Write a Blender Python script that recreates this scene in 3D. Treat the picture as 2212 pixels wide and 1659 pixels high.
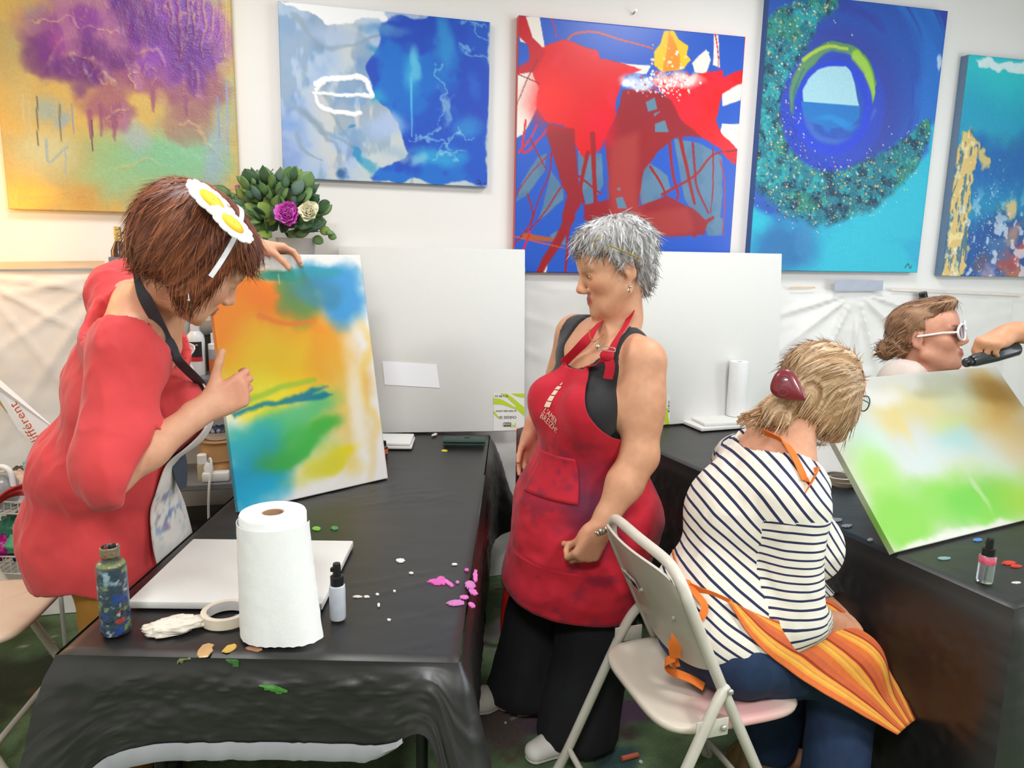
import bpy, bmesh, math, random
import numpy as np
from mathutils import Matrix, Vector

for o in list(bpy.data.objects):
    bpy.data.objects.remove(o)
S = bpy.context.scene
COL = S.collection
random.seed(7)
RNG = np.random.default_rng(11)

# ------------------------------------------------------------------ camera
FPX, PITCH, ROLL, CAM_H = 1600.0, math.radians(10.5), math.radians(1.15), 1.55
FWD = np.array([0, math.cos(PITCH), -math.sin(PITCH)])
_r0 = np.array([1.0, 0, 0])
_u0 = np.cross(_r0, FWD)
RGT = math.cos(ROLL) * _r0 + math.sin(ROLL) * _u0
UPV = -math.sin(ROLL) * _r0 + math.cos(ROLL) * _u0
EYE = np.array([0, 0, CAM_H])
cam_data = bpy.data.cameras.new('camera')
cam_data.sensor_width = 36.0
cam_data.lens = 36.0 * FPX / 2212.0
cam_data.clip_start = 0.05
cam = bpy.data.objects.new('camera', cam_data)
COL.objects.link(cam)
cam.matrix_world = Matrix(((RGT[0], UPV[0], -FWD[0], EYE[0]), (RGT[1], UPV[1], -FWD[1], EYE[1]),
                           (RGT[2], UPV[2], -FWD[2], EYE[2]), (0, 0, 0, 1)))
S.camera = cam

# ------------------------------------------------------------------ world, lamps, exposure
S.view_settings.view_transform = 'Standard'
S.view_settings.look = 'None'
S.view_settings.gamma = 1.0
S.view_settings.use_curve_mapping = False
S.view_settings.exposure = 0.02
S.cycles.max_bounces = 5
S.cycles.diffuse_bounces = 3
S.cycles.glossy_bounces = 3
S.cycles.transmission_bounces = 5
S.cycles.caustics_reflective = False
S.cycles.caustics_refractive = False
world = bpy.data.worlds.new('daylight')
S.world = world
world.use_nodes = True
bg = world.node_tree.nodes['Background']
bg.inputs[0].default_value = (0.90, 0.95, 1.0, 1)
bg.inputs[1].default_value = 0.60
WIN_POWER, CEIL_POWER, LAMP_POWER = 36.0, 20.0, 9.0

def area_light(name, loc, target, sx, sy, power, color):
    d = bpy.data.lights.new(name, 'AREA')
    d.shape = 'RECTANGLE'; d.size = sx; d.size_y = sy; d.energy = power; d.color = color
    o = bpy.data.objects.new(name, d); COL.objects.link(o)
    o.location = loc
    o.rotation_euler = (Vector(target) - Vector(loc)).to_track_quat('-Z', 'Y').to_euler()
    return o
# daylight through the shop window high on the right-hand side of the room
area_light('window_daylight', (3.35, 1.7, 1.75), (0.2, 2.3, 1.2), 1.5, 1.7, WIN_POWER, (0.86, 0.93, 1.0))

# ------------------------------------------------------------------ picture <-> place helpers (design aid: real positions)
def ray(x, y):
    return FWD + (x - 1106) / FPX * RGT + (829.5 - y) / FPX * UPV
def on_plane(x, y, p0, n):
    d = ray(x, y)
    return EYE + d * (np.dot(np.asarray(p0, float) - EYE, n) / np.dot(d, n))
def at(x, y, Y):
    return on_plane(x, y, (0, Y, 0), np.array([0, 1.0, 0]))
def on_z(x, y, z):
    return on_plane(x, y, (0, 0, z), np.array([0, 0, 1.0]))
PHI = math.radians(14)
WALL_N = np.array([-math.sin(PHI), math.cos(PHI), 0])      # points away from the room
WALL_X = np.array([math.cos(PHI), math.sin(PHI), 0])
WALL_P = np.array([-0.1, 3.38, 0])
def on_wall(x, y, off=0.0):
    return on_plane(x, y, WALL_P - WALL_N * off, WALL_N)
def wall_y(X):
    return WALL_P[1] + (X - WALL_P[0]) * math.tan(PHI)

# ------------------------------------------------------------------ noise
def _hash(ix, iy, iz, seed):
    n = (ix * 374761393 + iy * 668265263 + iz * 2147483647 + seed * 1274126177) & 0x7fffffff
    n = ((n ^ (n >> 13)) * 1274126177) & 0x7fffffff
    n = (n ^ (n >> 16)) & 0xffff
    return n / 32767.5 - 1.0
def vnoise(P, seed=0):
    P = np.asarray(P, float)
    I = np.floor(P).astype(np.int64); F = P - I
    F = F * F * (3 - 2 * F)
    out = 0
    for dx in (0, 1):
        wx = F[..., 0] if dx else 1 - F[..., 0]
        for dy in (0, 1):
            wy = F[..., 1] if dy else 1 - F[..., 1]
            for dz in (0, 1):
                wz = F[..., 2] if dz else 1 - F[..., 2]
                out = out + wx * wy * wz * _hash(I[..., 0] + dx, I[..., 1] + dy, I[..., 2] + dz, seed)
    return out
def fbm(P, octaves=4, seed=0):
    P = np.asarray(P, float); s = 0; a = 0.5
    for k in range(octaves):
        s = s + a * vnoise(P * (2.03 ** k) + 17.3 * k, seed + k); a *= 0.5
    return s
def smooth(a, b, x):
    t = np.clip((x - a) / (b - a), 0, 1)
    return t * t * (3 - 2 * t)
def lin(c):
    c = np.clip(np.asarray(c, float), 0, 1)
    return np.where(c <= 0.04045, c / 12.92, ((c + 0.055) / 1.055) ** 2.4)
def rgb(r, g, b):
    return tuple(lin(np.array([r, g, b]) / 255.0))

# ------------------------------------------------------------------ materials
MATS = {}
def mat(name, color=(0.8, 0.8, 0.8), rough=0.6, metal=0.0, var=0.06, scale=12.0, bump=0.0, bscale=60.0,
        trans=0.0, ior=1.45, coat=0.0, sheen=0.0, spec=0.5, emit=None, vcol=False, sss=0.0, stretch=None, alpha=1.0):
    """one node material: base colour (or colour attribute) varied by noise, with noise bump"""
    if name in MATS:
        return MATS[name]
    m = bpy.data.materials.new(name); m.use_nodes = True
    nt = m.node_tree; N = nt.nodes; L = nt.links
    b = N['Principled BSDF']
    tc = N.new('ShaderNodeTexCoord')
    co = tc.outputs['Object']
    if stretch:
        mp = N.new('ShaderNodeMapping'); mp.inputs['Scale'].default_value = stretch
        L.new(co, mp.inputs[0]); co = mp.outputs[0]
    nz = N.new('ShaderNodeTexNoise'); nz.inputs['Scale'].default_value = scale; nz.inputs['Detail'].default_value = 2
    L.new(co, nz.inputs['Vector'])
    mr = N.new('ShaderNodeMapRange'); mr.inputs[1].default_value = 0.25; mr.inputs[2].default_value = 0.75
    mr.inputs[3].default_value = 1 - var; mr.inputs[4].default_value = 1 + var
    L.new(nz.outputs[0], mr.inputs[0])
    mix = N.new('ShaderNodeMix'); mix.data_type = 'RGBA'; mix.blend_type = 'MULTIPLY'; mix.inputs[0].default_value = 1.0
    if vcol:
        at_ = N.new('ShaderNodeAttribute'); at_.attribute_name = 'Col'
        L.new(at_.outputs['Color'], mix.inputs[6])
    else:
        mix.inputs[6].default_value = (*color, 1)
    L.new(mr.outputs[0], mix.inputs[7])
    L.new(mix.outputs[2], b.inputs['Base Color'])
    b.inputs['Roughness'].default_value = rough
    b.inputs['Metallic'].default_value = metal
    b.inputs['IOR'].default_value = ior
    b.inputs['Specular IOR Level'].default_value = spec
    b.inputs['Transmission Weight'].default_value = trans
    b.inputs['Coat Weight'].default_value = coat
    b.inputs['Sheen Weight'].default_value = sheen
    b.inputs['Alpha'].default_value = alpha
    if sss:
        b.inputs['Subsurface Weight'].default_value = sss
        b.inputs['Subsurface Radius'].default_value = (0.012, 0.005, 0.003)
        b.inputs['Subsurface Scale'].default_value = 0.6
    if emit:
        b.inputs['Emission Color'].default_value = (*emit[0], 1); b.inputs['Emission Strength'].default_value = emit[1]
    if bump:
        n2 = N.new('ShaderNodeTexNoise'); n2.inputs['Scale'].default_value = bscale; n2.inputs['Detail'].default_value = 2
        L.new(co, n2.inputs['Vector'])
        bp = N.new('ShaderNodeBump'); bp.inputs['Strength'].default_value = min(1.0, bump * 2); bp.inputs['Distance'].default_value = 0.004 * bump * 4
        L.new(n2.outputs[0], bp.inputs['Height']); L.new(bp.outputs[0], b.inputs['Normal'])
    MATS[name] = m
    return m

# ------------------------------------------------------------------ objects
def tag(o, label=None, cat=None, group=None, kind=None):
    if label: o['label'] = label
    if cat: o['category'] = cat
    if group: o['group'] = group
    if kind: o['kind'] = kind
    return o
def thing(name, label, cat, loc=(0, 0, 0), group=None):
    o = bpy.data.objects.new(name, None); COL.objects.link(o)
    o.location = tuple(loc); o.empty_display_size = 0.05
    return tag(o, label, cat, group)
def link(name, me, material=None, parent=None, smoothed=True, label=None):
    o = bpy.data.objects.new(name, me); COL.objects.link(o)
    if material is not None and not me.materials:
        me.materials.append(material)
    if smoothed and len(me.polygons):
        me.polygons.foreach_set('use_smooth', np.ones(len(me.polygons), bool))
    if parent is not None:
        o.parent = parent
        if parent.type == 'EMPTY' and not parent.get('_local'):
            o.matrix_parent_inverse = Matrix.Translation(-parent.location)
    if label: o['label'] = label
    return o
def mesh(name, V, F, col=None):
    """mesh from numpy verts and a list/array of faces (all quads or all tris, or mixed list)"""
    me = bpy.data.meshes.new(name)
    V = np.asarray(V, np.float32)
    if isinstance(F, np.ndarray):
        k = F.shape[1]; nf = len(F)
        me.vertices.add(len(V)); me.vertices.foreach_set('co', V.ravel())
        me.loops.add(nf * k); me.loops.foreach_set('vertex_index', F.astype(np.int32).ravel())
        me.polygons.add(nf)
        me.polygons.foreach_set('loop_start', np.arange(0, nf * k, k, dtype=np.int32))
        me.polygons.foreach_set('loop_total', np.full(nf, k, np.int32))
        me.update(calc_edges=True)
    else:
        me.from_pydata(V.tolist(), [], [list(map(int, f)) for f in F]); me.update()
    if col is not None:
        a = me.color_attributes.new('Col', 'FLOAT_COLOR', 'POINT')
        C = np.ones((len(V), 4), np.float32); C[:, :3] = col
        a.data.foreach_set('color', C.ravel())
    return me

class MB:
    """collects simple shapes; build() links them as one mesh object"""
    def __init__(s): s.v = []; s.f = []; s.n = 0
    def add(s, V, F):
        V = np.asarray(V, float); s.v.append(V); s.f += [[i + s.n for i in f] for f in F]; s.n += len(V); return s
    def box(s, c, d, R=None, bevel=0.0):
        c = np.asarray(c, float); h = np.asarray(d, float) / 2
        if bevel <= 0:
            V = np.array([[x, y, z] for x in (-1, 1) for y in (-1, 1) for z in (-1, 1)]) * h
            F = [(0, 1, 3, 2), (4, 6, 7, 5), (0, 4, 5, 1), (2, 3, 7, 6), (0, 2, 6, 4), (1, 5, 7, 3)]
        else:
            bm = bmesh.new(); bmesh.ops.create_cube(bm, size=1.0)
            for v in bm.verts: v.co = Vector((v.co.x * 2 * h[0], v.co.y * 2 * h[1], v.co.z * 2 * h[2]))
            bmesh.ops.bevel(bm, geom=list(bm.edges), offset=min(bevel, min(h) * 0.9), segments=2, profile=0.5, affect='EDGES')
            bm.verts.index_update()
            V = np.array([v.co[:] for v in bm.verts]); F = [[v.index for v in f.verts] for f in bm.faces]; bm.free()
        if R is not None: V = V @ np.asarray(R).T
        return s.add(V + c, F)
    def tube(s, pts, r, seg=10, caps=True, closed=False):
        pts = np.asarray(pts, float); n = len(pts)
        r = np.full(n, r, float) if np.isscalar(r) else np.asarray(r, float)
        T = np.zeros_like(pts)
        for i in range(n):
            a = pts[(i - 1) % n if closed else max(i - 1, 0)]; b = pts[(i + 1) % n if closed else min(i + 1, n - 1)]
            t = b - a; T[i] = t / (np.linalg.norm(t) + 1e-12)
        u = np.cross(T[0], [0, 0, 1.0])
        if np.linalg.norm(u) < 1e-3: u = np.cross(T[0], [0, 1.0, 0])
        u /= np.linalg.norm(u); V = []
        ang = np.arange(seg) * 2 * math.pi / seg
        for i in range(n):
            u = u - T[i] * np.dot(u, T[i]); u /= np.linalg.norm(u) + 1e-12
            w = np.cross(T[i], u)
            V.append(pts[i] + r[i] * (np.cos(ang)[:, None] * u + np.sin(ang)[:, None] * w))
        V = np.concatenate(V); F = []
        for i in range(n if closed else n - 1):
            j = (i + 1) % n
            for k in range(seg):
                F.append((i * seg + k, i * seg + (k + 1) % seg, j * seg + (k + 1) % seg, j * seg + k))
        if caps and not closed:
            F.append(tuple(range(seg))[::-1]); F.append(tuple((n - 1) * seg + k for k in range(seg)))
        return s.add(V, F)
    def lathe(s, prof, c=(0, 0, 0), seg=24, R=None, caps=True):
        """prof: list of (radius, z)"""
        c = np.asarray(c, float); V = []; F = []
        ang = np.arange(seg) * 2 * math.pi / seg
        for (r, z) in prof:
            V.append(np.stack([np.cos(ang) * r, np.sin(ang) * r, np.full(seg, z)], 1))
        V = np.concatenate(V); n = len(prof)
        for i in range(n - 1):
            for k in range(seg):
                F.append((i * seg + k, i * seg + (k + 1) % seg, (i + 1) * seg + (k + 1) % seg, (i + 1) * seg + k))
        if caps:
            F.append(tuple(range(seg))[::-1]); F.append(tuple((n - 1) * seg + k for k in range(seg)))
        if R is not None: V = V @ np.asarray(R).T
        return s.add(V + c, F)
    def ball(s, c, r, seg=12, R=None):
        r = np.array([r] * 3 if np.isscalar(r) else r, float); rings = seg // 2
        prof = [(math.sin(math.pi * i / rings), -math.cos(math.pi * i / rings)) for i in range(rings + 1)]
        prof[0] = (1e-4, -1); prof[-1] = (1e-4, 1)
        t = MB().lathe(prof, seg=seg, caps=False); V = np.concatenate(t.v) * r
        if R is not None: V = V @ np.asarray(R).T
        return s.add(V + np.asarray(c, float), t.f)
    def sheet(s, G, thick=0.0):
        """grid (n,m,3) of points -> surface, optionally with thickness along its normals"""
        G = np.asarray(G, float); n, m = G.shape[:2]
        idx = np.arange(n * m).reshape(n, m)
        q = np.stack([idx[:-1, :-1], idx[:-1, 1:], idx[1:, 1:], idx[1:, :-1]], -1).reshape(-1, 4)
        V = G.reshape(-1, 3)
        if thick <= 0: return s.add(V, q.tolist())
        du = np.gradient(G, axis=0); dv = np.gradient(G, axis=1); nn = np.cross(du, dv); nn /= np.linalg.norm(nn, axis=-1, keepdims=True) + 1e-12
        W = (G + nn * thick).reshape(-1, 3); F = q.tolist() + (q[:, ::-1] + n * m).tolist()
        b = np.concatenate([idx[0, :], idx[1:, -1], idx[-1, ::-1][1:], idx[::-1, 0][1:-1]])
        for i in range(len(b)):
            a, c = int(b[i]), int(b[(i + 1) % len(b)])
            F.append((c, a, a + n * m, c + n * m))
        return s.add(np.concatenate([V, W]), F)
    def prism(s, poly, O, X, Y, h):
        """2-D polygon extruded by h along X x Y; O origin, X,Y axes"""
        O, X, Y = (np.asarray(a, float) for a in (O, X, Y)); Z = np.cross(X, Y); p = np.asarray(poly, float); n = len(p)
        B = O + p[:, :1] * X + p[:, 1:] * Y; V = np.concatenate([B, B + Z * h])
        F = [tuple(range(n))[::-1], tuple(range(n, 2 * n))] + [(i, (i + 1) % n, n + (i + 1) % n, n + i) for i in range(n)]
        return s.add(V, F)
    def build(s, name, material, parent=None, smoothed=True, label=None, fix=True):
        me = mesh(name, np.concatenate(s.v), s.f)
        if fix:
            bm = bmesh.new(); bm.from_mesh(me); bmesh.ops.recalc_face_normals(bm, faces=bm.faces); bm.to_mesh(me); bm.free()
        o = link(name, me, material, parent, smoothed, label)
        if smoothed:
            try: me.set_sharp_from_angle(angle=math.radians(42))
            except Exception: pass
        return o

def copy_tree(o, parent=None):
    c = o.copy(); COL.objects.link(c); c.parent = parent
    for ch in o.children: copy_tree(ch, c)
    return c
def rotz(a):
    c, s_ = math.cos(a), math.sin(a); return np.array([[c, -s_, 0], [s_, c, 0], [0, 0, 1.0]])
def frame_from(f, up=(0, 0, 1)):
    """columns right, forward, up for a forward vector"""
    f = np.asarray(f, float); f = f / np.linalg.norm(f); r = np.cross(f, np.asarray(up, float)); r /= np.linalg.norm(r)
    return np.stack([r, f, np.cross(r, f)], 1)
def spline(P, n=24, closed=False):
    """Catmull-Rom through control points"""
    P = np.asarray(P, float); k = len(P); out = []
    segs = k if closed else k - 1
    for i in range(segs):
        p0 = P[(i - 1) % k] if closed or i > 0 else 2 * P[0] - P[1]
        p1, p2 = P[i], P[(i + 1) % k]
        p3 = P[(i + 2) % k] if closed or i + 2 < k else 2 * P[-1] - P[-2]
        m = max(2, n // segs)
        t = np.linspace(0, 1, m, endpoint=False)[:, None]
        out.append(0.5 * ((2 * p1) + (p2 - p0) * t + (2 * p0 - 5 * p1 + 4 * p2 - p3) * t ** 2 + (-p0 + 3 * p1 - 3 * p2 + p3) * t ** 3))
    if not closed: out.append(P[-1:])
    return np.concatenate(out)
def text_mesh(body, size, align='LEFT', depth=0.0003, shear=0.0):
    cu = bpy.data.curves.new('lettering', 'FONT'); cu.body = body; cu.size = size; cu.align_x = align; cu.extrude = depth
    cu.shear = shear; cu.resolution_u = 2
    o = bpy.data.objects.new('tmp', cu); COL.objects.link(o)
    dg = bpy.context.evaluated_depsgraph_get()
    me = bpy.data.meshes.new_from_object(o.evaluated_get(dg)); bpy.data.objects.remove(o); bpy.data.curves.remove(cu)
    return me
def lettering(body, size, O, X, Y, material, parent, align='LEFT', sx=1.0, shear=0.0, name='lettering'):
    me = text_mesh(body, size, align, shear=shear)
    X, Y = np.asarray(X, float), np.asarray(Y, float); X = X / np.linalg.norm(X); Y = Y / np.linalg.norm(Y); Z = np.cross(X, Y)
    V = np.zeros(len(me.vertices) * 3); me.vertices.foreach_get('co', V); V = V.reshape(-1, 3)
    W = np.asarray(O, float) + V[:, :1] * sx * X + V[:, 1:2] * Y + V[:, 2:] * Z
    me.vertices.foreach_set('co', W.astype(np.float32).ravel()); me.update(); me.materials.clear()
    return link(name, me, material, parent, False)

# ================================================================== the room
WHITE_WALL = mat('wall_paint', rgb(240, 237, 232), 0.85, var=0.02, scale=3, bump=0.05, bscale=90)
def grid_mesh(A, B, f, col=None):
    a, b = np.meshgrid(A, B, indexing='ij'); P = f(a, b); n, m = a.shape
    idx = np.arange(n * m).reshape(n, m)
    q = np.stack([idx[:-1, :-1], idx[1:, :-1], idx[1:, 1:], idx[:-1, 1:]], -1).reshape(-1, 4)
    return P.reshape(-1, 3), q, a, b
# floor: worn green carpet with spilled paint
fx = np.concatenate([[-4, -3, -2.2], np.linspace(-1.9, 2.0, 250), [2.6, 3.3, 4.2]])
fy = np.concatenate([[-2.5, -1, 0.5], np.linspace(1.3, 3.5, 145), [3.8, 4.6]])
V, Q, fa, fb = grid_mesh(fx, fy, lambda a, b: np.stack([a, b, np.zeros_like(a)], -1))
P2 = np.stack([fa, fb, 0 * fa], -1)
C = np.zeros(fa.shape + (3,)); n1 = fbm(P2 * 3, 4, 1)[..., None]; n2 = fbm(P2 * 22, 3, 5)[..., None]
C[:] = np.array([112, 138, 96.]) + n1 * np.array([40, 44, 34]) + n2 * np.array([26, 30, 20])
def stain(px, py, r, colr, soft=0.5, seed=0, ell=1.0, ang=0.0, dots=False):
    global C
    c = on_z(px, py, 0)[:2]
    dx, dy = fa - c[0], fb - c[1]
    x = dx * math.cos(ang) + dy * math.sin(ang); y = -dx * math.sin(ang) + dy * math.cos(ang)
    d = np.sqrt(x ** 2 + (y * ell) ** 2) / r + 0.9 * fbm(P2 * 9, 4, seed)
    m = 1 - smooth(1 - soft, 1.0, d)
    if dots: m = m * smooth(0.0, 0.25, fbm(P2 * 40, 3, seed + 9))
    C = C * (1 - m[..., None]) + np.array(colr, float) * m[..., None]
stain(1095, 1360, 0.13, (190, 175, 185), 0.7, 3)
stain(1075, 1395, 0.10, (150, 140, 140), 0.9, 4, dots=True)
stain(1160, 1560, 0.42, (118, 100, 108), 0.35, 8, 6.0, 0.18)
stain(1330, 1545, 0.35, (112, 84, 104), 0.4, 9, 5.0, 0.18)
stain(1080, 1565, 0.14, (120, 105, 100), 0.6, 12)
stain(1150, 1520, 0.06, (88, 92, 30), 0.5, 13); stain(1185, 1580, 0.055, (50, 78, 30), 0.6, 14)
stain(1330, 1640, 0.10, (60, 88, 84), 0.6, 15); stain(1350, 1590, 0.08, (70, 55, 56), 0.9, 16)
stain(1310, 1600, 0.03, (40, 60, 38), 0.6, 17); stain(300, 1500, 0.3, (70, 62, 40), 0.9, 18)
stain(60, 1450, 0.4, (52, 60, 40), 0.9, 19); stain(1100, 1640, 0.08, (110, 80, 70), 0.9, 20, dots=True)
spot = fbm(P2 * 34, 2, 77); m = smooth(0.46, 0.52, spot)[..., None]; hue = fbm(P2 * 5, 2, 31)[..., None]
C = C * (1 - m) + m * np.where(hue > 0.1, np.array([200, 190, 175.]), np.where(hue > -0.1, np.array([120, 60, 55.]), np.array([80, 80, 130.])))
floor = tag(link('floor', mesh('floor', V, Q, lin(C.reshape(-1, 3) / 255)), mat('carpet', vcol=True, rough=0.95, var=0.18, scale=160, bump=0.5, bscale=320), smoothed=False), kind='structure')

def wall_pt(a, z, off=0.0):
    return WALL_P + WALL_X * a + np.array([0, 0, z]) - WALL_N * off
CEIL = 2.95
def wall_box(name, a0, a1, z0, z1, o0, o1, m):
    b = MB(); V = [wall_pt(a, z, o) for a in (a0, a1) for o in (o0, o1) for z in (z0, z1)]
    b.add(V, [(0, 1, 3, 2), (4, 6, 7, 5), (0, 4, 5, 1), (2, 3, 7, 6), (0, 2, 6, 4), (1, 5, 7, 3)])
    return tag(b.build(name, m, smoothed=False), kind='structure')
wall_box('wall_back', -3.0, 3.6, 0, CEIL, 0.0, -0.12, WHITE_WALL)
wall_box('wall_left', -3.12, -3.0, 0, CEIL, -0.12, 5.0, WHITE_WALL)
wall_box('wall_right', 3.6, 3.72, 0, CEIL, -0.12, 5.0, WHITE_WALL)
wall_box('wall_front', -3.12, 3.72, 0, CEIL, 5.0, 5.12, mat('grey_wall_paint', rgb(150, 146, 140), 0.85, var=0.03))
wall_box('ceiling', -3.12, 3.72, CEIL, CEIL + 0.1, -0.12, 5.0, WHITE_WALL)
# daylight window in the right-hand wall
w1 = wall_box('window_1', 3.575, 3.60, 0.90, 2.60, 1.2, 2.9, mat('window_frame_paint', rgb(235, 235, 232), 0.5))
for o0_, o1_ in ((1.26, 2.02), (2.08, 2.84)):
    b = MB(); V = [wall_pt(a, z, o) for a in (3.566, 3.574) for o in (o0_, o1_) for z in (0.96, 2.54)]
    b.add(V, [(0, 1, 3, 2), (4, 6, 7, 5), (0, 4, 5, 1), (2, 3, 7, 6), (0, 2, 6, 4), (1, 5, 7, 3)]).build('pane', mat('bright_pane', rgb(240, 245, 255), 0.2, emit=((0.86, 0.93, 1.0), 1.2)), w1, False)
def px_a(px, py, off=0.0):
    """wall coordinates (along, up) of a picture point"""
    p = on_wall(px, py, off); return float(np.dot(p - WALL_P, WALL_X)), float(p[2])

# ceiling lamps of the studio; row away from the paintings is added fill
for i, (a, o_) in enumerate(((-1.2, 1.2), (1.0, 1.2), (-1.2, 3.8), (1.0, 3.8))):
    p = wall_pt(a, CEIL - 0.02, o_)
    t = thing('ceiling_lamp', ['flat white ceiling lamp panel above the left table', 'flat white ceiling lamp panel above the right table',
        'added flat white fill lamp panel on the left, away from the paintings', 'added flat white fill lamp panel on the right, away from the paintings'][i], 'lamp', p, 'ceiling lamp panels')
    MB().box(p, (0.62, 0.62, 0.03), rotz(PHI), 0.006).build('frame', mat('lamp_frame', rgb(225, 225, 225), 0.5), t)
    MB().box(p - [0, 0, 0.016], (0.56, 0.56, 0.006), rotz(PHI)).build('diffuser', mat('lamp_diffuser', rgb(255, 255, 250), 0.5, emit=((1, 0.97, 0.93), 3.0)), t)
    area_light('lamp_light', tuple(p - [0, 0, 0.05]), tuple(p - [0, 0, 1]), 0.56, 0.56, CEIL_POWER * (1.0 if o_ < 2 else 3.0), (0.965, 0.98, 1.0))
# warm lamp on the wall just left of the purple painting
lp = wall_pt(*px_a(-110, 440), 0.16)
t = thing('wall_lamp', 'warm glowing lamp on the wall left of the purple painting', 'lamp', lp)
MB().lathe([(0.05, 0), (0.05, 0.012), (0.012, 0.02), (0.012, 0.13)], lp + WALL_N * 0.155, 20, R=np.stack([WALL_X, [0, 0, 1], -WALL_N], 1)).build('arm', mat('brass', rgb(170, 140, 80), 0.35, 0.9), t)
MB().lathe([(0.035, 0.07), (0.075, -0.07), (0.073, -0.07), (0.033, 0.069)], lp, 24, caps=False).build('shade', mat('lamp_shade', rgb(245, 225, 180), 0.8, trans=0.3), t)
MB().ball(lp, 0.028, 14).build('bulb', mat('warm_bulb', (1, 0.8, 0.5), 0.5, emit=((1.0, 0.62, 0.22), 12.0)), t)
d = bpy.data.lights.new('warm_glow', 'POINT'); d.energy = LAMP_POWER; d.color = (1.0, 0.50, 0.12); d.shadow_soft_size = 0.09
o = bpy.data.objects.new('warm_glow', d); COL.objects.link(o); o.location = tuple(lp - WALL_N * 0.14 - [0, 0, 0.02]) ; o.parent = t; o.matrix_parent_inverse = Matrix.Translation(-Vector(lp))

# ------------------------------------------------------------------ plastic sheet taped over the lower wall
pts_top = [px_a(-300, 590), px_a(0, 583), px_a(225, 583), px_a(700, 600), px_a(1130, 606), px_a(1720, 622), px_a(1900, 628), px_a(2212, 638), px_a(2600, 650)]
ta, tz = np.array(pts_top).T
A = np.linspace(-2.4, 2.9, 340); B = np.linspace(0, 1, 100)
tapes = [px_a(1848, 628), px_a(-60, 590), px_a(250, 585), px_a(2330, 640), px_a(900, 600)]
def sheet_pt(a, b):
    top = np.interp(a, ta, tz); z = top * (1 - b) + 0.004 * b
    fold = np.zeros_like(a)
    for i, (pa, pz) in enumerate(tapes):
        da, dz = a - pa, z - pz; r = np.hypot(da, dz); th = np.arctan2(da, -dz)
        w = np.exp(-((da) / 0.55) ** 2) * smooth(0.0, 0.18, r) * np.exp(-r / 1.0)
        ridge = np.abs(np.sin(th * (7.0 + i) + 1.3 * i + 0.6 * vnoise(np.stack([th * 3, r * 1.2, 0 * r + i], -1), i)))
        fold += w * (0.030 if i == 0 else 0.018) * (1 - ridge) ** 3.0
    P = np.stack([a * 3, z * 3, 0 * a], -1)
    fold += 0.010 * fbm(P, 4, 3) + 0.012 * np.abs(fbm(P * np.array([0.8, 2.2, 1]), 4, 9)) * (b > 0.02)
    off = 0.012 + np.clip(fold, -0.006, 0.07) + 0.06 * b ** 3
    return WALL_P + a[..., None] * WALL_X + z[..., None] * np.array([0, 0, 1.0]) - off[..., None] * WALL_N
V, Q, _, _ = grid_mesh(A, B, sheet_pt)
o = link('plastic_sheet', mesh('plastic_sheet', V, Q), mat('plastic_film', rgb(232, 229, 224), 0.32, var=0.05, scale=5, bump=0.12, bscale=14, spec=0.5))
tag(o, 'off-white plastic sheeting taped over the lower wall behind the tables', 'plastic sheet')
def tape_on_wall(name, c0, c1, c2, c3, m, label, cat, off=0.016):
    P = [on_wall(*c, off) for c in (c0, c1, c2, c3)]
    G = np.array([[P[0] * (1 - u) + P[1] * u for u in np.linspace(0, 1, 14)], [P[3] * (1 - u) + P[2] * u for u in np.linspace(0, 1, 14)]])
    G = np.stack([G[0] * (1 - v) + G[1] * v for v in np.linspace(0, 1, 5)]); G -= 0.0025 * vnoise(G * 40, 4)[..., None] * WALL_N
    return tag(MB().sheet(G, 0.0012).build(name, m), label, cat)
tape_on_wall('tape_strip', (1804, 606), (1908, 606), (1906, 628), (1801, 629), mat('grey_tape', rgb(168, 175, 190), 0.45, bump=0.2, bscale=40), 'grey duct tape strip holding the plastic sheet below the round wave painting', 'tape', 0.045)
tape_on_wall('masking_tape', (-200, 568), (226, 563), (226, 578), (-200, 584), mat('masking_tape', rgb(226, 200, 166), 0.7, bump=0.1), 'long beige masking tape along the top of the plastic sheet at left', 'tape', 0.03)
tape_on_wall('masking_tape', (1708, 620), (1760, 619), (1762, 623), (1708, 624), mat('masking_tape'), 'short scrap of beige tape left of the grey duct tape', 'tape', 0.03)
tape_on_wall('masking_tape', (1925, 622), (2212, 634), (2212, 640), (1925, 628), mat('pale_tape', rgb(228, 218, 208), 0.7), 'thin beige tape right of the grey duct tape', 'tape', 0.03)
# nail and small marks on the wall
p = wall_pt(*px_a(1368, 30), 0.0)
MBn = MB().tube([p, p - WALL_N * 0.03 + [0, 0, 0.006]], 0.003, 8).lathe([(0.006, 0), (0.006, 0.002)], p - WALL_N * 0.03 + [0, 0, 0.006], 10, R=np.stack([WALL_X, [0, 0, 1], -WALL_N], 1))
tag(MBn.build('wall_hook', mat('steel', rgb(150, 150, 155), 0.35, 0.9)), 'small metal hook in the wall above the red painting', 'hook')
# black cable wrapped in tape running up behind the far woman
b = MB(); c0 = on_wall(1993, 632, 0.05); c1 = on_wall(2010, 900, 0.05)
b.tube(spline([c0, c0 * 0.95 + c1 * 0.05 + [0.004, 0, 0], c0 * 0.9 + c1 * 0.1 - [0.004, 0, 0], c0 * 0.5 + c1 * 0.5, c1], 20), [0.022, 0.024, 0.017, 0.02, 0.026] + [0.02] * 15 + [0.02] if False else 0.021, 10)
tag(b.build('cable', mat('black_cable', rgb(30, 32, 36), 0.35, bump=0.4, bscale=30)), 'black taped cable hanging on the wall behind the far seated woman', 'cable')

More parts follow.
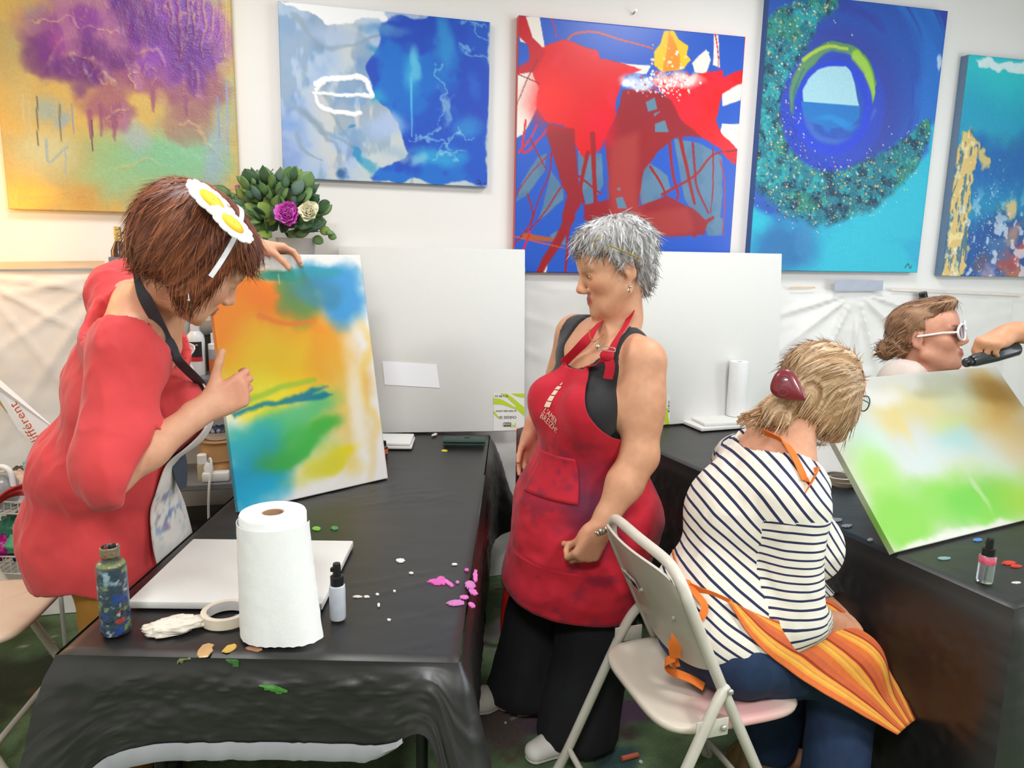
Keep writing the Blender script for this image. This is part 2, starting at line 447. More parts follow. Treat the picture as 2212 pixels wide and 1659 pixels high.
# ------------------------------------------------------------------ tables with black plastic cloths
BLACK_CLOTH = mat('black_plastic_cloth', rgb(30, 29, 29), 0.40, var=0.06, scale=9, bump=0.10, bscale=34, spec=0.85)
TT = 0.74
def table(name, label, cloth_label, O, ux, uy, L, W, skirt, flare, hem=None, corner=0.07, wr=1.0, seed=0):
    """O: near corner, ux: unit along length, uy: unit along width"""
    ux, uy = np.array([*ux, 0.0]), np.array([*uy, 0.0]); O = np.array([*O, 0.0])
    zt = TT - 0.012
    t = thing(name, label, 'table', O + ux * L / 2 + uy * W / 2)
    R = np.stack([ux, uy, [0, 0, 1]], 1)
    if np.linalg.det(R) < 0: R[:, 1] *= -1
    MB().box(O + ux * L / 2 + uy * W / 2 + [0, 0, zt - 0.02], (L - 0.03, W - 0.03, 0.036), R, 0.008).build('tabletop', mat('tabletop', rgb(200, 198, 192), 0.5), t)
    for i in (0.1, 0.9):
        for j in (0.12, 0.88):
            p = O + ux * L * i + uy * W * j
            MB().tube([p + [0, 0, zt - 0.04], p + [0, 0, 0.0]], 0.014, 10).build('leg', mat('table_leg', rgb(60, 60, 62), 0.4, 0.5), t)
    # cloth: top grid + skirt lofted round the perimeter
    nl, nw = int(L / 0.0125), int(W / 0.0125)
    Vt, Qt, a, b = grid_mesh(np.linspace(0, 1, nl), np.linspace(0, 1, nw), lambda a, b: O + (a * L)[..., None] * ux + (b * W)[..., None] * uy)
    P = Vt.reshape(nl, nw, 3).copy()
    e = np.minimum(np.minimum(a, 1 - a) * L, np.minimum(b, 1 - b) * W)
    q = P.copy(); q[..., 2] = seed
    wrk = 0.0016 * fbm(q * np.array([5, 13, 1]), 4, seed) + 0.0035 * np.clip(0.07 - np.abs(fbm(q @ rotz(0.5) * np.array([4, 15, 1]) + 5, 3, seed + 14)), 0, 1) * 10 * smooth(-0.05, 0.2, fbm(q * 3, 2, seed + 15)) + 0.0022 * np.abs(fbm(q * np.array([7, 22, 1]) + 3, 3, seed + 4)) * smooth(-0.1, 0.3, fbm(q * 2.1, 2, seed + 8))
    P[..., 2] = TT - 0.002 + wrk * wr * smooth(0, 0.05, e) - 0.006 * (1 - smooth(0, 0.012, e))
    Vt = P.reshape(-1, 3)
    o = link('tabletop_cloth', mesh(name, Vt, Qt), BLACK_CLOTH)
    # perimeter
    per = []; s_tot = 2 * (L + W)
    ns = int(s_tot / 0.011)
    S_ = np.arange(ns) * s_tot / ns
    corners = [0, L, L + W, 2 * L + W]
    pos = np.zeros((ns, 3)); nor = np.zeros((ns, 3))
    for i, s_ in enumerate(S_):
        if s_ < L: pos[i] = O + ux * s_; nor[i] = -uy
        elif s_ < L + W: pos[i] = O + ux * L + uy * (s_ - L); nor[i] = ux
        elif s_ < 2 * L + W: pos[i] = O + ux * (2 * L + W - s_) + uy * W; nor[i] = uy
        else: pos[i] = O + uy * (s_tot - s_); nor[i] = -ux
    rr = 0.05
    # soften corner directions
    for k in range(6): nor = (np.roll(nor, 1, 0) + nor + np.roll(nor, -1, 0)) / 3
    nor /= np.linalg.norm(nor, axis=1, keepdims=True)
    dc = np.min([np.minimum(np.abs(S_ - c), s_tot - np.abs(S_ - c)) for c in corners + [s_tot]], axis=0)
    dn = np.min([np.minimum(np.abs(S_ - c), s_tot - np.abs(S_ - c)) for c in [0, s_tot, L, L + W, 2 * L + W]], axis=0)
    drop = np.array([skirt(s_) for s_ in S_]); fl = np.array([flare(s_) for s_ in S_])
    T = np.linspace(0, 1, 56)
    G = np.zeros((ns, len(T), 3))
    cusp = np.exp(-dc / corner)
    for j, tt in enumerate(T):
        d = drop * tt
        fold = 0.010 * tt ** 0.6 * fbm(np.stack([S_ * 6, 0 * S_ + tt * 2, 0 * S_ + seed], -1), 3, seed + 2)
        out = 0.004 + 0.008 * smooth(0, 0.05, d) + fl * tt + cusp * np.where((S_ < 0.3) | (S_ > s_tot - 0.3), 0.10, 0.17) * tt ** 0.9 * np.clip(drop / 0.4, 0.4, 1) + fold * (1 + 2 * cusp)
        G[:, j] = pos + nor * out[:, None] + np.array([0, 0, 1.0]) * (TT - 0.006 - 0.004 * (tt > 0) - d)[:, None]
    Pn = G * np.array([12, 12, 14]); rot_ = Pn @ np.array([[0.8, 0, 0.6], [0, 1, 0], [-0.6, 0, 0.8]]) * np.array([0.5, 0.5, 1.6]); wr2 = 0.006 * np.clip(0.12 - np.abs(fbm(rot_ + seed, 3, seed + 6)), 0, 1) * 3 + 0.010 * np.clip(0.10 - np.abs(fbm(Pn * np.array([1.8, 1.8, 1.1]) + 9, 3, seed + 7)), 0, 1) * 3 + 0.004 * fbm(Pn * 2.3, 3, seed + 9)
    G += nor[:, None, :] * (wr2 * smooth(0, 0.25, T)[None, :])[..., None]
    G = np.concatenate([G, G[:1]], 0)
    n, m_ = G.shape[:2]; idx = np.arange(n * m_).reshape(n, m_)
    Qs = np.stack([idx[:-1, :-1], idx[:-1, 1:], idx[1:, 1:], idx[1:, :-1]], -1).reshape(-1, 4)
    bpy.data.objects.remove(o)
    me = mesh('tablecloth', np.concatenate([Vt, G.reshape(-1, 3)]), np.concatenate([Qt, Qs + len(Vt)]))
    oc = tag(link('tablecloth', me, BLACK_CLOTH), cloth_label, 'tablecloth')
    return t, oc, G, S_
# left table
T1O, T1L, T1W = (-0.895, 1.350), 1.805, 0.80
def sk1(s_):
    P_ = 2 * (T1L + T1W)
    # order: O->along length on the left (s 0..L), far end, right side back, near end
    if s_ < T1L: return 0.30 + 0.14 * math.exp(-s_ / 0.15)
    if s_ < T1L + T1W: return 0.2
    if s_ < 2 * T1L + T1W: return 0.42 + 0.20 * math.exp(-(2 * T1L + T1W - s_) / 0.15)
    u = s_ - (2 * T1L + T1W)           # near end from right to left
    return 0.165 - 0.045 * math.exp(-((u - 0.07) / 0.05) ** 2) + 0.45 * math.exp(-(u / 0.024) ** 2) + 0.22 * math.exp(-(T1W - u) / 0.055)
def fl1(s_):
    if s_ < T1L: return 0.02 + 0.04 * math.exp(-s_ / 0.2)
    if s_ < T1L + T1W: return 0.0
    if s_ < 2 * T1L + T1W: return 0.01
    return 0.02
t1, cloth1, G1, S1 = table('folding_table', 'long folding table on the left under a black plastic cloth', 'black plastic cloth with paint dabs over the left table',
    T1O, (0, 1), (1, 0), T1L, T1W, sk1, fl1, seed=2)
# pale underside hem turned up at the near end of the left cloth
sel = [i for i, s_ in enumerate(S1) if 2 * T1L + T1W + 0.10 < s_ < 2 * (T1L + T1W) - 0.02]
b = MB(); rows = []
for i in sel:
    top, bot = G1[i, -1], G1[i, -6]
    d_ = np.array([0, 0, -1.0]); w = 0.034 * min(1, (i - sel[0]) / 8 + 0.1)
    rows.append([top + [0, -0.003, 0.006], top + d_ * w * 0.5 + [0, -0.006, 0], top + d_ * w + [0, 0.0, 0]])
b.sheet(np.array(rows), 0.002)
b.build('hem', mat('cloth_underside', rgb(168, 168, 174), 0.5, bump=0.15, bscale=30), cloth1, label='pale grey hem turned out below the black cloth')
# right table
N2 = np.array([1.195, 1.625]); D2 = np.array([-0.414, 0.910]); D2 /= np.linalg.norm(D2); E2 = np.array([D2[1], -D2[0]])
T2L, T2W = 1.85, 0.76
def sk2(s_):
    return 0.69
def fl2(s_):
    P_ = 2 * (T2L + T2W)
    if s_ < T2L: return 0.04 + 0.05 * math.exp(-s_ / 0.3)
    return 0.02
t2, cloth2, G2, S2 = table('folding_table', 'long folding table on the right under a floor-length black cloth', 'floor-length black plastic cloth over the right table',
    N2, D2, E2, T2L, T2W, sk2, fl2, seed=5, corner=0.05, wr=0.6)

# paint dabs on the cloths
def dab(px, py, pts, colr, cloth=cloth1, z=None, seed=0, h=0.0005, label=None):
    """irregular flat paint patch; pts in picture pixels relative to (px,py)"""
    z = TT + 0.0012 if z is None else z
    P = np.array([on_z(px + x, py + y, z)[:2] for x, y in pts]); P = spline(P, 4 * len(P), True)
    c = P.mean(0); P = c + (P - c) * (1 + 0.10 * RNG.normal(size=(len(P), 1)))
    n = len(P); V = np.concatenate([np.c_[P, np.full(n, z - 0.002)], np.c_[c + (P - c) * 0.92, np.full(n, z + h)], [[*c, z + h * 1.4]]])
    F = [(i, (i + 1) % n, n + (i + 1) % n, n + i) for i in range(n)] + [(n + i, n + (i + 1) % n, 2 * n) for i in range(n)]
    key = 'paint_%d_%d_%d' % colr
    MB().add(V, F).build('paint_mark', mat(key, rgb(*colr), 0.35, var=0.12, scale=40), cloth, label=label)
def ell(w, h, n=7, rot=0.0):
    return [(w * math.cos(2 * math.pi * i / n) * math.cos(rot) - h * math.sin(2 * math.pi * i / n) * math.sin(rot),
             w * math.cos(2 * math.pi * i / n) * math.sin(rot) + h * math.sin(2 * math.pi * i / n) * math.cos(rot)) for i in range(n)]
dab(445, 1404, [(-18, 12), (-8, -12), (17, -12), (4, 12)], (196, 160, 110)); dab(497, 1399, [(-17, 7), (-2, -7), (17, -7), (4, 7)], (205, 170, 85))
dab(549, 1401, [(-18, 0), (-10, -5), (17, -4), (8, 6)], (165, 120, 90)); dab(683, 1141, ell(9, 4), (120, 180, 70)); dab(723, 1140, ell(8, 4), (70, 140, 80))
for x, y, w, h, r in ((945, 1256, 20, 6, .1), (968, 1258, 14, 4, .6), (953, 1249, 9, 5, 0), (1016, 1263, 12, 9, .2), (1022, 1278, 10, 6, .3), (1003, 1289, 10, 4, 0), (985, 1301, 20, 6, -.05), (1027, 1243, 5, 14, 0), (1008, 1230, 5, 3, 0), (988, 1257, 4, 3, 0), (1019, 1306, 8, 5, .5)):
    dab(x, y, ell(w, h, 7, r), random.choice(((206, 104, 178), (208, 84, 168), (190, 112, 172))))
for x, y, w, h in ((815, 1283, 4, 2), (772, 1288, 10, 2), (792, 1288, 6, 2), (818, 1306, 3, 4), (852, 1276, 3, 2), (865, 1210, 10, 4), (960, 973, 7, 2), (888, 1237, 5, 2), (982, 1218, 6, 2), (840, 1338, 4, 2)):
    dab(x, y, ell(w, h, 6), (225, 222, 216) if x != 960 else (225, 205, 60))
for x, y in ((492, 1310), (372, 1352), (512, 1330), (575, 1160)):
    dab(x, y, ell(6, 3, 6), random.choice(((70, 110, 180), (170, 60, 40))))
for x, y, w, h, c_ in ((1800, 1122, 22, 4, (190, 195, 205)), (1830, 1135, 12, 3, (180, 185, 195)), (2180, 1215, 16, 4, (190, 50, 35)), (2112, 1165, 10, 3, (70, 120, 190)), (2195, 1222, 12, 3, (190, 50, 35)), (1880, 1165, 6, 3, (200, 205, 210)), (2195, 1258, 10, 2, (215, 210, 200)), (2040, 1205, 14, 3, (120, 150, 150))):
    dab(x, y, ell(w, h, 7), c_, cloth2)
# green smears on the hanging near end of the left cloth
def smear(px, py, pts, colr):
    g = G1.reshape(-1, 3); w = g - EYE; iz = w @ FWD; ix = 1106 + FPX * (w @ RGT) / iz; iy = 829.5 - FPX * (w @ UPV) / iz
    def hit(x, y): return g[np.argsort((ix - x) ** 2 + (iy - y) ** 2 + 1e4 * (g[:, 1] > 1.5))[:3]].mean(0) + [0, -0.0035, 0.001]
    Pp = spline(np.array(pts, float), 5 * len(pts), True); cpx = Pp.mean(0); n = len(Pp)
    P = np.array([hit(px + x, py + y) for x, y in Pp]); Pm = np.array([hit(px + cpx[0] + (x - cpx[0]) * .5, py + cpx[1] + (y - cpx[1]) * .5) for x, y in Pp]); c = hit(px + cpx[0], py + cpx[1])
    MB().add(np.concatenate([P + [0, 0.004, 0], P, Pm - [0, .0008, 0], [c - [0, .001, 0]]]), [(i, (i + 1) % n, n + (i + 1) % n, n + i) for i in range(n)] + [(n + i, n + (i + 1) % n, 2 * n + (i + 1) % n, 2 * n + i) for i in range(n)] + [(2 * n + i, 2 * n + (i + 1) % n, 3 * n) for i in range(n)]).build('paint_mark', mat('green_smear_%d' % colr[1], rgb(*colr), 0.4, var=0.25, scale=60), cloth1)
smear(502, 1424, [(-14, -10), (8, -6), (16, 2), (8, 16), (-6, 2)], (60, 110, 50)); smear(398, 1420, [(-16, 14), (-6, -4), (14, -10), (2, 6)], (110, 120, 70)); smear(592, 1487, [(-28, -8), (6, -4), (28, 6), (10, 10), (-14, 2)], (70, 130, 55))

# ================================================================== chairs
CREAM = mat('cream_enamel', rgb(205, 199, 186), 0.38, var=0.05, scale=20, coat=0.2)
def folding_chair(label, paint=CREAM, group=None, pink=True):
    t = thing('folding_chair', label, 'chair', (0, 0, 0), group); t['_local'] = 1
    r = 0.0135
    # frame: inverted U, down both sides to the front feet
    side = lambda s_: [(s_ * 0.235, 0.20, 0.012), (s_ * 0.228, 0.165, 0.06), (s_ * 0.205, -0.06, 0.53), (s_ * 0.205, -0.160, 0.745)]
    L_ = side(-1); R_ = side(1)
    top = [(-0.195, -0.180, 0.80), (-0.165, -0.190, 0.835), (-0.12, -0.194, 0.848), (0, -0.200, 0.852), (0.12, -0.194, 0.848), (0.165, -0.190, 0.835), (0.195, -0.180, 0.80)]
    MB().tube(spline(L_ + top + R_[::-1], 120), r, 12).build('back_frame', paint, t)
    for s_ in (-1, 1):
        MB().tube(spline([(s_ * 0.232, -0.33, 0.012), (s_ * 0.228, -0.28, 0.10), (s_ * 0.225, -0.15, 0.40), (s_ * 0.222, -0.105, 0.50), (s_ * 0.215, -0.075, 0.545), (s_ * 0.207, -0.062, 0.552)], 36), r, 12).build('leg', paint, t)
        MB().box((s_ * 0.222, -0.10, 0.462), (0.004, 0.085, 0.045), None, 0.002).build('bracket', paint, t)
        for (y, z) in ((-0.125, 0.468), (-0.072, 0.462), (-0.062, 0.552)):
            MB().ball((s_ * 0.228, y, z), (0.006, 0.008, 0.008), 10).build('rivet', mat('rivet', rgb(190, 188, 180), 0.35, 0.6), t)
        MB().lathe([(0.017, 0), (0.018, 0.004), (0.016, 0.03)], (s_ * 0.235, 0.203, 0), 12).build('foot_cap', mat('foot_cap', rgb(190, 185, 172), 0.6), t)
        MB().lathe([(0.017, 0), (0.018, 0.004), (0.016, 0.03)], (s_ * 0.232, -0.332, 0), 12).build('foot_cap', mat('foot_cap'), t)
    MB().tube([(-0.228, -0.27, 0.12), (0.228, -0.27, 0.12)], 0.009, 10).build('stretcher', paint, t)
    MB().tube([(-0.224, 0.13, 0.135), (0.224, 0.13, 0.135)], 0.009, 10).build('stretcher', paint, t)
    # back panel, curved, bottom edge bowed
    U = np.linspace(-1, 1, 25); W_ = np.linspace(0, 1, 9); G = np.zeros((9, 25, 3))
    for i, w in enumerate(W_):
        for j, u in enumerate(U):
            ed = 1 - (abs(u) ** 5) * 0.35 if w > 0.85 else 1
            z0 = 0.575 + 0.045 * (1 - abs(u) ** 2.0) - 0.045 * 1; z1 = 0.836 - 0.03 * abs(u) ** 6
            z0 = 0.545 + 0.05 * abs(u) ** 2.2
            z = z0 + (z1 - z0) * w; y = -0.065 - (z - 0.53) * 0.46 - 0.030 * (1 - u * u) - 0.003
            G[i, j] = (u * (0.198 - 0.02 * max(0, w - 0.8) * 5 * abs(u) ** 8), y, z)
    MB().sheet(G, 0.006).build('backrest', mat('panel_enamel', rgb(196, 190, 178), 0.42, var=0.04, scale=15, coat=0.15), t)
    for u, z in ((-0.13, 0.70), (0.0, 0.712), (0.13, 0.70)):
        y = -0.065 - (z - 0.53) * 0.46 - 0.030 * (1 - (u / 0.198) ** 2) - 0.004
        MB().lathe([(0.006, 0), (0.005, 0.003), (0.001, 0.004)], (u, y, z), 10, R=np.array([[1, 0, 0], [0, 0.5, -0.87], [0, 0.87, 0.5]])).build('rivet', mat('rivet'), t)
    # sticker on the outside of the back
    O_ = np.array([-0.035, -0.065 - 0.19 * 0.46 - 0.030 - 0.0105, 0.72]); X_ = np.array([1, 0.02, 0.0]); Y_ = np.array([0, -0.48, 0.88])
    st = MB().prism([(-0.045, -0.02), (0.03, -0.02), (0.03, 0.02), (-0.045, 0.02)], O_, X_, Y_, 0.0006).build('sticker', mat('sticker_white', rgb(235, 235, 232), 0.5), t, False, label='white label sticker with a dark printed block')
    MB().prism([(-0.005, -0.015), (0.026, -0.015), (0.026, 0.006), (-0.005, 0.006)], O_ + [0, -0.0008, 0], X_, Y_, 0.0006).build('print', mat('print_black', rgb(35, 35, 38), 0.6), st, False)
    for k in range(3):
        MB().prism([(-0.04, -0.006 + k * 0.007), (-0.012, -0.006 + k * 0.007), (-0.012, -0.004 + k * 0.007), (-0.04, -0.004 + k * 0.007)], O_ + [0, -0.0008, 0], X_, Y_, 0.0006).build('print', mat('print_black'), st, False)
    # seat pan
    n = 64; th = np.linspace(0, 2 * math.pi, n, endpoint=False)
    def ring(sx, sy, z, p=4.5):
        c, s_ = np.cos(th), np.sin(th)
        return np.stack([np.sign(c) * np.abs(c) ** (2 / p) * sx, np.sign(s_) * np.abs(s_) ** (2 / p) * sy - 0.005, np.full(n, z)], 1)
    rings = [ring(0.196, 0.196, 0.430), ring(0.203, 0.203, 0.436), ring(0.205, 0.205, 0.446), ring(0.200, 0.200, 0.4535), ring(0.185, 0.185, 0.4545), ring(0.12, 0.12, 0.449), ring(0.01, 0.01, 0.447)]
    V = np.concatenate(rings); F = [(i * n + k, i * n + (k + 1) % n, (i + 1) * n + (k + 1) % n, (i + 1) * n + k) for i in range(len(rings) - 1) for k in range(n)]
    F += [tuple(range(n))[::-1], tuple((len(rings) - 1) * n + k for k in range(n))]
    c0 = np.array([214, 203, 186.]); col = np.tile(c0, (len(V), 1))
    if pink:
        dd = np.hypot((V[:, 0] - 0.15) / 0.22, (V[:, 1] - 0.02) / 0.18); m = (1 - smooth(0.2, 1.0, dd))[:, None]
        col = col * (1 - 0.75 * m) + np.array([236, 168, 168.]) * 0.75 * m
    me = mesh('seat', V, F, lin(col / 255)); link('seat', me, mat('seat_enamel', vcol=True, rough=0.4, var=0.03, coat=0.15), t)
    return t
ch1 = folding_chair('cream metal folding chair under the woman in the striped top')
HEAD = math.radians(17)
ch1.location = (0.510, 1.785, 0); ch1.rotation_euler = (0, 0, HEAD - math.pi / 2)
ch2 = folding_chair('cream folding chair at the left edge with a paint-smeared seat', pink=False)
p = on_z(-58, 1318, 0.45); ch2.location = (p[0], p[1], 0); ch2.rotation_euler = (0, 0, math.radians(-82))
for o_ in list(ch2.children):
    if o_.name.startswith('seat'):
        cc = o_.data; Vv = np.zeros(len(cc.vertices) * 3); cc.vertices.foreach_get('co', Vv); Vv = Vv.reshape(-1, 3)
        col = np.tile(np.array([222, 196, 172.]), (len(Vv), 1)); m = smooth(0.1, 0.35, fbm(Vv * np.array([20, 20, 1]), 3, 4))[:, None] * 0.5
        col = col * (1 - m) + m * np.array([200, 150, 150.])
        a_ = np.ones((len(Vv), 4), np.float32); a_[:, :3] = lin(col / 255); cc.color_attributes['Col'].data.foreach_set('color', a_.ravel())
# red tubular chair behind the standing woman, mostly hidden
RED = mat('red_enamel', rgb(205, 28, 26), 0.3, var=0.05, coat=0.4)
rc = np.array([0.225, 2.86, 0])
t = thing('tubular_chair', 'red tubular metal chair behind the woman in the red apron', 'chair', rc)
for s_ in (-1, 1):
    x = rc[0] + s_ * 0.19
    MB().tube(spline([(x, rc[1] + 0.16, 0.80), (x, rc[1] + 0.14, 0.45), (x - 0.012, rc[1] - 0.14, 0.40), (x - 0.03, rc[1] - 0.17, 0.34), (x - 0.05, rc[1] - 0.18, 0.10), (x - 0.035, rc[1] - 0.17, 0.035), (x + 0.01, rc[1] - 0.12, 0.014), (x + 0.01, rc[1] + 0.2, 0.014)], 70), 0.0125, 12).build('side_frame', RED, t)
MB().box((rc[0], rc[1], 0.432), (0.37, 0.34, 0.03), None, 0.012).build('seat', RED, t)
MB().box((rc[0], rc[1] + 0.165, 0.70), (0.37, 0.02, 0.2), None, 0.008).build('backrest', RED, t)
# black bag standing behind her
bp = np.array([0.14, 3.02, 0])
t = thing('bag', 'black shopping bag standing on the red chair behind the woman in the apron', 'bag', (rc[0], rc[1], 0.448))
MB().box((rc[0] - 0.03, rc[1] + 0.03, 0.448 + 0.19), (0.33, 0.16, 0.38), rotz(0.1), 0.02).build('body', mat('black_bag', rgb(44, 45, 48), 0.5, var=0.2, bump=0.3, bscale=15), t)
for y in (-0.04, 0.06):
    MB().tube(spline([(rc[0] - 0.10, rc[1] + y, 0.82), (rc[0] - 0.08, rc[1] + y, 0.92), (rc[0] + 0.02, rc[1] + y, 0.92), (rc[0] + 0.04, rc[1] + y, 0.82)], 16), 0.007, 8).build('handle', mat('black_bag'), t)

# ================================================================== metal shelving unit by the wall
SH = 0.40
GREY = mat('grey_metal', rgb(128, 129, 130), 0.45, 0.25, var=0.06)
def shelf_pt(px, py, off): return on_wall(px, py, off)
a0 = px_a(232, 600, SH)[0]; a1 = (-0.935 + 0.1) / math.cos(PHI)
ztop = float(on_wall(228, 555, SH)[2])
zs = [ztop - 0.03, float(on_wall(470, 818, SH)[2]), float(on_wall(470, 1046, SH)[2]), 0.12]
t = thing('shelf_unit', 'grey metal shelving unit with bottles and boxes behind the woman in red', 'shelf', wall_pt((a0 + a1) / 2, 0, SH / 2 + 0.04))
Rw = np.stack([WALL_X, WALL_N, [0, 0, 1]], 1)
for a in (a0 + 0.01, a1 - 0.01):
    for off in (SH, 0.09):
        s_ = 1 if a < (a0 + a1) / 2 else -1; q = -1 if off == SH else 1
        b = MB().box(wall_pt(a + s_ * 0.016, ztop / 2, off), (0.034, 0.003, ztop), Rw).box(wall_pt(a, ztop / 2, off + q * 0.016), (0.003, 0.034, ztop), Rw)
        b.build('post', GREY, t, False)
        for k in range(6):
            MB().lathe([(0.006, 0), (0.005, 0.003)], wall_pt(a + s_ * 0.016, ztop - 0.02 - 0.27 * k, off - q * 0.002 if q > 0 else off + 0.0018), 8, R=np.stack([WALL_X, [0, 0, 1], -WALL_N], 1)).build('bolt', mat('steel'), t)
for z in zs:
    ex = 0.20 if z == zs[0] else 0.0
    MB().box(wall_pt((a0 + a1 + ex) / 2, z - 0.012, (SH + 0.09) / 2 + (0.05 if ex else 0)), (a1 - a0 + ex, SH - 0.10 - (0.08 if ex else 0), 0.024), Rw, 0.003).build('shelf_board', GREY, t, False)
zs = [z for z in zs]

# ================================================================== blank canvases and table-top things
CANVAS = mat('primed_canvas', rgb(228, 227, 222), 0.8, var=0.015, scale=200, bump=0.12, bscale=500)
def slab(name, corner, X, Y, w, h, th, m, label, cat, parent=None):
    """canvas: corner = lower left front, X right, Y up, thickness goes behind (along -(X x Y))"""
    X = np.asarray(X, float) / np.linalg.norm(X); Y = np.asarray(Y, float) / np.linalg.norm(Y); Z = np.cross(X, Y)
    o = MB().box(np.asarray(corner) + X * w / 2 + Y * h / 2 - Z * th / 2, (w, h, th), np.stack([X, Y, Z], 1), 0.004).build(name, m, parent)
    return tag(o, label, cat) if parent is None else o
# blank canvas left, leaning on the wall
bl = on_z(1133, 931, TT + 0.006); xdir = np.array([math.cos(0.14), math.sin(0.14), 0]); C1W = 0.80
blc = bl - xdir * C1W
lean = np.array([-math.sin(0.14) * 0.10, math.cos(0.14) * 0.10, 0.78]); lean /= np.linalg.norm(lean)
t = thing('blank_canvas', 'large blank white canvas with green label leaning behind the left table', 'canvas', blc + xdir * 0.4)
slab('canvas', blc, xdir, lean, C1W, 0.80, 0.018, CANVAS, None, None, t)
nz = np.cross(xdir, lean)
def c1p(px, py, lift=0.0): return on_plane(px, py, blc + nz * lift, nz)
G4 = [c1p(826, 780, 0.001), c1p(943, 787, 0.001), c1p(950, 838, 0.001), c1p(831, 831, 0.001)]
b = MB(); b.add(np.array(G4 + [g + nz * 0.0012 for g in G4]), [(0, 1, 2, 3), (7, 6, 5, 4), (0, 4, 5, 1), (1, 5, 6, 2), (2, 6, 7, 3), (3, 7, 4, 0)])
tag(b.build('paper_sheet', mat('bright_paper', rgb(252, 252, 255), 0.6, var=0.01), None, False), 'small sheet of white paper stuck on the left blank canvas', 'paper')
LIME = mat('lime_print', rgb(185, 208, 40), 0.55, var=0.03); PRINT = mat('dark_print', rgb(70, 70, 62), 0.6); LABELW = mat('label_white', rgb(226, 226, 220), 0.5, var=0.02)
lw, lh = 0.138, 0.165
lo = blc + xdir * (C1W - lw - 0.001) + lean * 0.003 + nz * 0.0008
lab = MB().prism([(0, 0), (lw, 0), (lw, lh), (0, lh)], lo, xdir, lean, 0.0006).build('label', LABELW, t, False, label='white and lime green product label, printed upside down')
def band(pts, m=LIME, l=0.0014): MB().prism([(x * lw, (1 - y) * lh) for x, y in pts], lo + nz * l, xdir, lean, 0.0003).build('print', m, lab, False)
band([(0, .12), (0, .28), (.3, .30), (.55, .37), (.78, .45), (1, .62), (1, .38), (.6, .1), (.42, 0), (.22, 0), (.42, .1), (.72, .33), (.74, .37), (.68, .36), (.4, .22), (.2, .14)][::-1])
band([(.56, 0), (.8, .09), (1, .12), (1, 0)][::-1]); band([(0, .47), (.02, .46), (.14, .60), (.2, .66), (.12, .64), (0, .53)][::-1])
band([(.32, .78), (.56, .78), (.56, .89), (.32, .89)][::-1], PRINT)
X_, Y_ = -xdir, -lean
def ltext(s_, x, y, size, m=PRINT, sx=1.0): lettering(s_, size, lo + xdir * lw * x + lean * lh * (1 - y) + nz * 0.0022, X_, Y_, m, lab, sx=sx)
ltext('80 x 80 cm', .47, .045, .013, sx=1.0); ltext('3D STRETCHED CANVAS', .74, .445, .0105, sx=.78); ltext('CHÂSSIS 3D', .745, .605, .0165, sx=.93); ltext('onali', .55, .80, .020, LABELW, 1.0); ltext('M', .735, .785, .030, LIME, 1.1)
# blank canvas right
bl2 = on_z(1425, 919, TT + 0.006); br2 = on_z(1562, 908, TT + 0.006); x2 = br2 - bl2; x2[2] = 0; x2 /= np.linalg.norm(x2)
x2 = np.array([math.cos(0.36), math.sin(0.36), 0]); pr = on_plane(1707, 600, bl2, np.cross(x2, [0, 0, 1.0]))
W2_ = float(np.dot(pr - bl2, x2)); bl2c = bl2 + x2 * (W2_ - 0.80)
lean2 = np.array([-math.sin(0.36) * 0.07, math.cos(0.36) * 0.07, 0.79]); lean2 /= np.linalg.norm(lean2); nz2 = np.cross(x2, lean2)
t = thing('blank_canvas', 'large blank white canvas leaning behind the right table', 'canvas', bl2c + x2 * 0.4)
slab('canvas', bl2c, x2, lean2, 0.80, 0.80, 0.018, CANVAS, None, None, t)
p0 = on_plane(1447, 916, bl2, nz2); u0 = float(np.dot(p0 - bl2c, x2)) - 0.14
lo = bl2c + x2 * u0 + lean2 * 0.003 + nz2 * 0.0008; lw = 0.14; lh = 0.135
lab = MB().prism([(0, 0), (lw, 0), (lw, lh), (0, lh)], lo, x2, lean2, 0.0006).build('label', LABELW, t, False, label='white and lime green product label turned on its side')
for pts in ([(0, .1), (.55, .1), (.6, .0), (.78, 0), (.62, .45), (.2, 1), (0, 1)], [(.82, .45), (.90, .42), (.92, .75), (.98, 1), (.80, 1), (.78, .8), (.5, 1), (.4, 1), (.75, .62)]):
    MB().prism([(x * lw, (1 - y) * lh) for x, y in pts][::-1], lo + nz2 * 0.0014, x2, lean2, 0.0003).build('print', LIME, lab, False)
lettering('80 x 80 cm', .012, lo + x2 * lw * .97 + lean2 * lh * .42 + nz2 * 0.002, lean2, -x2, PRINT, lab)

def flat_canvas(label, p0, xd, w, d, th=0.018, z=TT + 0.003, name='blank_canvas'):
    xd = np.array([*xd, 0.0]) / np.linalg.norm(xd); yd = np.array([-xd[1], xd[0], 0])
    o = MB().box(np.array([p0[0], p0[1], z + th / 2]) + xd * w / 2 + yd * d / 2, (w, d, th), np.stack([xd, yd, [0, 0, 1.0]], 1), 0.004).build(name, CANVAS)
    return tag(o, label, 'canvas')
flat_canvas('blank white canvas lying flat on the left table behind the paper roll', on_z(276, 1318, TT)[:2], (1, 0.02), 0.43, 0.36, 0.018)
p = on_z(800, 972, TT); flat_canvas('small white canvas board lying behind the held painting, lower one', p[:2], (1, 0.05), 0.165, 0.16, 0.012, TT + 0.003); flat_canvas('small white canvas board lying behind the held painting, upper one', p[:2] + np.array([-0.004, 0.006]), (1, 0.03), 0.162, 0.158, 0.012, TT + 0.0155)
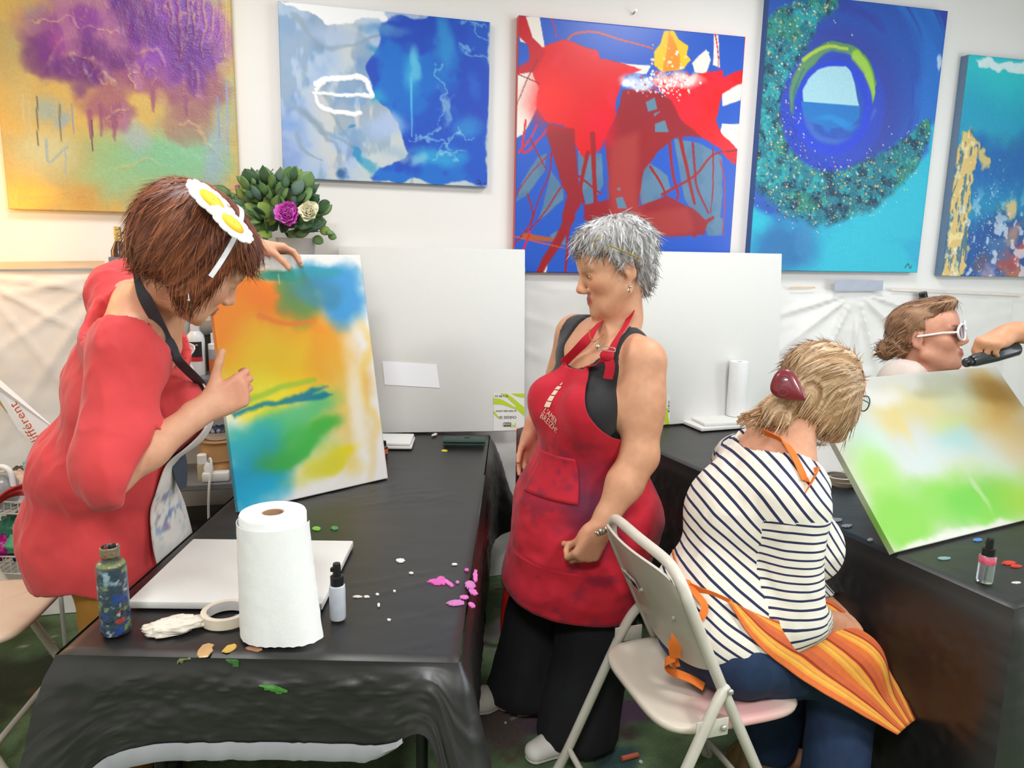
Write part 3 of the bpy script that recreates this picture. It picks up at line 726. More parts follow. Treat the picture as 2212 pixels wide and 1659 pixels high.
p = on_z(1515, 934, TT); flat_canvas('white canvas board on the right table beside the upright paper roll, lower one', p[:2], (0.94, 0.34), 0.36, 0.26, 0.016, TT + 0.003); p = on_z(1522, 921, TT + 0.02); flat_canvas('white canvas board on the right table beside the upright paper roll, upper one', p[:2], (0.97, 0.24), 0.34, 0.24, 0.014, TT + 0.0195)
p = on_z(1728, 1032, TT); flat_canvas('blank white canvas lying on the right table before the seated woman', p[:2], (0.985, 0.17), 0.40, 0.34, 0.018)

# paper towel rolls
PAPER = mat('towel_paper', rgb(240, 240, 238), 0.9, var=0.015, scale=60, bump=0.10, bscale=160)
def towel_roll(label, base, r, h, tail=True, tilt=0.0, lift=0.003):
    base = np.array([base[0], base[1], TT + lift])
    t = thing('paper_towel_roll', label, 'paper roll', base)
    rc_ = r * 0.33
    MB().lathe([(rc_, 0.001), (r * 0.97, 0.0), (r, 0.004), (r, h - 0.004), (r * 0.97, h), (rc_ * 1.04, h), (rc_, h - 0.004)], base, 48, caps=False).build('roll', PAPER, t)
    MB().lathe([(rc_, 0.0), (rc_, h - 0.002), (rc_ * 0.9, h - 0.002), (rc_ * 0.9, 0.0)], base, 32, caps=False).build('core', mat('cardboard_core', rgb(176, 140, 110), 0.85, var=0.05), t)
    if tail:   # loose outer sheet hanging away on the right and standing out in front
        n, m_ = 60, 24; G = np.zeros((m_, n, 3))
        for j in range(m_):
            v = j / (m_ - 1); z = (h - 0.018) * (1 - v) + 0.002
            for i in range(n):
                u = i / (n - 1); th = math.radians(172) + u * math.radians(185)
                k = smooth(0.55, 1.0, u); rad = r * 1.02 + 0.003 + 0.006 * math.sin(math.pi * u) * v + k * (0.004 + 0.034 * v ** 1.3)
                th2 = th - 0.25 * k * v
                zz = z + 0.0 * u - (0.0 if u < .9 else 0.0)
                G[j, i] = base + np.array([rad * math.cos(th2), rad * math.sin(th2), zz])
        G += 0.0012 * fbm(G * 60, 3, 4)[..., None]
        G[-1, :, 2] += 0.004 * np.abs(np.sin(np.arange(n) * 0.7)) * 0.5
        MB().sheet(G, 0.0008).build('loose_sheet', PAPER, t)
    return t
pb = on_z(600, 1362, TT); towel_roll('white paper towel roll with loose sheet standing on the left table', (pb[0], pb[1]), 0.067, 0.262)
pb = on_z(1584, 895, TT + 0.04); towel_roll('slim white paper towel roll standing on the right table', (pb[0] + 0.01, pb[1]), 0.044, 0.262, False, lift=0.0355)

# painty glass bottle
pb = on_z(252, 1368, TT); base = np.array([pb[0], pb[1], TT + 0.003])
t = thing('bottle', 'paint-smeared dark bottle without a cap on the left table corner', 'bottle', base)
prof = [(0.004, 0), (0.026, 0), (0.0285, 0.004), (0.029, 0.010), (0.029, 0.142), (0.0285, 0.150), (0.025, 0.156), (0.0175, 0.160), (0.0165, 0.163), (0.0165, 0.168), (0.0185, 0.169), (0.0185, 0.189), (0.0165, 0.190), (0.0145, 0.189), (0.0145, 0.165)]
b = MB(); 
pr = []
for i in range(len(prof) - 1):
    for k in range(6 if prof[i + 1][1] - prof[i][1] > 0.05 else 2):
        q = k / (6 if prof[i + 1][1] - prof[i][1] > 0.05 else 2); pr.append((prof[i][0] * (1 - q) + prof[i + 1][0] * q, prof[i][1] * (1 - q) + prof[i + 1][1] * q))
pr.append(prof[-1])
pr2 = []
for i in range(len(pr) - 1):
    n_ = max(1, int((pr[i + 1][1] - pr[i][1]) / 0.003))
    for k in range(n_): pr2.append((pr[i][0] + (pr[i + 1][0] - pr[i][0]) * k / n_, pr[i][1] + (pr[i + 1][1] - pr[i][1]) * k / n_))
pr2.append(pr[-1])
b.lathe(pr2, (0, 0, 0), 56, caps=False); V = np.concatenate(b.v)
cn = np.tile(np.array([52, 66, 82.]), (len(V), 1)); P_ = V * 40
def layer(c, m): 
    global cn
    m = m[:, None]; cn = cn * (1 - m) + np.array(c, float) * m
layer((38, 70, 150), smooth(0.05, 0.25, fbm(P_ * 1.2, 4, 1)) * 0.9); layer((28, 34, 44), smooth(0.1, 0.3, fbm(P_ * 1.0, 3, 7)))
layer((150, 175, 185), smooth(0.12, 0.3, fbm(P_ * 1.5, 3, 12)) * smooth(0.09, 0.13, V[:, 2]) * smooth(0.155, 0.14, V[:, 2])); layer((120, 140, 90), smooth(0.2, 0.35, fbm(P_ * 1.6, 3, 22)))
layer((70, 72, 66), smooth(0.143, 0.150, V[:, 2]) * 0.8); layer((180, 190, 90), smooth(0.150, 0.153, V[:, 2]) * smooth(0.16, 0.157, V[:, 2]) * 0.5); layer((122, 108, 84), smooth(0.167, 0.17, V[:, 2]))
layer((40, 32, 28), smooth(0.017, 0.0155, np.hypot(V[:, 0], V[:, 1])) * smooth(0.165, 0.17, V[:, 2])); layer((170, 60, 45), smooth(0.36, 0.42, fbm(P_ * 1.3, 2, 44))); layer((200, 210, 215), smooth(0.3, 0.4, fbm(P_ * 2.5, 3, 33)) * 0.8)
o = link('body', mesh('bottle', V + base, b.f, lin(cn / 255)), mat('painty_glass', vcol=True, rough=0.3, var=0.1, scale=80, bump=0.3, bscale=120, coat=0.3), t)

# masking tape rolls
def tape_roll(label, base, r, w, tilt=0.0, z=TT + 0.003):
    base = np.array([base[0], base[1], z]); 
    t = thing('masking_tape_roll', label, 'tape roll', base)
    MB().lathe([(r * 0.80, 0), (r, 0), (r, w), (r * 0.80, w)], base, 48, caps=False).build('tape', mat('cream_tape', rgb(228, 216, 194), 0.6, var=0.05, scale=30, stretch=(1, 1, 8)), t)
    MB().lathe([(r * 0.765, 0.0002), (r * 0.80, 0.0002), (r * 0.80, w - 0.0002), (r * 0.765, w - 0.0002), (r * 0.765, 0.0002)], base, 48, caps=False).build('core', mat('tape_core', rgb(216, 212, 206), 0.8, var=0.1), t)
pb = on_z(489, 1340, TT); tape_roll('cream masking tape roll beside the paper towel roll', (pb[0], pb[1]), 0.051, 0.022)
pb = on_z(1815, 1044, TT); tape_roll('cream masking tape roll on the right table, lower of two', (pb[0], pb[1]), 0.056, 0.013); tape_roll('cream masking tape roll on the right table, upper of two', (pb[0] - 0.004, pb[1] + 0.003), 0.055, 0.013, z=TT + 0.0165)
# crumpled gloves
def glove(label, base, size, ang, seed, n=60):
    u = np.linspace(0, 2 * math.pi, n, endpoint=False); v = np.linspace(0.02, math.pi - 0.02, 30)
    U, Vv = np.meshgrid(u, v, indexing='ij'); D = np.stack([np.cos(U) * np.sin(Vv), np.sin(U) * np.sin(Vv), np.cos(Vv)], -1)
    r = 1 + 0.55 * fbm(D * 1.7 + seed, 4, seed) + 0.42 * np.abs(fbm(D * np.array([2.2, 5, 4]) + seed, 3, seed + 3))
    P = D * r[..., None] * np.array([size, size * 0.42, size * 0.26]); P[..., 2] = np.maximum(P[..., 2] + size * 0.16, 0.0)
    P = P @ rotz(ang).T + np.array([base[0], base[1], TT + 0.003])
    idx = np.arange(n * 30).reshape(n, 30); nx = np.roll(idx, -1, 0)
    F = np.stack([idx[:, :-1], nx[:, :-1], nx[:, 1:], idx[:, 1:]], -1).reshape(-1, 4)
    o = link('rubber_glove', mesh('rubber_glove', P.reshape(-1, 3), F), mat('latex', rgb(222, 214, 198), 0.75, var=0.05, bump=0.2, bscale=60))
    return tag(o, label, 'glove')
pb = on_z(385, 1362, TT); glove('crumpled off-white rubber glove lying before the masking tape', (pb[0], pb[1]), 0.058, 0.45, 3)
pb = on_z(1790, 1050, TT); glove('crumpled off-white rubber glove beside the tape rolls on the right table', (pb[0] - 0.05, pb[1]), 0.034, 0.3, 8)
pb = on_z(938, 942, TT); glove('white crumpled paper ball beside the green wallet', (pb[0], pb[1]), 0.018, 1.2, 12).name = 'paper_ball'
pb = on_z(1625, 885, TT + 0.03); 
o_ = glove('crumpled grey tissue behind the woman\'s hair on the right table', (pb[0] + 0.02, pb[1] + 0.04), 0.036, 0.6, 15); o_.name = 'paper_tissue'; o_['category'] = 'tissue'
bpy.data.objects['paper_ball']['category'] = 'paper'

# spray bottles
def spray_bottle(label, base, liquid, h=0.122, r=0.0185, body=None):
    base = np.array([base[0], base[1], TT + 0.003]); t = thing('spray_bottle', label, 'spray bottle', base)
    MB().lathe([(0.003, 0), (r * 0.92, 0), (r, 0.004), (r, h * 0.55), (r * 0.96, h * 0.60), (r * 0.62, h * 0.64)], base, 28).build('body', body, t)
    K = mat('black_cap', rgb(26, 26, 28), 0.35)
    MB().lathe([(r * 0.75, h * 0.60), (r * 0.82, h * 0.61), (r * 0.82, h * 0.77), (r * 0.55, h * 0.785)], base, 24).build('collar', K, t)
    MB().lathe([(r * 0.50, h * 0.78), (r * 0.50, h * 0.95), (r * 0.44, h * 1.0)], base, 20).box(base + [-0.006, -0.004, h * 0.90], (0.012, 0.008, 0.008)).build('nozzle', K, t)
    MB().tube([base + [0, 0, 0.006], base + [0.003, 0, h * 0.6]], 0.0016, 6).build('dip_tube', mat('dip_tube', rgb(220, 225, 230), 0.4), t)
    return t
FROST = mat('frosted_bottle', rgb(222, 228, 236), 0.35, trans=0.25, var=0.05, scale=60); CLEAR = mat('clear_bottle', rgb(235, 240, 244), 0.12, trans=0.85, var=0.1, scale=50)
pb = on_z(730, 1338, TT); t = spray_bottle('small frosted spray bottle with black pump on the left table', pb, None, 0.128, 0.0175, FROST)
pb = on_z(2126, 1258, TT); t = spray_bottle('small clear spray bottle with black pump near the right table edge', pb, None, 0.115, 0.019, CLEAR)
MB().lathe([(0.0192, 0.050), (0.0194, 0.052), (0.0194, 0.068), (0.0185, 0.069)], np.array([pb[0], pb[1], TT + 0.003]), 28, caps=False).build('paint_ring', mat('pink_ring', rgb(205, 90, 110), 0.4, var=0.3, scale=80), t, label='pink paint stain below the pump')
# green wallet
w0 = on_z(1003, 962, TT); t = thing('wallet', 'dark green leather wallet at the far end of the left table', 'wallet', (w0[0], w0[1], TT + 0.003))
Rr = rotz(0.03); LEA = mat('green_leather', rgb(36, 62, 54), 0.45, var=0.08, bump=0.2, bscale=120)
MB().box((w0[0], w0[1], TT + 0.013), (0.175, 0.085, 0.010), Rr, 0.004).build('body', LEA, t); MB().box((w0[0], w0[1] + 0.002, TT + 0.0235), (0.172, 0.082, 0.009), Rr, 0.004).build('flap', LEA, t); MB().box((w0[0] + 0.01, w0[1] + 0.03, TT + 0.029), (0.022, 0.03, 0.004), Rr, 0.0015).build('clasp', LEA, t)
for s_ in (-1, 1): MB().ball((w0[0] + s_ * 0.082, w0[1] - 0.043, TT + 0.014), 0.003, 8).build('stud', mat('steel'), t)
# small orange ink bottle half behind the held canvas
pb = on_z(836, 985, TT); base = np.array([pb[0] - 0.012, pb[1], TT + 0.003]); t = thing('ink_bottle', 'small ink bottle with orange label beside the held painting', 'bottle', base)
MB().lathe([(0.004, 0), (0.015, 0), (0.016, 0.003), (0.016, 0.032), (0.009, 0.038), (0.008, 0.042)], base, 20).build('body', mat('amber_glass', rgb(70, 40, 30), 0.2), t); MB().lathe([(0.0163, 0.008), (0.0165, 0.009), (0.0165, 0.027), (0.0163, 0.028)], base, 20, caps=False).build('label', mat('orange_label', rgb(214, 110, 60), 0.6), t); MB().lathe([(0.010, 0.040), (0.010, 0.056), (0.007, 0.058)], base, 16).build('cap', mat('black_cap'), t)

# ------------------------------------------------------------------ things on the shelves
def shelf_base(px, zi, off, dx=0.0):
    # point on shelf board zi, at wall offset off, at picture column px
    d = ray(px, 830); n = WALL_N; P = on_plane(px, 830, WALL_P - WALL_N * off, WALL_N)
    return np.array([P[0] + dx, P[1], zs[zi]])
def bottle(label, base, prof, m, cap_prof, capm, lab=None, cat='bottle', name='bottle'):
    t = thing(name, label, cat, base); MB().lathe(prof, base, 28).build('body', m, t); MB().lathe(cap_prof, base, 22).build('cap', capm, t)
    if lab:
        r, z0, z1, lm = lab
        G = np.array([[base + np.array([r * math.cos(a), r * math.sin(a), z]) for a in np.linspace(-2.6, -0.5, 20)] for z in (z0, z1)])
        MB().sheet(G, 0.0006).build('label', lm, t)
    return t
WPL = mat('white_plastic', rgb(240, 240, 238), 0.35, var=0.02)
bs = shelf_base(428, 1, 0.30); t = bottle('tall white paint bottle with black and red label on the shelf', bs, [(0.004, 0), (0.031, 0), (0.033, 0.005), (0.033, 0.135), (0.030, 0.152), (0.019, 0.166), (0.015, 0.170)], WPL, [(0.0165, 0.168), (0.0165, 0.192), (0.014, 0.194)], WPL, (0.0334, 0.062, 0.130, mat('label_black', rgb(40, 38, 40), 0.5)))
G = np.array([[bs + np.array([0.0342 * math.cos(a), 0.0342 * math.sin(a), z]) for a in np.linspace(-2.6, -0.5, 20)] for z in (0.056, 0.072)]); MB().sheet(G, 0.0006).build('label_band', mat('label_red', rgb(200, 40, 45), 0.5), t, label='red band of the label')
lettering('ACRYLIQUE', 0.0085, bs + [-0.024, -0.0275, 0.116], (1, -0.12, 0), (0, 0, 1), WPL, t); lettering('blanc', 0.009, bs + [-0.020, -0.0285, 0.100], (1, -0.12, 0), (0, 0, 1), WPL, t)
bs = shelf_base(470, 1, 0.30); bottle('white and clear bottle with an orange label beside the held painting', bs, [(0.004, 0), (0.025, 0), (0.027, 0.004), (0.027, 0.100), (0.023, 0.108)], mat('grey_clear', rgb(150, 150, 152), 0.3), [(0.027, 0.098), (0.027, 0.118), (0.016, 0.122), (0.0165, 0.158), (0.014, 0.160)], WPL, (0.0274, 0.010, 0.062, mat('orange_label')))
bs = shelf_base(400, 1, 0.16); t = bottle('white plastic bottle behind on the shelf', bs, [(0.004, 0), (0.030, 0), (0.031, 0.2), (0.02, 0.22)], WPL, [(0.016, 0.22), (0.016, 0.26), (0.014, 0.262)], WPL)
# rolled paper on the shelf
p0 = shelf_base(448, 1, 0.15) + [0, 0, 0.165]; 
t = tag(MB().tube([p0 + WALL_X * -0.12 + [0, 0, -0.02], p0 + WALL_X * 0.2 + [0, 0, 0.02]], 0.03, 20).build('paper_bundle', mat('grey_paper', rgb(196, 194, 190), 0.8, var=0.05)), 'rolled grey paper lying behind the paint bottles', 'paper')
o_ = MB().box(p0 + [0.02, 0, -0.10], (0.34, 0.12, 0.135), Rw, 0.006).build('storage_box', mat('dark_box', rgb(70, 68, 68), 0.6)); tag(o_, 'dark storage box under the rolled paper on the shelf', 'box')
# tan round boxes and bowl of beads on the lower board
TAN = mat('tan_card', rgb(198, 150, 98), 0.75, var=0.06)
bs = shelf_base(466, 2, 0.26)
for k, nm in enumerate(('lower', 'upper')):
    q = bs + [0, 0, 0.073 * k]; t = thing('round_box', 'round tan cardboard box on the shelf, %s of two stacked' % nm, 'box', q)
    MB().lathe([(0.06, 0), (0.072, 0.0), (0.074, 0.068), (0.076, 0.069), (0.076, 0.0725), (0.01, 0.0725)], q, 36).build('body', TAN, t)
    MB().lathe([(0.0765, 0.0655), (0.0778, 0.067), (0.0778, 0.0715), (0.0765, 0.0722)], q, 36, caps=False).build('rim', mat('tan_rim', rgb(176, 128, 80), 0.7), t)
q = bs + [0, 0, 0.146]; t = thing('bowl', 'white bowl of round beads on top of the tan boxes', 'bowl', q)
MB().lathe([(0.03, 0.0), (0.048, 0.003), (0.060, 0.034), (0.063, 0.035), (0.061, 0.031), (0.046, 0.008), (0.01, 0.006)], q, 36, caps=False).build('body', WPL, t)
k = 0
for (x, y) in [(math.cos(i * 2.4) * 0.0105 * math.sqrt(i), math.sin(i * 2.4) * 0.0105 * math.sqrt(i)) for i in range(22)]:
    c_ = random.choice(((70, 110, 160), (215, 215, 222), (110, 90, 100), (40, 80, 120), (190, 190, 196), (150, 140, 150))); rr_ = random.uniform(0.008, 0.012)
    tag(MB().ball(q + [x, y, 0.028 + 0.012 * (1 - math.hypot(x, y) / 0.06) + rr_ * 0.4], rr_, 12).build('bead', mat('bead_%d' % c_[0], rgb(*c_), 0.15, coat=0.5)), 'round glossy bead in the white bowl on the shelf', 'bead', 'beads in the white bowl')
# power strip, plugs and cable
bs = shelf_base(456, 2, 0.355); t = thing('power_strip', 'white power strip with plugs on the lower shelf', 'power strip', bs)
MB().box(bs + [0, 0, 0.019], (0.098, 0.045, 0.036), Rw, 0.006).build('body', WPL, t)
q = bs + [-0.028, 0, 0.038]; MB().lathe([(0.017, 0), (0.017, 0.02), (0.008, 0.036)], q, 16).build('plug', WPL, t)
CAB = mat('white_cable', rgb(228, 226, 218), 0.5)
MB().tube(spline([q + [0, 0, 0.03], q + [0.012, -0.01, 0.055], q + [0.024, -0.03, 0.03], q + [0.022, -0.06, -0.06], q + [0.015, -0.06, -0.20], q + [0.02, -0.05, -0.40]], 40), 0.0048, 8).build('cord', CAB, t)
q2 = shelf_base(434, 2, 0.30) + [0, 0, 0.10]; MB().tube(spline([q2, q2 + [0.03, -0.01, 0.008], q2 + [0.07, 0, 0.0], q2 + [0.12, 0.02, -0.03], q2 + [0.2, 0.03, -0.06]], 30), 0.0045, 8).build('cord', CAB, t)
bs = shelf_base(427, 2, 0.33); bottle('small clear jar with yellow contents on the lower shelf', bs, [(0.004, 0), (0.019, 0), (0.02, 0.06), (0.017, 0.066)], mat('yellow_jar', rgb(205, 196, 160), 0.2, trans=0.3), [(0.018, 0.066), (0.018, 0.1), (0.012, 0.104)], WPL, cat='jar', name='jar')
bs = shelf_base(462, 3, 0.24); t = thing('storage_bin', 'black plastic bin on the bottom shelf behind the left table', 'bin', bs); MB().box(bs + [0, 0, 0.16], (0.34, 0.24, 0.32), Rw, 0.02).build('body', mat('bin_black', rgb(24, 25, 28), 0.5), t); MB().box(bs + [0, 0, 0.325], (0.36, 0.26, 0.02), Rw, 0.006).build('lid', mat('bin_black'), t)
bs = shelf_base(418, 3, 0.40); bs[2] = 0; o_ = tag(MB().ball(np.array([-0.99, 2.42, 0.2]), 0.2, 24).build('exercise_ball', mat('brick_red', rgb(150, 52, 36), 0.5)), 'brick red ball on the floor behind the left table', 'ball')
# brushes in a jar, dark bottle, vase on the top board
def stick(name, m, p, q, r, t): MB().tube([p, q], r, 8).build(name, m, t)
bs = shelf_base(345, 0, 0.22); t = thing('brush_jar', 'jar of paintbrushes on the shelf behind the woman\'s head', 'jar', bs)
MB().lathe([(0.03, 0), (0.04, 0.002), (0.04, 0.11), (0.037, 0.11), (0.036, 0.006), (0.003, 0.006)], bs, 28, caps=False).build('body', mat('jar_glass', rgb(170, 160, 150), 0.2, trans=0.3), t)
for (px, py, r, c_) in ((388, 392, 0.004, (40, 60, 40)), (322, 432, 0.007, (60, 90, 130)), (310, 436, 0.006, (120, 90, 60)), (340, 440, 0.004, (160, 120, 60)), (360, 420, 0.004, (170, 140, 90))):
    e = on_wall(px, py, 0.22); s0 = bs + [(e[0] - bs[0]) * 0.05, 0.0, 0.02]; d_ = (e - s0)
    stick('handle', mat('handle_%d' % c_[0], rgb(*c_), 0.45), s0, s0 + d_ * 0.86, r * 0.8, t); stick('bristles', mat('ferrule_%d' % c_[2], rgb(*[min(255, int(v * 0.8 + 20)) for v in c_]), 0.6), s0 + d_ * 0.86, e, r, t)
bs = shelf_base(279, 0, 0.24); bottle('dark bottle with gold foil on the shelf behind the woman\'s shoulder', bs, [(0.004, 0), (0.028, 0), (0.028, 0.05), (0.012, 0.085), (0.012, 0.1)], mat('amber_glass'), [(0.013, 0.085), (0.013, 0.135), (0.011, 0.137)], mat('gold_foil', rgb(190, 160, 100), 0.35, 0.7, bump=0.4, bscale=90))

# bouquet
vb = shelf_base(650, 0, 0.26); vb[2] = zs[0]
t = thing('flower_vase', 'grey flower pot on the shelf under the bouquet', 'vase', vb)
MB().lathe([(0.05, 0), (0.062, 0.0), (0.075, 0.105), (0.078, 0.11), (0.072, 0.108), (0.06, 0.01), (0.003, 0.01)], vb, 36, caps=False).build('pot', mat('grey_pot', rgb(172, 166, 158), 0.6, var=0.04), t)
PIV = vb + np.array([-0.03, 0, 0.11])
LEAF = [mat('leaf_%d' % i, rgb(*c_), 0.5, var=0.15, scale=25) for i, c_ in enumerate(((84, 118, 62), (66, 100, 66), (102, 134, 78), (96, 122, 108), (58, 86, 52), (128, 150, 70)))]
LEAFM = []
for k in range(3):
    n_ = 9; G = np.zeros((n_, 5, 3))
    for i in range(n_):
        u = i / (n_ - 1); wd = [0.85, 0.62, 0.50][k] * (math.sin(math.pi * min(1, u * 1.02)) ** [0.6, 0.75, 0.9][k])
        for j in range(5):
            v = j / 2 - 1; G[i, j] = (v * wd * 0.5, u, -0.10 * v * v * 0.5 + 0.18 * u * u * -0.6 + 0.05 * math.sin(u * 5))
    bmx = MB().sheet(G, 0.012); LEAFM.append(mesh('leaf', np.concatenate(bmx.v), bmx.f))
bq = thing('bouquet', 'bouquet of green leaves with a pink peony in the grey pot', 'flowers', PIV)
def leaf(p, dirv, size, m, nrm):
    f = np.asarray(dirv, float); f /= np.linalg.norm(f); n_ = np.asarray(nrm, float); n_ = n_ - f * np.dot(n_, f); n_ /= np.linalg.norm(n_) + 1e-9; r = np.cross(f, n_)
    src = LEAFM[random.randrange(3)]; key = (src.name, m.name)
    if key not in LEAFC: 
        c_ = src.copy(); c_.materials.clear(); c_.materials.append(m); c_.polygons.foreach_set('use_smooth', np.ones(len(c_.polygons), bool)); LEAFC[key] = c_
    o = bpy.data.objects.new('leaf', LEAFC[key]); COL.objects.link(o); o.parent = bq
    M = Matrix(((r[0], f[0], n_[0], p[0]), (r[1], f[1], n_[1], p[1]), (r[2], f[2], n_[2], p[2]), (0, 0, 0, 1))) @ Matrix.Scale(size, 4)
    o.matrix_world = M; o.matrix_parent_inverse = Matrix.Translation(-Vector(PIV))
LEAFC = {}
YB = float(vb[1])
def bpx(px, py, dy=0.0): return at(px, py, YB + dy)
ctr = bpx(598, 470)
for i in range(230):
    a = random.uniform(0, 2 * math.pi); rr_ = math.sqrt(random.random())
    px = 592 + 92 * rr_ * math.cos(a) + (10 if a > 0 else 0); py = 448 + 58 * rr_ * math.sin(a)
    if px > 668 and py < 450: continue
    p = bpx(px, py, random.uniform(-0.07, 0.06)); dv = (p - (ctr - [0, 0, 0.06])); dv[1] += random.uniform(-0.08, 0.05); dv += np.array([random.uniform(-.04, .04), 0, random.uniform(-.03, .06)])
    leaf(p, dv, random.uniform(0.045, 0.078), random.choice(LEAF), (random.uniform(-.4, .4), -1, random.uniform(0.0, 0.8)))
for (px, py, s_) in ((500, 415, .075), (532, 395, .05), (548, 388, .03), (552, 392, .028), (590, 400, .06), (618, 385, .03), (630, 415, .055), (645, 440, .05), (690, 488, .045), (702, 492, .04), (708, 500, .035), (675, 505, .045), (622, 490, .06), (566, 470, .055), (555, 448, .05)):
    p = bpx(px, py + 8, random.uniform(-0.08, -0.02)); dv = p - ctr; dv[2] += 0.02; leaf(p, dv, s_, LEAF[random.choice((0, 2, 2, 5))], (random.uniform(-.3, .3), -1, .4))
for (px, py) in ((566, 385), (580, 372), (584, 385), (541, 395), (690, 500), (620, 470), (600, 440), (560, 440)):
    MB().tube(spline([PIV, (PIV + bpx(px, py + 12)) / 2 + [0, 0, 0.02], bpx(px, py)], 10), 0.0018, 6).build('stem', LEAF[4], bq)
for (px0, py0, px1, py1) in ((563, 400, 569, 380), (577, 398, 588, 366)):
    for k in range(16):
        u = k / 15; p = bpx(px0 + (px1 - px0) * u + random.uniform(-4, 4), py0 + (py1 - py0) * u, random.uniform(-.01, .01)); MB().ball(p, 0.0028, 6).build('seed_bud', LEAF[0], bq)
def flower(px, py, dy, R_, cols, label, petals=26, seed=0, squash=1.0):
    c = bpx(px, py, dy); t = thing('peony', label, 'flower', c); rnd = random.Random(seed)
    fw = np.array([0.1, -0.9, 0.35]); fw /= np.linalg.norm(fw); e1 = np.cross(fw, [0, 0, 1]); e1 /= np.linalg.norm(e1); e2 = np.cross(e1, fw)
    for k in range(petals):
        q = k / petals; ang = k * 2.39996; tilt = 0.15 + 1.25 * q; sz = R_ * (0.55 + 0.45 * q)
        ax = math.cos(ang) * e1 + math.sin(ang) * e2; up_ = fw * math.cos(tilt) + ax * math.sin(tilt); sd = np.cross(up_, ax * math.cos(tilt) - fw * math.sin(tilt)); inn = np.cross(sd, up_)
        G = np.zeros((7, 7, 3))
        for i in range(7):
            for j in range(7):
                u, v = i / 6, j / 3 - 1; w = 0.62 * math.sin(math.pi * (0.12 + 0.72 * u)); ruf = 0.05 * math.sin(v * 5 + k) * u
                G[i, j] = c + ax * R_ * 0.10 * q + up_ * sz * (u - 0.08 * v * v * u + ruf) + sd * sz * v * w + inn * sz * (-0.30 * v * v * w + 0.26 * u * u * (1 - 0.6 * q) * -1 + 0.10 * math.sin(v * 3 + k * 1.7) * u)
        MB().sheet(G, 0.0008).build('petal', cols[k % len(cols)], t)
    return t
PK = [mat('peony_%d' % i, rgb(*c_), 0.65, var=0.08, scale=50) for i, c_ in enumerate(((206, 82, 186), (188, 58, 160), (220, 110, 205)))]
flower(622, 465, -0.09, 0.050, PK, 'magenta peony bloom in the bouquet', 30, 3)
flower(517, 408, -0.03, 0.018, [mat('pink_bud', rgb(208, 120, 178), 0.6)], 'small pink bud at the top of the bouquet', 9, 4); flower(488, 418, -0.03, 0.022, [mat('pink_bud2', rgb(205, 135, 160), 0.6)], 'pale pink bud beside the woman\'s head', 10, 6)
flower(668, 458, -0.09, 0.042, [mat('cream_petal', rgb(240, 234, 205), 0.6), mat('cream_petal2', rgb(228, 224, 190), 0.6)], 'cream white peony at the right of the bouquet', 24, 5)

# ------------------------------------------------------------------ wire drawers with craft supplies at the left
WIRE = mat('white_wire', rgb(214, 212, 206), 0.4, 0.2)
YD = 2.52
def dp(px, py, dy=0.0): return at(px, py, YD + dy)
x0, x1 = dp(-120, 1150)[0], dp(120, 1150)[0]
for nm, (zt, zb) in (('upper', (float(dp(40, 1085)[2]), float(dp(40, 1110)[2]))), ('lower', (float(dp(40, 1203)[2]), float(dp(40, 1240)[2])))):
    t = thing('wire_basket', 'white wire basket of craft supplies at the left edge, %s one' % nm, 'basket', ((x0 + x1) / 2, YD + 0.2, zb))
    for z in (zt, zb):
        MB().tube([(x0, YD, z), (x1, YD, z), (x1, YD + 0.38, z), (x0, YD + 0.38, z)], 0.0035, 8, closed=True).build('rim', WIRE, t)
    for k in range(17):
        x = x0 + (x1 - x0) * k / 16; MB().tube([(x, YD, zt), (x, YD, zb), (x, YD + 0.38, zb)], 0.0018, 6).build('wire', WIRE, t)
    for k in range(1, 8):
        y = YD + 0.38 * k / 8; MB().tube([(x0, y, zb), (x1, y, zb), (x1, y, zt)], 0.0018, 6).build('wire', WIRE, t)
t = thing('basket_stand', 'white metal stand carrying the wire baskets', 'stand', ((x0 + x1) / 2, YD + 0.19, 0))
zt = float(dp(40, 1085)[2])
for x in (x0, x1):
    for y in (YD - 0.006, YD + 0.386): MB().tube([(x, y, 0), (x, y, zt + 0.01)], 0.008, 8).build('post', WIRE, t)
zu, zl = float(dp(40, 1110)[2]), float(dp(40, 1240)[2])
def lump(name, px, py, dy, size, colr, label, cat, seed, rough=0.3):
    c = dp(px, py, dy); u = np.linspace(0, 2 * math.pi, 28, endpoint=False); v = np.linspace(0.03, math.pi - 0.03, 16); U, Vv = np.meshgrid(u, v, indexing='ij')
    D = np.stack([np.cos(U) * np.sin(Vv), np.sin(U) * np.sin(Vv), np.cos(Vv)], -1); r = 1 + 0.7 * np.abs(fbm(D * 2.2 + seed, 4, seed)) - 0.15
    P = c + D * r[..., None] * np.array(size); idx = np.arange(28 * 16).reshape(28, 16); nx = np.roll(idx, -1, 0)
    o = link(name, mesh(name, P.reshape(-1, 3), np.stack([idx[:, :-1], nx[:, :-1], nx[:, 1:], idx[:, 1:]], -1).reshape(-1, 4)), mat('lump_%d_%d_%d' % colr, rgb(*colr), rough, var=0.25, scale=30, bump=0.3, bscale=40))
    return tag(o, label, cat)
lump('plastic_bag', 42, 1142, 0.10, (0.085, 0.07, 0.06), (36, 110, 82), 'dark green plastic bag in the lower wire basket', 'bag', 1); lump('plastic_bag', 48, 1170, 0.05, (0.06, 0.05, 0.045), (86, 176, 130), 'light green plastic bag in the lower wire basket', 'bag', 2); lump('plastic_bag', 8, 1180, 0.04, (0.05, 0.05, 0.045), (186, 20, 130), 'bright magenta plastic bag in the lower wire basket', 'bag', 3)
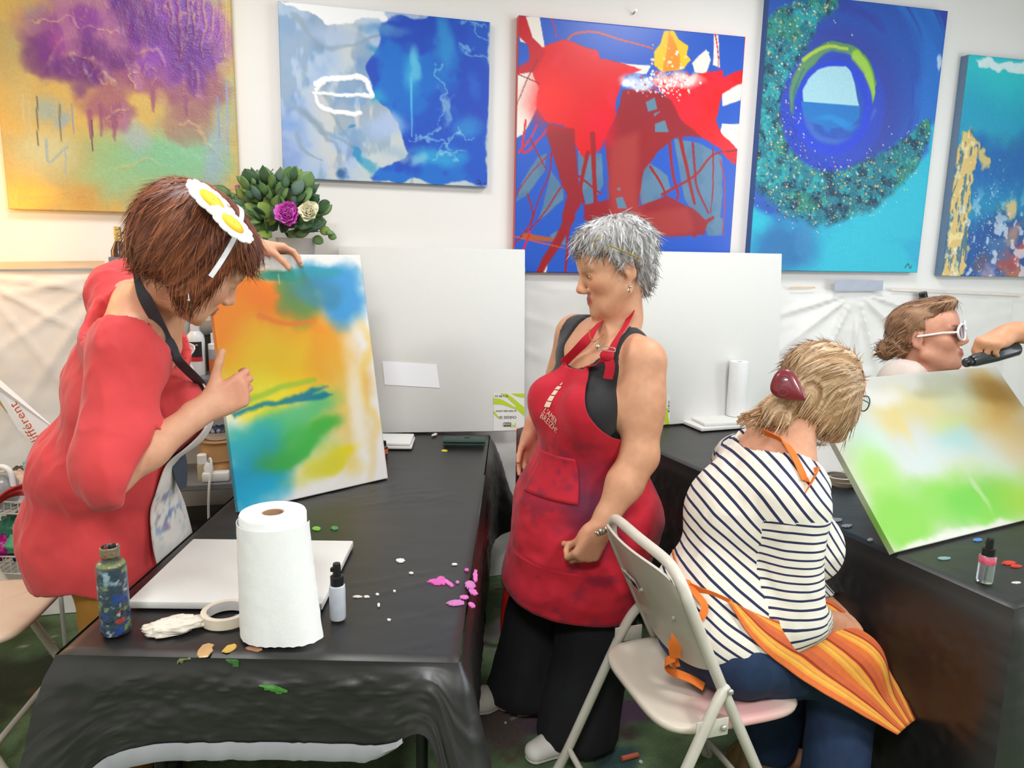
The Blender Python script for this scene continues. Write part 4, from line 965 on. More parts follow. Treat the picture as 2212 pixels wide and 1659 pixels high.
lump('plastic_bag', 40, 1184, 0.08, (0.03, 0.05, 0.04), (110, 60, 140), 'purple plastic bag beside the magenta one', 'bag', 5); lump('yarn_ball', 70, 1190, 0.06, (0.045, 0.045, 0.045), (150, 118, 50), 'mustard bundle at the right end of the lower basket', 'bundle', 6); lump('plastic_bag', 78, 1150, 0.10, (0.04, 0.04, 0.05), (52, 48, 54), 'black bag behind the mustard bundle', 'bag', 9); lump('fabric_bundle', 70, 1162, 0.03, (0.03, 0.02, 0.008), (230, 140, 60), 'orange strip in the lower basket', 'fabric', 7)
lump('fabric_bundle', 40, 1050, 0.12, (0.08, 0.05, 0.05), (216, 190, 170), 'beige cloth bundle in the upper wire basket', 'fabric', 11, 0.8); lump('toy_box', 50, 1028, 0.16, (0.05, 0.05, 0.04), (70, 66, 52), 'dark patterned packet in the upper basket', 'packet', 12); lump('plastic_bag', 70, 1012, 0.16, (0.03, 0.03, 0.04), (160, 200, 215), 'clear blue plastic bag in the upper basket', 'bag', 14); lump('fabric_bundle', 30, 1075, 0.10, (0.10, 0.06, 0.02), (200, 196, 190), 'grey folded cloth at the bottom of the upper basket', 'fabric', 15)
t = thing('red_cords', 'bundle of red cords hanging over the upper wire basket', 'cord', dp(40, 1080))
for k in range(14):
    q = random.uniform(-1, 1); MB().tube(spline([dp(-12, 1088 + 6 * q, -0.02), dp(20, 1066 + 9 * q, -0.02 + 0.02 * q), dp(50, 1058 + 12 * q, 0.0), dp(78, 1060 + 14 * q, 0.03), dp(110, 1068 + 14 * q, 0.05)], 24), 0.0042, 6).build('cord', mat('red_cord' if k % 3 else 'dark_red_cord', rgb(190, 40, 42) if k % 3 else rgb(130, 28, 32), 0.5), t)
for k in range(6):
    MB().tube(spline([dp(55 + 3 * k, 1062, 0.02), dp(60 + 2 * k, 1035, 0.0), dp(72, 1025 + 2 * k, 0.02), dp(84, 1040 + 3 * k, 0.04)], 16), 0.003, 6).build('cord', CAB, t)
# clear jug with white handle
bs = dp(2, 1062, 0.06); t = thing('jug', 'clear plastic jug with a white handle in the upper wire basket', 'jug', bs)
MB().lathe([(0.02, -0.05), (0.06, -0.05), (0.065, 0.02), (0.05, 0.05), (0.03, 0.065)], bs, 24).build('body', mat('jug_plastic', rgb(205, 208, 208), 0.2, trans=0.5), t); MB().tube(spline([bs + [-0.01, -0.02, 0.06], bs + [0.02, -0.02, 0.10], bs + [0.055, -0.02, 0.085], bs + [0.062, -0.02, 0.03]], 20), 0.010, 10).build('handle', WPL, t)
# paper banner with orange lettering
P4 = [(-60, 768), (130, 935), (95, 975), (58, 940), (40, 930), (18, 880), (-60, 790)]
Yb = 2.62
Vb = np.array([at(x, y, Yb - 0.02 * i % 0.05) for i, (x, y) in enumerate(P4)]); n = len(Vb)
t = thing('paper_banner', 'white paper banner with orange lettering hanging at the left', 'banner', Vb[0])
MB().add(np.concatenate([Vb, Vb + [0, 0.0015, 0]]), [tuple(range(n)), tuple(range(n, 2 * n))[::-1]] + [(i, (i + 1) % n, n + (i + 1) % n, n + i) for i in range(n)]).build('sheet', mat('banner_paper', rgb(236, 236, 236), 0.6, var=0.02), t, False)
o0 = at(92, 957, Yb - 0.06); xe = at(32, 862, Yb - 0.06) - o0; ye = np.cross([0, -1.0, 0], xe / np.linalg.norm(xe)); 
lettering('différent', 0.050, o0, xe, ye, mat('orange_print', rgb(212, 96, 48), 0.6), t)
b = MB(); q0, q1 = at(-60, 790, Yb + 0.01), at(22, 888, Yb + 0.01); b.tube([q0, q1], 0.012, 10); tag(b.build('wooden_stick', mat('pine', rgb(216, 172, 110), 0.6, stretch=(1, 1, 10))), 'pale wooden stick behind the paper banner', 'stick')

# ------------------------------------------------------------------ bits on the floor
def floor_bit(name, px, py, px2, py2, r, colr, label, cat):
    a, b_ = on_z(px, py, r), on_z(px2, py2, r); tag(MB().tube([a, b_], r, 8).build(name, mat('bit_%d_%d' % colr[:2], rgb(*colr), 0.6)), label, cat)
floor_bit('wooden_stick', 1118, 1547, 1181, 1537, 0.004, (150, 136, 84), 'thin wooden stick on the carpet near the white shoes', 'stick'); floor_bit('chalk', 1343, 1639, 1378, 1630, 0.008, (196, 100, 70), 'orange chalk stub on the carpet by the chair leg', 'chalk')
floor_bit('pebble', 1283, 1616, 1290, 1616, 0.006, (226, 216, 190), 'small cream pellet on the carpet', 'pebble'); floor_bit('pebble', 1382, 1644, 1388, 1648, 0.005, (216, 208, 200), 'pale pellet beside the orange chalk', 'pebble'); floor_bit('pebble', 1172, 1581, 1176, 1581, 0.005, (225, 200, 70), 'yellow bead on the carpet', 'bead'); floor_bit('pebble', 1090, 1561, 1094, 1561, 0.004, (200, 215, 230), 'pale blue bead on the carpet', 'bead')
floor_bit('fabric_scrap', 2178, 1632, 2230, 1640, 0.02, (216, 190, 196), 'pink and white cloth scrap on the floor at far right', 'cloth')

# ================================================================== paintings: fine grids of pigment colour and relief, one reflection painted in
_T = np.random.default_rng(5).uniform(-1, 1, (256, 256)).astype(np.float32)
def noise2(x, y):
    ix = np.floor(x).astype(np.int32); iy = np.floor(y).astype(np.int32); fx = (x - ix).astype(np.float32); fy = (y - iy).astype(np.float32)
    fx = fx * fx * (3 - 2 * fx); fy = fy * fy * (3 - 2 * fy); i0 = ix & 255; i1 = (ix + 1) & 255; j0 = iy & 255; j1 = (iy + 1) & 255
    return (_T[i0, j0] * (1 - fx) + _T[i1, j0] * fx) * (1 - fy) + (_T[i0, j1] * (1 - fx) + _T[i1, j1] * fx) * fy
def fbm2(x, y, o=4, seed=0):
    s = 0; a = 0.5
    for k in range(o): s = s + a * noise2(x * 2.03 ** k + 13.7 * k + 31 * (seed % 97), y * 2.03 ** k + 7.1 * k + 17 * (seed % 89)); a *= 0.5
    return s
class Art:
    """a stretched canvas; TL corner, X right, Y down (unit), w,h metres; colours are painted per vertex"""
    def __init__(s, TL, X, Yd, w, h, th, res=0.0042):
        s.TL, s.X, s.Y = (np.asarray(a, float) for a in (TL, X, Yd)); s.X = s.X / np.linalg.norm(s.X); s.Y = s.Y / np.linalg.norm(s.Y)
        s.N = np.cross(s.Y, s.X)                       # faces the room
        s.w, s.h, s.th = w, h, th
        s.nu, s.nv = int(w / res) + 1, int(h / res) + 1
        s.U, s.V = np.meshgrid(np.linspace(0, w, s.nu), np.linspace(0, h, s.nv), indexing='ij')
        s.C = np.ones(s.U.shape + (3,)) * 240.0; s.R = np.zeros_like(s.U); s.cache = {}
    def q(s, px, py):
        p = on_plane(px, py, s.TL, s.N) - s.TL; return np.array([np.dot(p, s.X), np.dot(p, s.Y)])
    def n(s, f, o=4, seed=0, st=(1, 1)): return fbm2(s.U * f * st[0] + seed * 3.7, s.V * f * st[1] + seed * 1.9, o, seed)
    def warp(s, amp, f, seed=0):
        key = (f, int(seed) % 4)
        if key not in s.cache: s.cache[key] = (s.n(f, 4, key[1]), s.n(f, 4, key[1] + 50))
        a, b = s.cache[key]; return s.U + amp * a, s.V + amp * b
    def mixin(s, c, m, relief=0.0):
        m = np.clip(m, 0, 1); s.C = s.C * (1 - m[..., None]) + np.asarray(c, float) * m[..., None]; s.R = s.R + relief * m; return m
    def blob(s, px, py, rx, ry, c, a=1.0, soft=0.6, amp=0.05, f=6, seed=0, ang=0.0, relief=0.0, pix=True):
        cc = s.q(px, py); k = np.linalg.norm(s.q(px + 10, py) - cc) / 10
        U, V = s.warp(amp, f, seed); du, dv = U - cc[0], V - cc[1]
        x = du * math.cos(ang) + dv * math.sin(ang); y = -du * math.sin(ang) + dv * math.cos(ang)
        d = np.hypot(x / (rx * k), y / (ry * k)); return s.mixin(c, a * (1 - smooth(1 - soft, 1 + soft * 0.4, d)), relief)
    def poly(s, pts, c, a=1.0, soft=0.004, amp=0.006, f=14, seed=0, relief=0.0):
        Q = np.array([s.q(*p) for p in pts]); U, V = s.warp(amp, f, seed); inside = np.zeros(U.shape, bool); dist = np.full(U.shape, 1e9)
        for i in range(len(Q)):
            (x0, y0), (x1, y1) = Q[i], Q[(i + 1) % len(Q)]
            c1 = ((y0 > V) != (y1 > V)) & (U < (x1 - x0) * (V - y0) / (y1 - y0 + 1e-12) + x0); inside ^= c1
            t = np.clip(((U - x0) * (x1 - x0) + (V - y0) * (y1 - y0)) / ((x1 - x0) ** 2 + (y1 - y0) ** 2 + 1e-12), 0, 1)
            dist = np.minimum(dist, np.hypot(U - x0 - t * (x1 - x0), V - y0 - t * (y1 - y0)))
        sd = np.where(inside, -dist, dist); return s.mixin(c, a * (1 - smooth(-soft, soft, sd)), relief)
    def stroke(s, pts, w0, w1, c, a=1.0, soft=0.5, amp=0.004, f=14, seed=0, relief=0.0, curve=True):
        Q = np.array([s.q(*p) for p in pts])
        if curve and len(Q) > 2: Q = spline(Q, 8 * len(Q))
        U, V = s.warp(amp, f, seed); k = np.linalg.norm(s.q(pts[0][0] + 10, pts[0][1]) - s.q(*pts[0])) / 10; best = np.full(U.shape, 1e9)
        lo = Q.min(0) - 0.06; hi = Q.max(0) + 0.06; i0, i1 = np.searchsorted(s.U[:, 0], [lo[0], hi[0]]); j0, j1 = np.searchsorted(s.V[0], [lo[1], hi[1]])
        if i1 <= i0 or j1 <= j0: return
        Us, Vs = U[i0:i1, j0:j1], V[i0:i1, j0:j1]; bs = np.full(Us.shape, 1e9)
        for i in range(len(Q) - 1):
            (x0, y0), (x1, y1) = Q[i], Q[i + 1]; L2 = (x1 - x0) ** 2 + (y1 - y0) ** 2 + 1e-12
            t = np.clip(((Us - x0) * (x1 - x0) + (Vs - y0) * (y1 - y0)) / L2, 0, 1)
            r = (w0 + (w1 - w0) * (i + t) / (len(Q) - 1)) * k * 0.5; bs = np.minimum(bs, np.hypot(Us - x0 - t * (x1 - x0), Vs - y0 - t * (y1 - y0)) / r)
        best[i0:i1, j0:j1] = bs; return s.mixin(c, a * (1 - smooth(1 - soft, 1 + soft * 0.5, best)), relief)
    def specks(s, region, count, rmin, rmax, cols, seed=0, relief=0.0):
        """region(px,py)->weight evaluated on uv via mask array; scatter dots"""
        rg = np.random.default_rng(seed); w = region.ravel() / region.sum(); ids = rg.choice(len(w), count, p=w)
        cu, cv = s.U.ravel()[ids], s.V.ravel()[ids]; du = s.U[1, 0] - s.U[0, 0]; dv = s.V[0, 1] - s.V[0, 0]
        for a, b in zip(cu, cv):
            r = rg.uniform(rmin, rmax); i0, i1 = int(max(0, (a - r) / du)), int((a + r) / du) + 2; j0, j1 = int(max(0, (b - r) / dv)), int((b + r) / dv) + 2
            d = np.hypot(s.U[i0:i1, j0:j1] - a, s.V[i0:i1, j0:j1] - b); m = (1 - smooth(r * 0.6, r, d)); c = np.array(cols[rg.integers(len(cols))], float)
            s.C[i0:i1, j0:j1] = s.C[i0:i1, j0:j1] * (1 - m[..., None]) + c * m[..., None]; s.R[i0:i1, j0:j1] += relief * m
    def build(s, name, label, m, side=None, relief=1.0, parent=None):
        g = s.TL + s.U[..., None] * s.X + s.V[..., None] * s.Y + (s.R * relief)[..., None] * s.N
        n, k = s.U.shape; idx = np.arange(n * k).reshape(n, k)
        F = np.stack([idx[:-1, :-1], idx[:-1, 1:], idx[1:, 1:], idx[1:, :-1]], -1).reshape(-1, 4)
        b = np.concatenate([idx[:, 0], idx[-1, 1:], idx[::-1, -1][1:], idx[0, ::-1][1:-1]])
        V = [g.reshape(-1, 3)]; Cc = [s.C.reshape(-1, 3)]; nb = len(b); base = g.reshape(-1, 3)[b]; rim = base - s.N * np.dot(base - s.TL, s.N)[:, None]
        sc = s.C.reshape(-1, 3)[b] if side is None else np.tile(np.array(side, float), (nb, 1))
        N0 = n * k
        V += [rim - s.N * 0.003, rim - s.N * s.th]; Cc += [sc, sc]
        e = np.arange(nb); e2 = (e + 1) % nb
        F2 = np.stack([b[e], b[e2], N0 + e2, N0 + e], -1); F3 = np.stack([N0 + e, N0 + e2, N0 + nb + e2, N0 + nb + e], -1)
        # back: a single quad of the four corners
        cs = [0, n - 1, n - 1 + k - 1, 2 * (n - 1) + k - 1]; F4 = np.array([[N0 + nb + c for c in cs]])
        me = mesh(name, np.concatenate(V), np.concatenate([F, F2, F3, F4]), lin(np.concatenate(Cc) / 255))
        bm = bmesh.new(); bm.from_mesh(me); bmesh.ops.recalc_face_normals(bm, faces=bm.faces); bm.to_mesh(me); bm.free()
        o = link(name, me, m, parent, False)
        me.polygons.foreach_set('use_smooth', np.r_[np.ones(len(F), bool), np.zeros(len(F2) + len(F3) + 1, bool)])
        return o if parent is not None else tag(o, label, 'painting')
PAINTM = mat('acrylic_paint', vcol=True, rough=0.42, var=0.02, scale=200, bump=0.06, bscale=500)
GLOSS = mat('resin_paint', vcol=True, rough=0.30, var=0.01, scale=200, spec=0.4)
PEARL = mat('textured_paint', vcol=True, rough=0.33, var=0.06, scale=120, bump=0.25, bscale=260)
def wall_art(tl, tr, bl, th, rot=0.0, w=None, h=None):
    A, B, Cc = on_wall(*tl, th), on_wall(*tr, th), on_wall(*bl, th)
    X = WALL_X * math.cos(rot) + np.array([0, 0, 1]) * math.sin(rot); Y = np.cross(X, -WALL_N); Y = -Y if Y[2] > 0 else Y
    return Art(A, X, Y, w or float(np.dot(B - A, X)), h or float(np.dot(Cc - A, Y)), th - 0.001)

# ---- 1 purple and gold
A1 = wall_art((-30, -230), (489, -230), (20, 452), 0.035, 0.0, w=0.96)
br = on_wall(519, 459, 0.035); bl_ = on_wall(19, 452, 0.035)
w1 = float(np.dot(br - bl_, WALL_X)); A1 = Art(bl_ + np.array([0, 0, 1.22]) , WALL_X, (0, 0, -1), w1, 1.22, 0.034, 0.005)
a = A1; a.C[:] = np.array([206, 172, 96]); a.mixin((176, 160, 110), smooth(-.1, .3, a.n(5, 4, 1)) * .6); a.mixin((150, 176, 150), smooth(0, .3, a.n(4, 4, 2)) * .5)
for x, y, rx, ry, c_, al in ((330, 350, 170, 80, (128, 186, 142), .95), (420, 330, 90, 70, (132, 190, 150), .8), (250, 400, 120, 50, (150, 190, 140), .7), (90, 330, 80, 80, (196, 200, 160), .8), (60, 420, 70, 40, (236, 190, 84), .9), (180, 420, 60, 40, (200, 150, 80), .7), (100, 235, 60, 40, (158, 172, 160), .9), (30, 200, 30, 90, (200, 176, 110), .9), (290, 290, 40, 60, (160, 176, 178), .8), (130, 260, 30, 20, (140, 165, 190), .7), (470, 330, 30, 110, (150, 170, 190), .7), (360, 425, 90, 30, (190, 160, 100), .7)):
    a.blob(x, y, rx, ry, c_, al, .8, .06, 5, int(x))
for x, y, rx, ry, c_, al in ((280, 60, 240, 110, (140, 70, 150), 1), (160, 130, 110, 60, (118, 62, 128), 1), (330, 150, 150, 70, (150, 88, 120), .95), (400, 90, 110, 110, (136, 70, 170), 1), (350, 30, 120, 70, (126, 56, 160), 1), (220, 220, 60, 60, (160, 100, 110), .9), (430, 200, 70, 60, (150, 90, 110), .85), (120, 90, 60, 50, (165, 80, 150), .9), (250, 260, 40, 40, (150, 88, 120), .8), (420, 250, 70, 50, (160, 120, 110), .7), (190, -60, 240, 60, (170, 120, 140), .9)):
    a.blob(x, y, rx, ry, c_, al, .45, .10, 6, int(x * 3 + y))
a.mixin((104, 44, 150), smooth(.05, .35, a.n(7, 4, 9, (1.6, .6))) * smooth(0, .1, (a.C[..., 2] - a.C[..., 1]) / 255.0) * .8); a.mixin((178, 120, 150), smooth(.1, .35, a.n(9, 4, 19, (2, .6))) * smooth(0, .1, (a.C[..., 2] - a.C[..., 1]) / 255.0) * .7)
for k in range(0):   # gold ridges of crumpled film
    x, y = random.uniform(60, 480), random.uniform(10, 260); L_ = random.uniform(15, 60); th = random.choice((random.uniform(.9, 1.9), random.uniform(-.6, .9)))
    a.stroke([(x, y), (x + L_ * .5 * math.cos(th) + 6, y + L_ * .5 * math.sin(th)), (x + L_ * math.cos(th), y + L_ * math.sin(th))], random.uniform(3, 8), 1.5, random.choice(((206, 172, 120), (190, 150, 110), (222, 196, 150), (214, 170, 84))), random.uniform(.35, .7), .8, .03, 16, k, relief=0.003)
vz = np.abs(a.n(7, 4, 33)); pm = smooth(0, .06, (a.C[..., 2] - a.C[..., 1]) / 255.0); a.mixin((204, 168, 122), smooth(.030, .006, vz) * pm * smooth(-.15, .15, a.n(4, 3, 12)) * .8, .003); vz = np.abs(a.n(10, 4, 41, (1.8, .7))); a.mixin((188, 140, 120), smooth(.035, .005, vz) * pm * .55, .002)
for pts in ([(60, 160), (110, 120), (130, 75)], [(390, 260), (440, 290), (480, 350)], [(300, 120), (340, 105), (350, 140)], [(400, 30), (390, 90), (370, 160)], [(180, 140), (210, 190)], [(60, 185), (120, 175), (160, 210)], [(40, 420), (110, 428), (170, 415)], [(250, 370), (320, 350), (350, 355)]):
    a.stroke(pts, 9, 4, (208, 176, 122), .45, .9, .035, 14, int(pts[0][0]), relief=.003)
for k in range(9): x = 372 + 14 * k; a.stroke([(x, -40), (x + 6, 40 + 9 * (k % 4)), (x - 2, 90 + 20 * (k % 3))], 7, 3, ((196, 150, 116), (176, 110, 140), (206, 170, 110))[k % 3], .6, .8, .03, 9, k, relief=.003)
for x, y, rx, ry in ((90, 120, 60, 45), (170, 165, 70, 30), (300, 60, 60, 60), (400, 120, 60, 70), (230, 110, 80, 40)): a.blob(x, y, rx, ry, (98, 44, 122), .65, .6, .09, 9, int(x))
for x, y0, y1 in ((196, 240, 300), (246, 250, 305), (215, 230, 290), (400, 210, 250), (330, 190, 240)): a.stroke([(x, y0), (x + 2, y1)], 16, 5, (146, 84, 116), .8, .6, .012, 12, int(x))
for x, y0, y1, c_ in ((79, 210, 315, (96, 90, 74)), (128, 225, 308, (110, 106, 90)), (197, 260, 327, (100, 44, 90)), (155, 225, 290, (130, 150, 160)), (470, 210, 300, (120, 150, 200)), (490, 180, 340, (140, 160, 210)), (62, 220, 290, (190, 185, 150)), (48, 205, 270, (196, 190, 160))):
    a.stroke([(x, y0), (x + 2, (y0 + y1) / 2), (x + 3, y1)], 4, 3, c_, .9, .4, .002, 10, 1)
a.stroke([(100, 300), (104, 350), (130, 330), (146, 318)], 6, 4, (140, 165, 185), .8, .5); a.stroke([(140, 320), (142, 380)], 4, 3, (150, 170, 185), .8)
m = smooth(.22, .4, a.n(24, 3, 71)) * smooth(0, .05, a.R) ; a.mixin((240, 230, 215), m, .001); a.R += .0015 * a.n(30, 3, 5)
a.build('painting', 'purple and gold abstract painting with teal at the left of the wall', mat('metallic_acrylic', vcol=True, rough=0.36, var=0.06, scale=90, bump=0.2, bscale=150), (214, 172, 70))

# ---- 2 pale and deep blue
a = wall_art((600, 2), (1057, 33), (613, 384), 0.03, -0.006); a.h = float(a.q(613, 384)[1]); a = Art(a.TL, a.X, a.Y, float(a.q(1056, 200)[0]), a.h, 0.029)
a.C[:] = np.array([172, 194, 222]); a.mixin((196, 206, 208), smooth(-.15, .25, a.n(5, 5, 1, (1, .7)))); a.mixin((206, 204, 198), smooth(.05, .3, a.n(6, 4, 3)) * smooth(.05, .2, a.U) * .8)
a.mixin((150, 172, 214), (1 - smooth(0, .18, a.U)) * smooth(.2, .55, a.V) * .8); a.mixin((120, 150, 180), smooth(.12, .3, a.n(8, 4, 7, (1.6, .7))) * .55)
for pts in ([(640, 235), (690, 280), (730, 330)], [(660, 240), (700, 285), (770, 320)], [(700, 180), (720, 250), (745, 300)], [(640, 30), (665, 70), (700, 100)], [(640, 290), (660, 330), (690, 350)], [(690, 100), (740, 100), (800, 80), (850, 55)]):
    a.stroke(pts, 20, 5, (128, 152, 170), .6, .8, .03, 12, int(pts[0][1]))
a.poly([(820, 60), (870, 40), (930, 25), (1057, 33), (1056, 403), (800, 392), (790, 385), (850, 345), (880, 330), (868, 280), (840, 235), (805, 215), (800, 160), (805, 120), (815, 85)], (26, 84, 196), 1, .008, .04, 9, 4)
blue = smooth(.15, .45, (a.C[..., 2] - a.C[..., 0]) / 255.0)
a.mixin((22, 110, 205), smooth(-.05, .25, a.n(5, 5, 21)) * blue); a.mixin((28, 74, 190), smooth(.05, .3, a.n(6, 4, 33)) * blue)
for x, y, rx, ry, c_, al in ((960, 90, 22, 70, (44, 150, 215), .8), (890, 150, 24, 55, (50, 160, 220), .85), (895, 140, 12, 35, (110, 205, 230), .7), (1010, 270, 36, 26, (50, 150, 215), .7), (950, 335, 60, 22, (44, 165, 215), .8), (830, 60, 60, 14, (90, 150, 205), .7), (905, 345, 20, 20, (140, 205, 225), .7), (820, 215, 26, 20, (40, 165, 205), .7), (810, 100, 14, 12, (50, 140, 195), .7), (745, 30, 120, 16, (196, 212, 236), .8), (830, 270, 50, 30, (170, 192, 230), .9), (720, 70, 60, 25, (170, 190, 220), .8)):
    a.blob(x, y, rx, ry, c_, al, .7, .04, 10, int(x))
a.stroke([(888, 170), (889, 230), (890, 295)], 7, 3, (90, 190, 230), .85, .5, .003); a.blob(790, 350, 34, 14, (40, 150, 190), .7, .6, .05, 12, 5, .7); a.blob(775, 335, 10, 24, (30, 140, 190), .8, .5, .04, 12, 6, -.6); a.blob(743, 375, 14, 10, (40, 90, 150), .9, .6, .03, 14, 7); a.blob(758, 274, 10, 4, (40, 130, 180), .8)
a.blob(855, 330, 34, 18, (160, 185, 205), .7, .9, .06, 16, 8)
for pts in ([(945, 140), (955, 180), (965, 215), (955, 260), (960, 278)], [(960, 270), (930, 290), (900, 300), (880, 297)], [(905, 300), (960, 305), (985, 292), (995, 275)], [(1000, 45), (1020, 55), (1050, 52)], [(1020, 60), (1035, 80), (1057, 90)], [(1000, 100), (1030, 115), (1057, 125)], [(990, 280), (1005, 300), (1020, 300)], [(930, 340), (960, 320), (985, 345)], [(945, 330), (990, 325), (1010, 330)]):
    a.stroke(pts, 6, 2.5, (150, 208, 234), .6, .9, .04, 22, int(pts[0][0]), relief=.001)
a.blob(962, 230, 12, 40, (150, 190, 220), .7, .8, .05, 20, 17); a.blob(1020, 180, 14, 30, (40, 110, 215), .6, .8, .05, 10, 3)
WHT = (246, 248, 250)
a.poly([(610, 0), (700, 2), (830, 20), (835, 42), (800, 36), (770, 45), (735, 50), (705, 50), (690, 36), (665, 28)], WHT, 1, .003, .02, 20, 2, .0015); a.blob(823, 43, 8, 8, WHT, 1, .3, .03, 20, 3)
a.stroke([(683, 180), (715, 170), (745, 168), (775, 166), (795, 180), (803, 205)], 14, 12, WHT, 1, .3, .012, 30, 4, .002); a.stroke([(678, 203), (710, 203), (750, 205), (800, 207)], 6, 9, WHT, 1, .3, .010, 30, 5, .002); a.stroke([(680, 206), (690, 228), (730, 242), (780, 246)], 8, 12, WHT, 1, .3, .010, 30, 6, .002); a.stroke([(682, 195), (700, 180)], 8, 8, WHT, 1, .3, .01, 30, 7, .002); a.stroke([(787, 205), (800, 210)], 10, 6, WHT, 1, .4, .01, 30, 8)
for pts in ([(1030, 392), (1034, 388), (1038, 394), (1030, 398), (1042, 396), (1048, 398)],): a.stroke(pts, 2, 1.6, (20, 40, 90), .9, .4, 0)
a.build('painting', 'pale blue and deep blue abstract painting with white strokes', PAINTM, (120, 146, 196))

# ---- 3 red splash on blue
a = wall_art((1117, 33), (1610, 80), (1107, 590), 0.035, 0.0); X_ = on_wall(1610, 80, .035) - on_wall(1117, 33, .035); rot = math.atan2(X_[2], np.dot(X_, WALL_X))
a = wall_art((1121, 33), (1610, 80), (1108, 588), 0.035, rot); a = Art(a.TL, a.X, a.Y, a.w, a.h, 0.034, 0.0041)
BLU, CRM, REDC, DRED, SLATE = (44, 92, 196), (238, 232, 222), (226, 26, 34), (158, 36, 42), (98, 134, 160)
a.C[:] = np.array(BLU)
cream = [[(1117, 33), (1165, 36), (1178, 105), (1150, 98), (1125, 90)], [(1117, 150), (1150, 155), (1165, 180), (1170, 215), (1150, 255), (1130, 290), (1112, 300)], [(1495, 135), (1525, 108), (1535, 130), (1525, 160), (1500, 155)], [(1543, 74), (1552, 75), (1555, 145), (1540, 140)], [(1560, 190), (1606, 175), (1600, 215), (1560, 230)], [(1560, 268), (1602, 268), (1596, 325), (1570, 310), (1556, 290)], [(1340, 135), (1405, 142), (1395, 160), (1350, 155)], [(1245, 290), (1290, 295), (1285, 325), (1250, 330)], [(1172, 575), (1185, 550), (1180, 590), (1165, 592)], [(1118, 588), (1130, 545), (1134, 588)]]
for i, p in enumerate(cream): a.poly(p, CRM, 1, .002, .006, 14, i)
slate = [[(1125, 395), (1160, 340), (1180, 330), (1175, 370), (1140, 420), (1112, 435)], [(1190, 370), (1215, 410), (1215, 430), (1160, 480), (1175, 430)], [(1250, 330), (1300, 330), (1305, 400), (1270, 455), (1250, 390)], [(1380, 395), (1400, 350), (1440, 380), (1450, 410), (1390, 455)], [(1395, 265), (1440, 255), (1450, 280), (1385, 350), (1395, 300)], [(1455, 300), (1510, 310), (1560, 340), (1558, 480), (1535, 508), (1480, 430)], [(1190, 510), (1225, 490), (1222, 530), (1200, 528)], [(1520, 470), (1560, 470), (1560, 508), (1530, 508)], [(1270, 480), (1300, 485), (1290, 508), (1265, 505)]]
for i, p in enumerate(slate): a.poly(p, SLATE, .95, .004, .010, 10, 20 + i)
a.mixin((70, 110, 150), smooth(0, .3, a.n(12, 4, 61)) * smooth(.0, .1, (a.C[..., 0] - 80) / 255) * smooth(.1, .0, (a.C[..., 0] - 110) / 255) * .6)
red = [[(1145, 115), (1175, 100), (1215, 82), (1245, 90), (1265, 100), (1290, 108), (1298, 128), (1345, 135), (1385, 150), (1350, 165), (1335, 200), (1330, 255), (1312, 290), (1295, 325), (1260, 345), (1215, 270), (1180, 262), (1160, 230), (1165, 190), (1148, 150)], [(1405, 170), (1480, 160), (1500, 160), (1560, 150), (1562, 165), (1608, 150), (1608, 175), (1560, 200), (1548, 260), (1560, 290), (1595, 325), (1594, 350), (1565, 330), (1520, 300), (1500, 290), (1470, 260), (1450, 220)]]
for i, p in enumerate(red): a.poly(p, REDC, 1, .003, .014, 12, 40 + i)
a.poly([(1117, 33), (1135, 33), (1150, 80), (1180, 115), (1160, 150), (1117, 160), (1117, 145), (1142, 130), (1140, 100), (1117, 70)], (200, 30, 44), 1, .003, .010, 14, 45)
dred = [[(1185, 268), (1240, 280), (1245, 330), (1250, 400), (1258, 440), (1232, 480), (1215, 480), (1222, 420), (1205, 380), (1195, 330), (1180, 290)], [(1345, 195), (1400, 190), (1450, 215), (1470, 260), (1515, 295), (1460, 300), (1420, 330), (1390, 370), (1380, 450), (1440, 420), (1500, 450), (1530, 480), (1520, 508), (1290, 508), (1300, 470), (1315, 430), (1310, 300), (1330, 250), (1340, 220)], [(1260, 440), (1320, 430), (1310, 500), (1260, 470)]]
for i, p in enumerate(dred): a.poly(p, DRED, .96, .004, .012, 11, 70 + i)
a.poly([(1315, 300), (1380, 290), (1380, 400), (1390, 480), (1320, 470)], (178, 66, 62), .8, .03, .02, 8, 90); a.poly([(1320, 460), (1480, 450), (1500, 500), (1480, 508), (1310, 500)], (176, 64, 58), .7, .02, .02, 8, 91)  # soft salmon patches paint the gloss reflection into the lower red
for p in ([(1395, 220), (1415, 210), (1420, 235), (1400, 240)], [(1412, 245), (1428, 240), (1412, 252)], [(1415, 268), (1437, 260), (1445, 285), (1415, 285)], [(1330, 428), (1345, 425), (1355, 450), (1335, 450)], [(1330, 408), (1340, 404), (1338, 412)]): a.poly(p, SLATE, 1, .002, .004, 16, int(p[0][0]))
a.blob(1190, 215, 60, 60, (248, 30, 26), .8, .9, .05, 7, 3); a.blob(1290, 270, 40, 40, (236, 22, 54), .7, .9, .05, 7, 4)
a.mixin((236, 40, 70), smooth(.1, .35, a.n(8, 4, 95)) * smooth(.5, .6, a.C[..., 0] / 255 - a.C[..., 1] / 255) * .5)
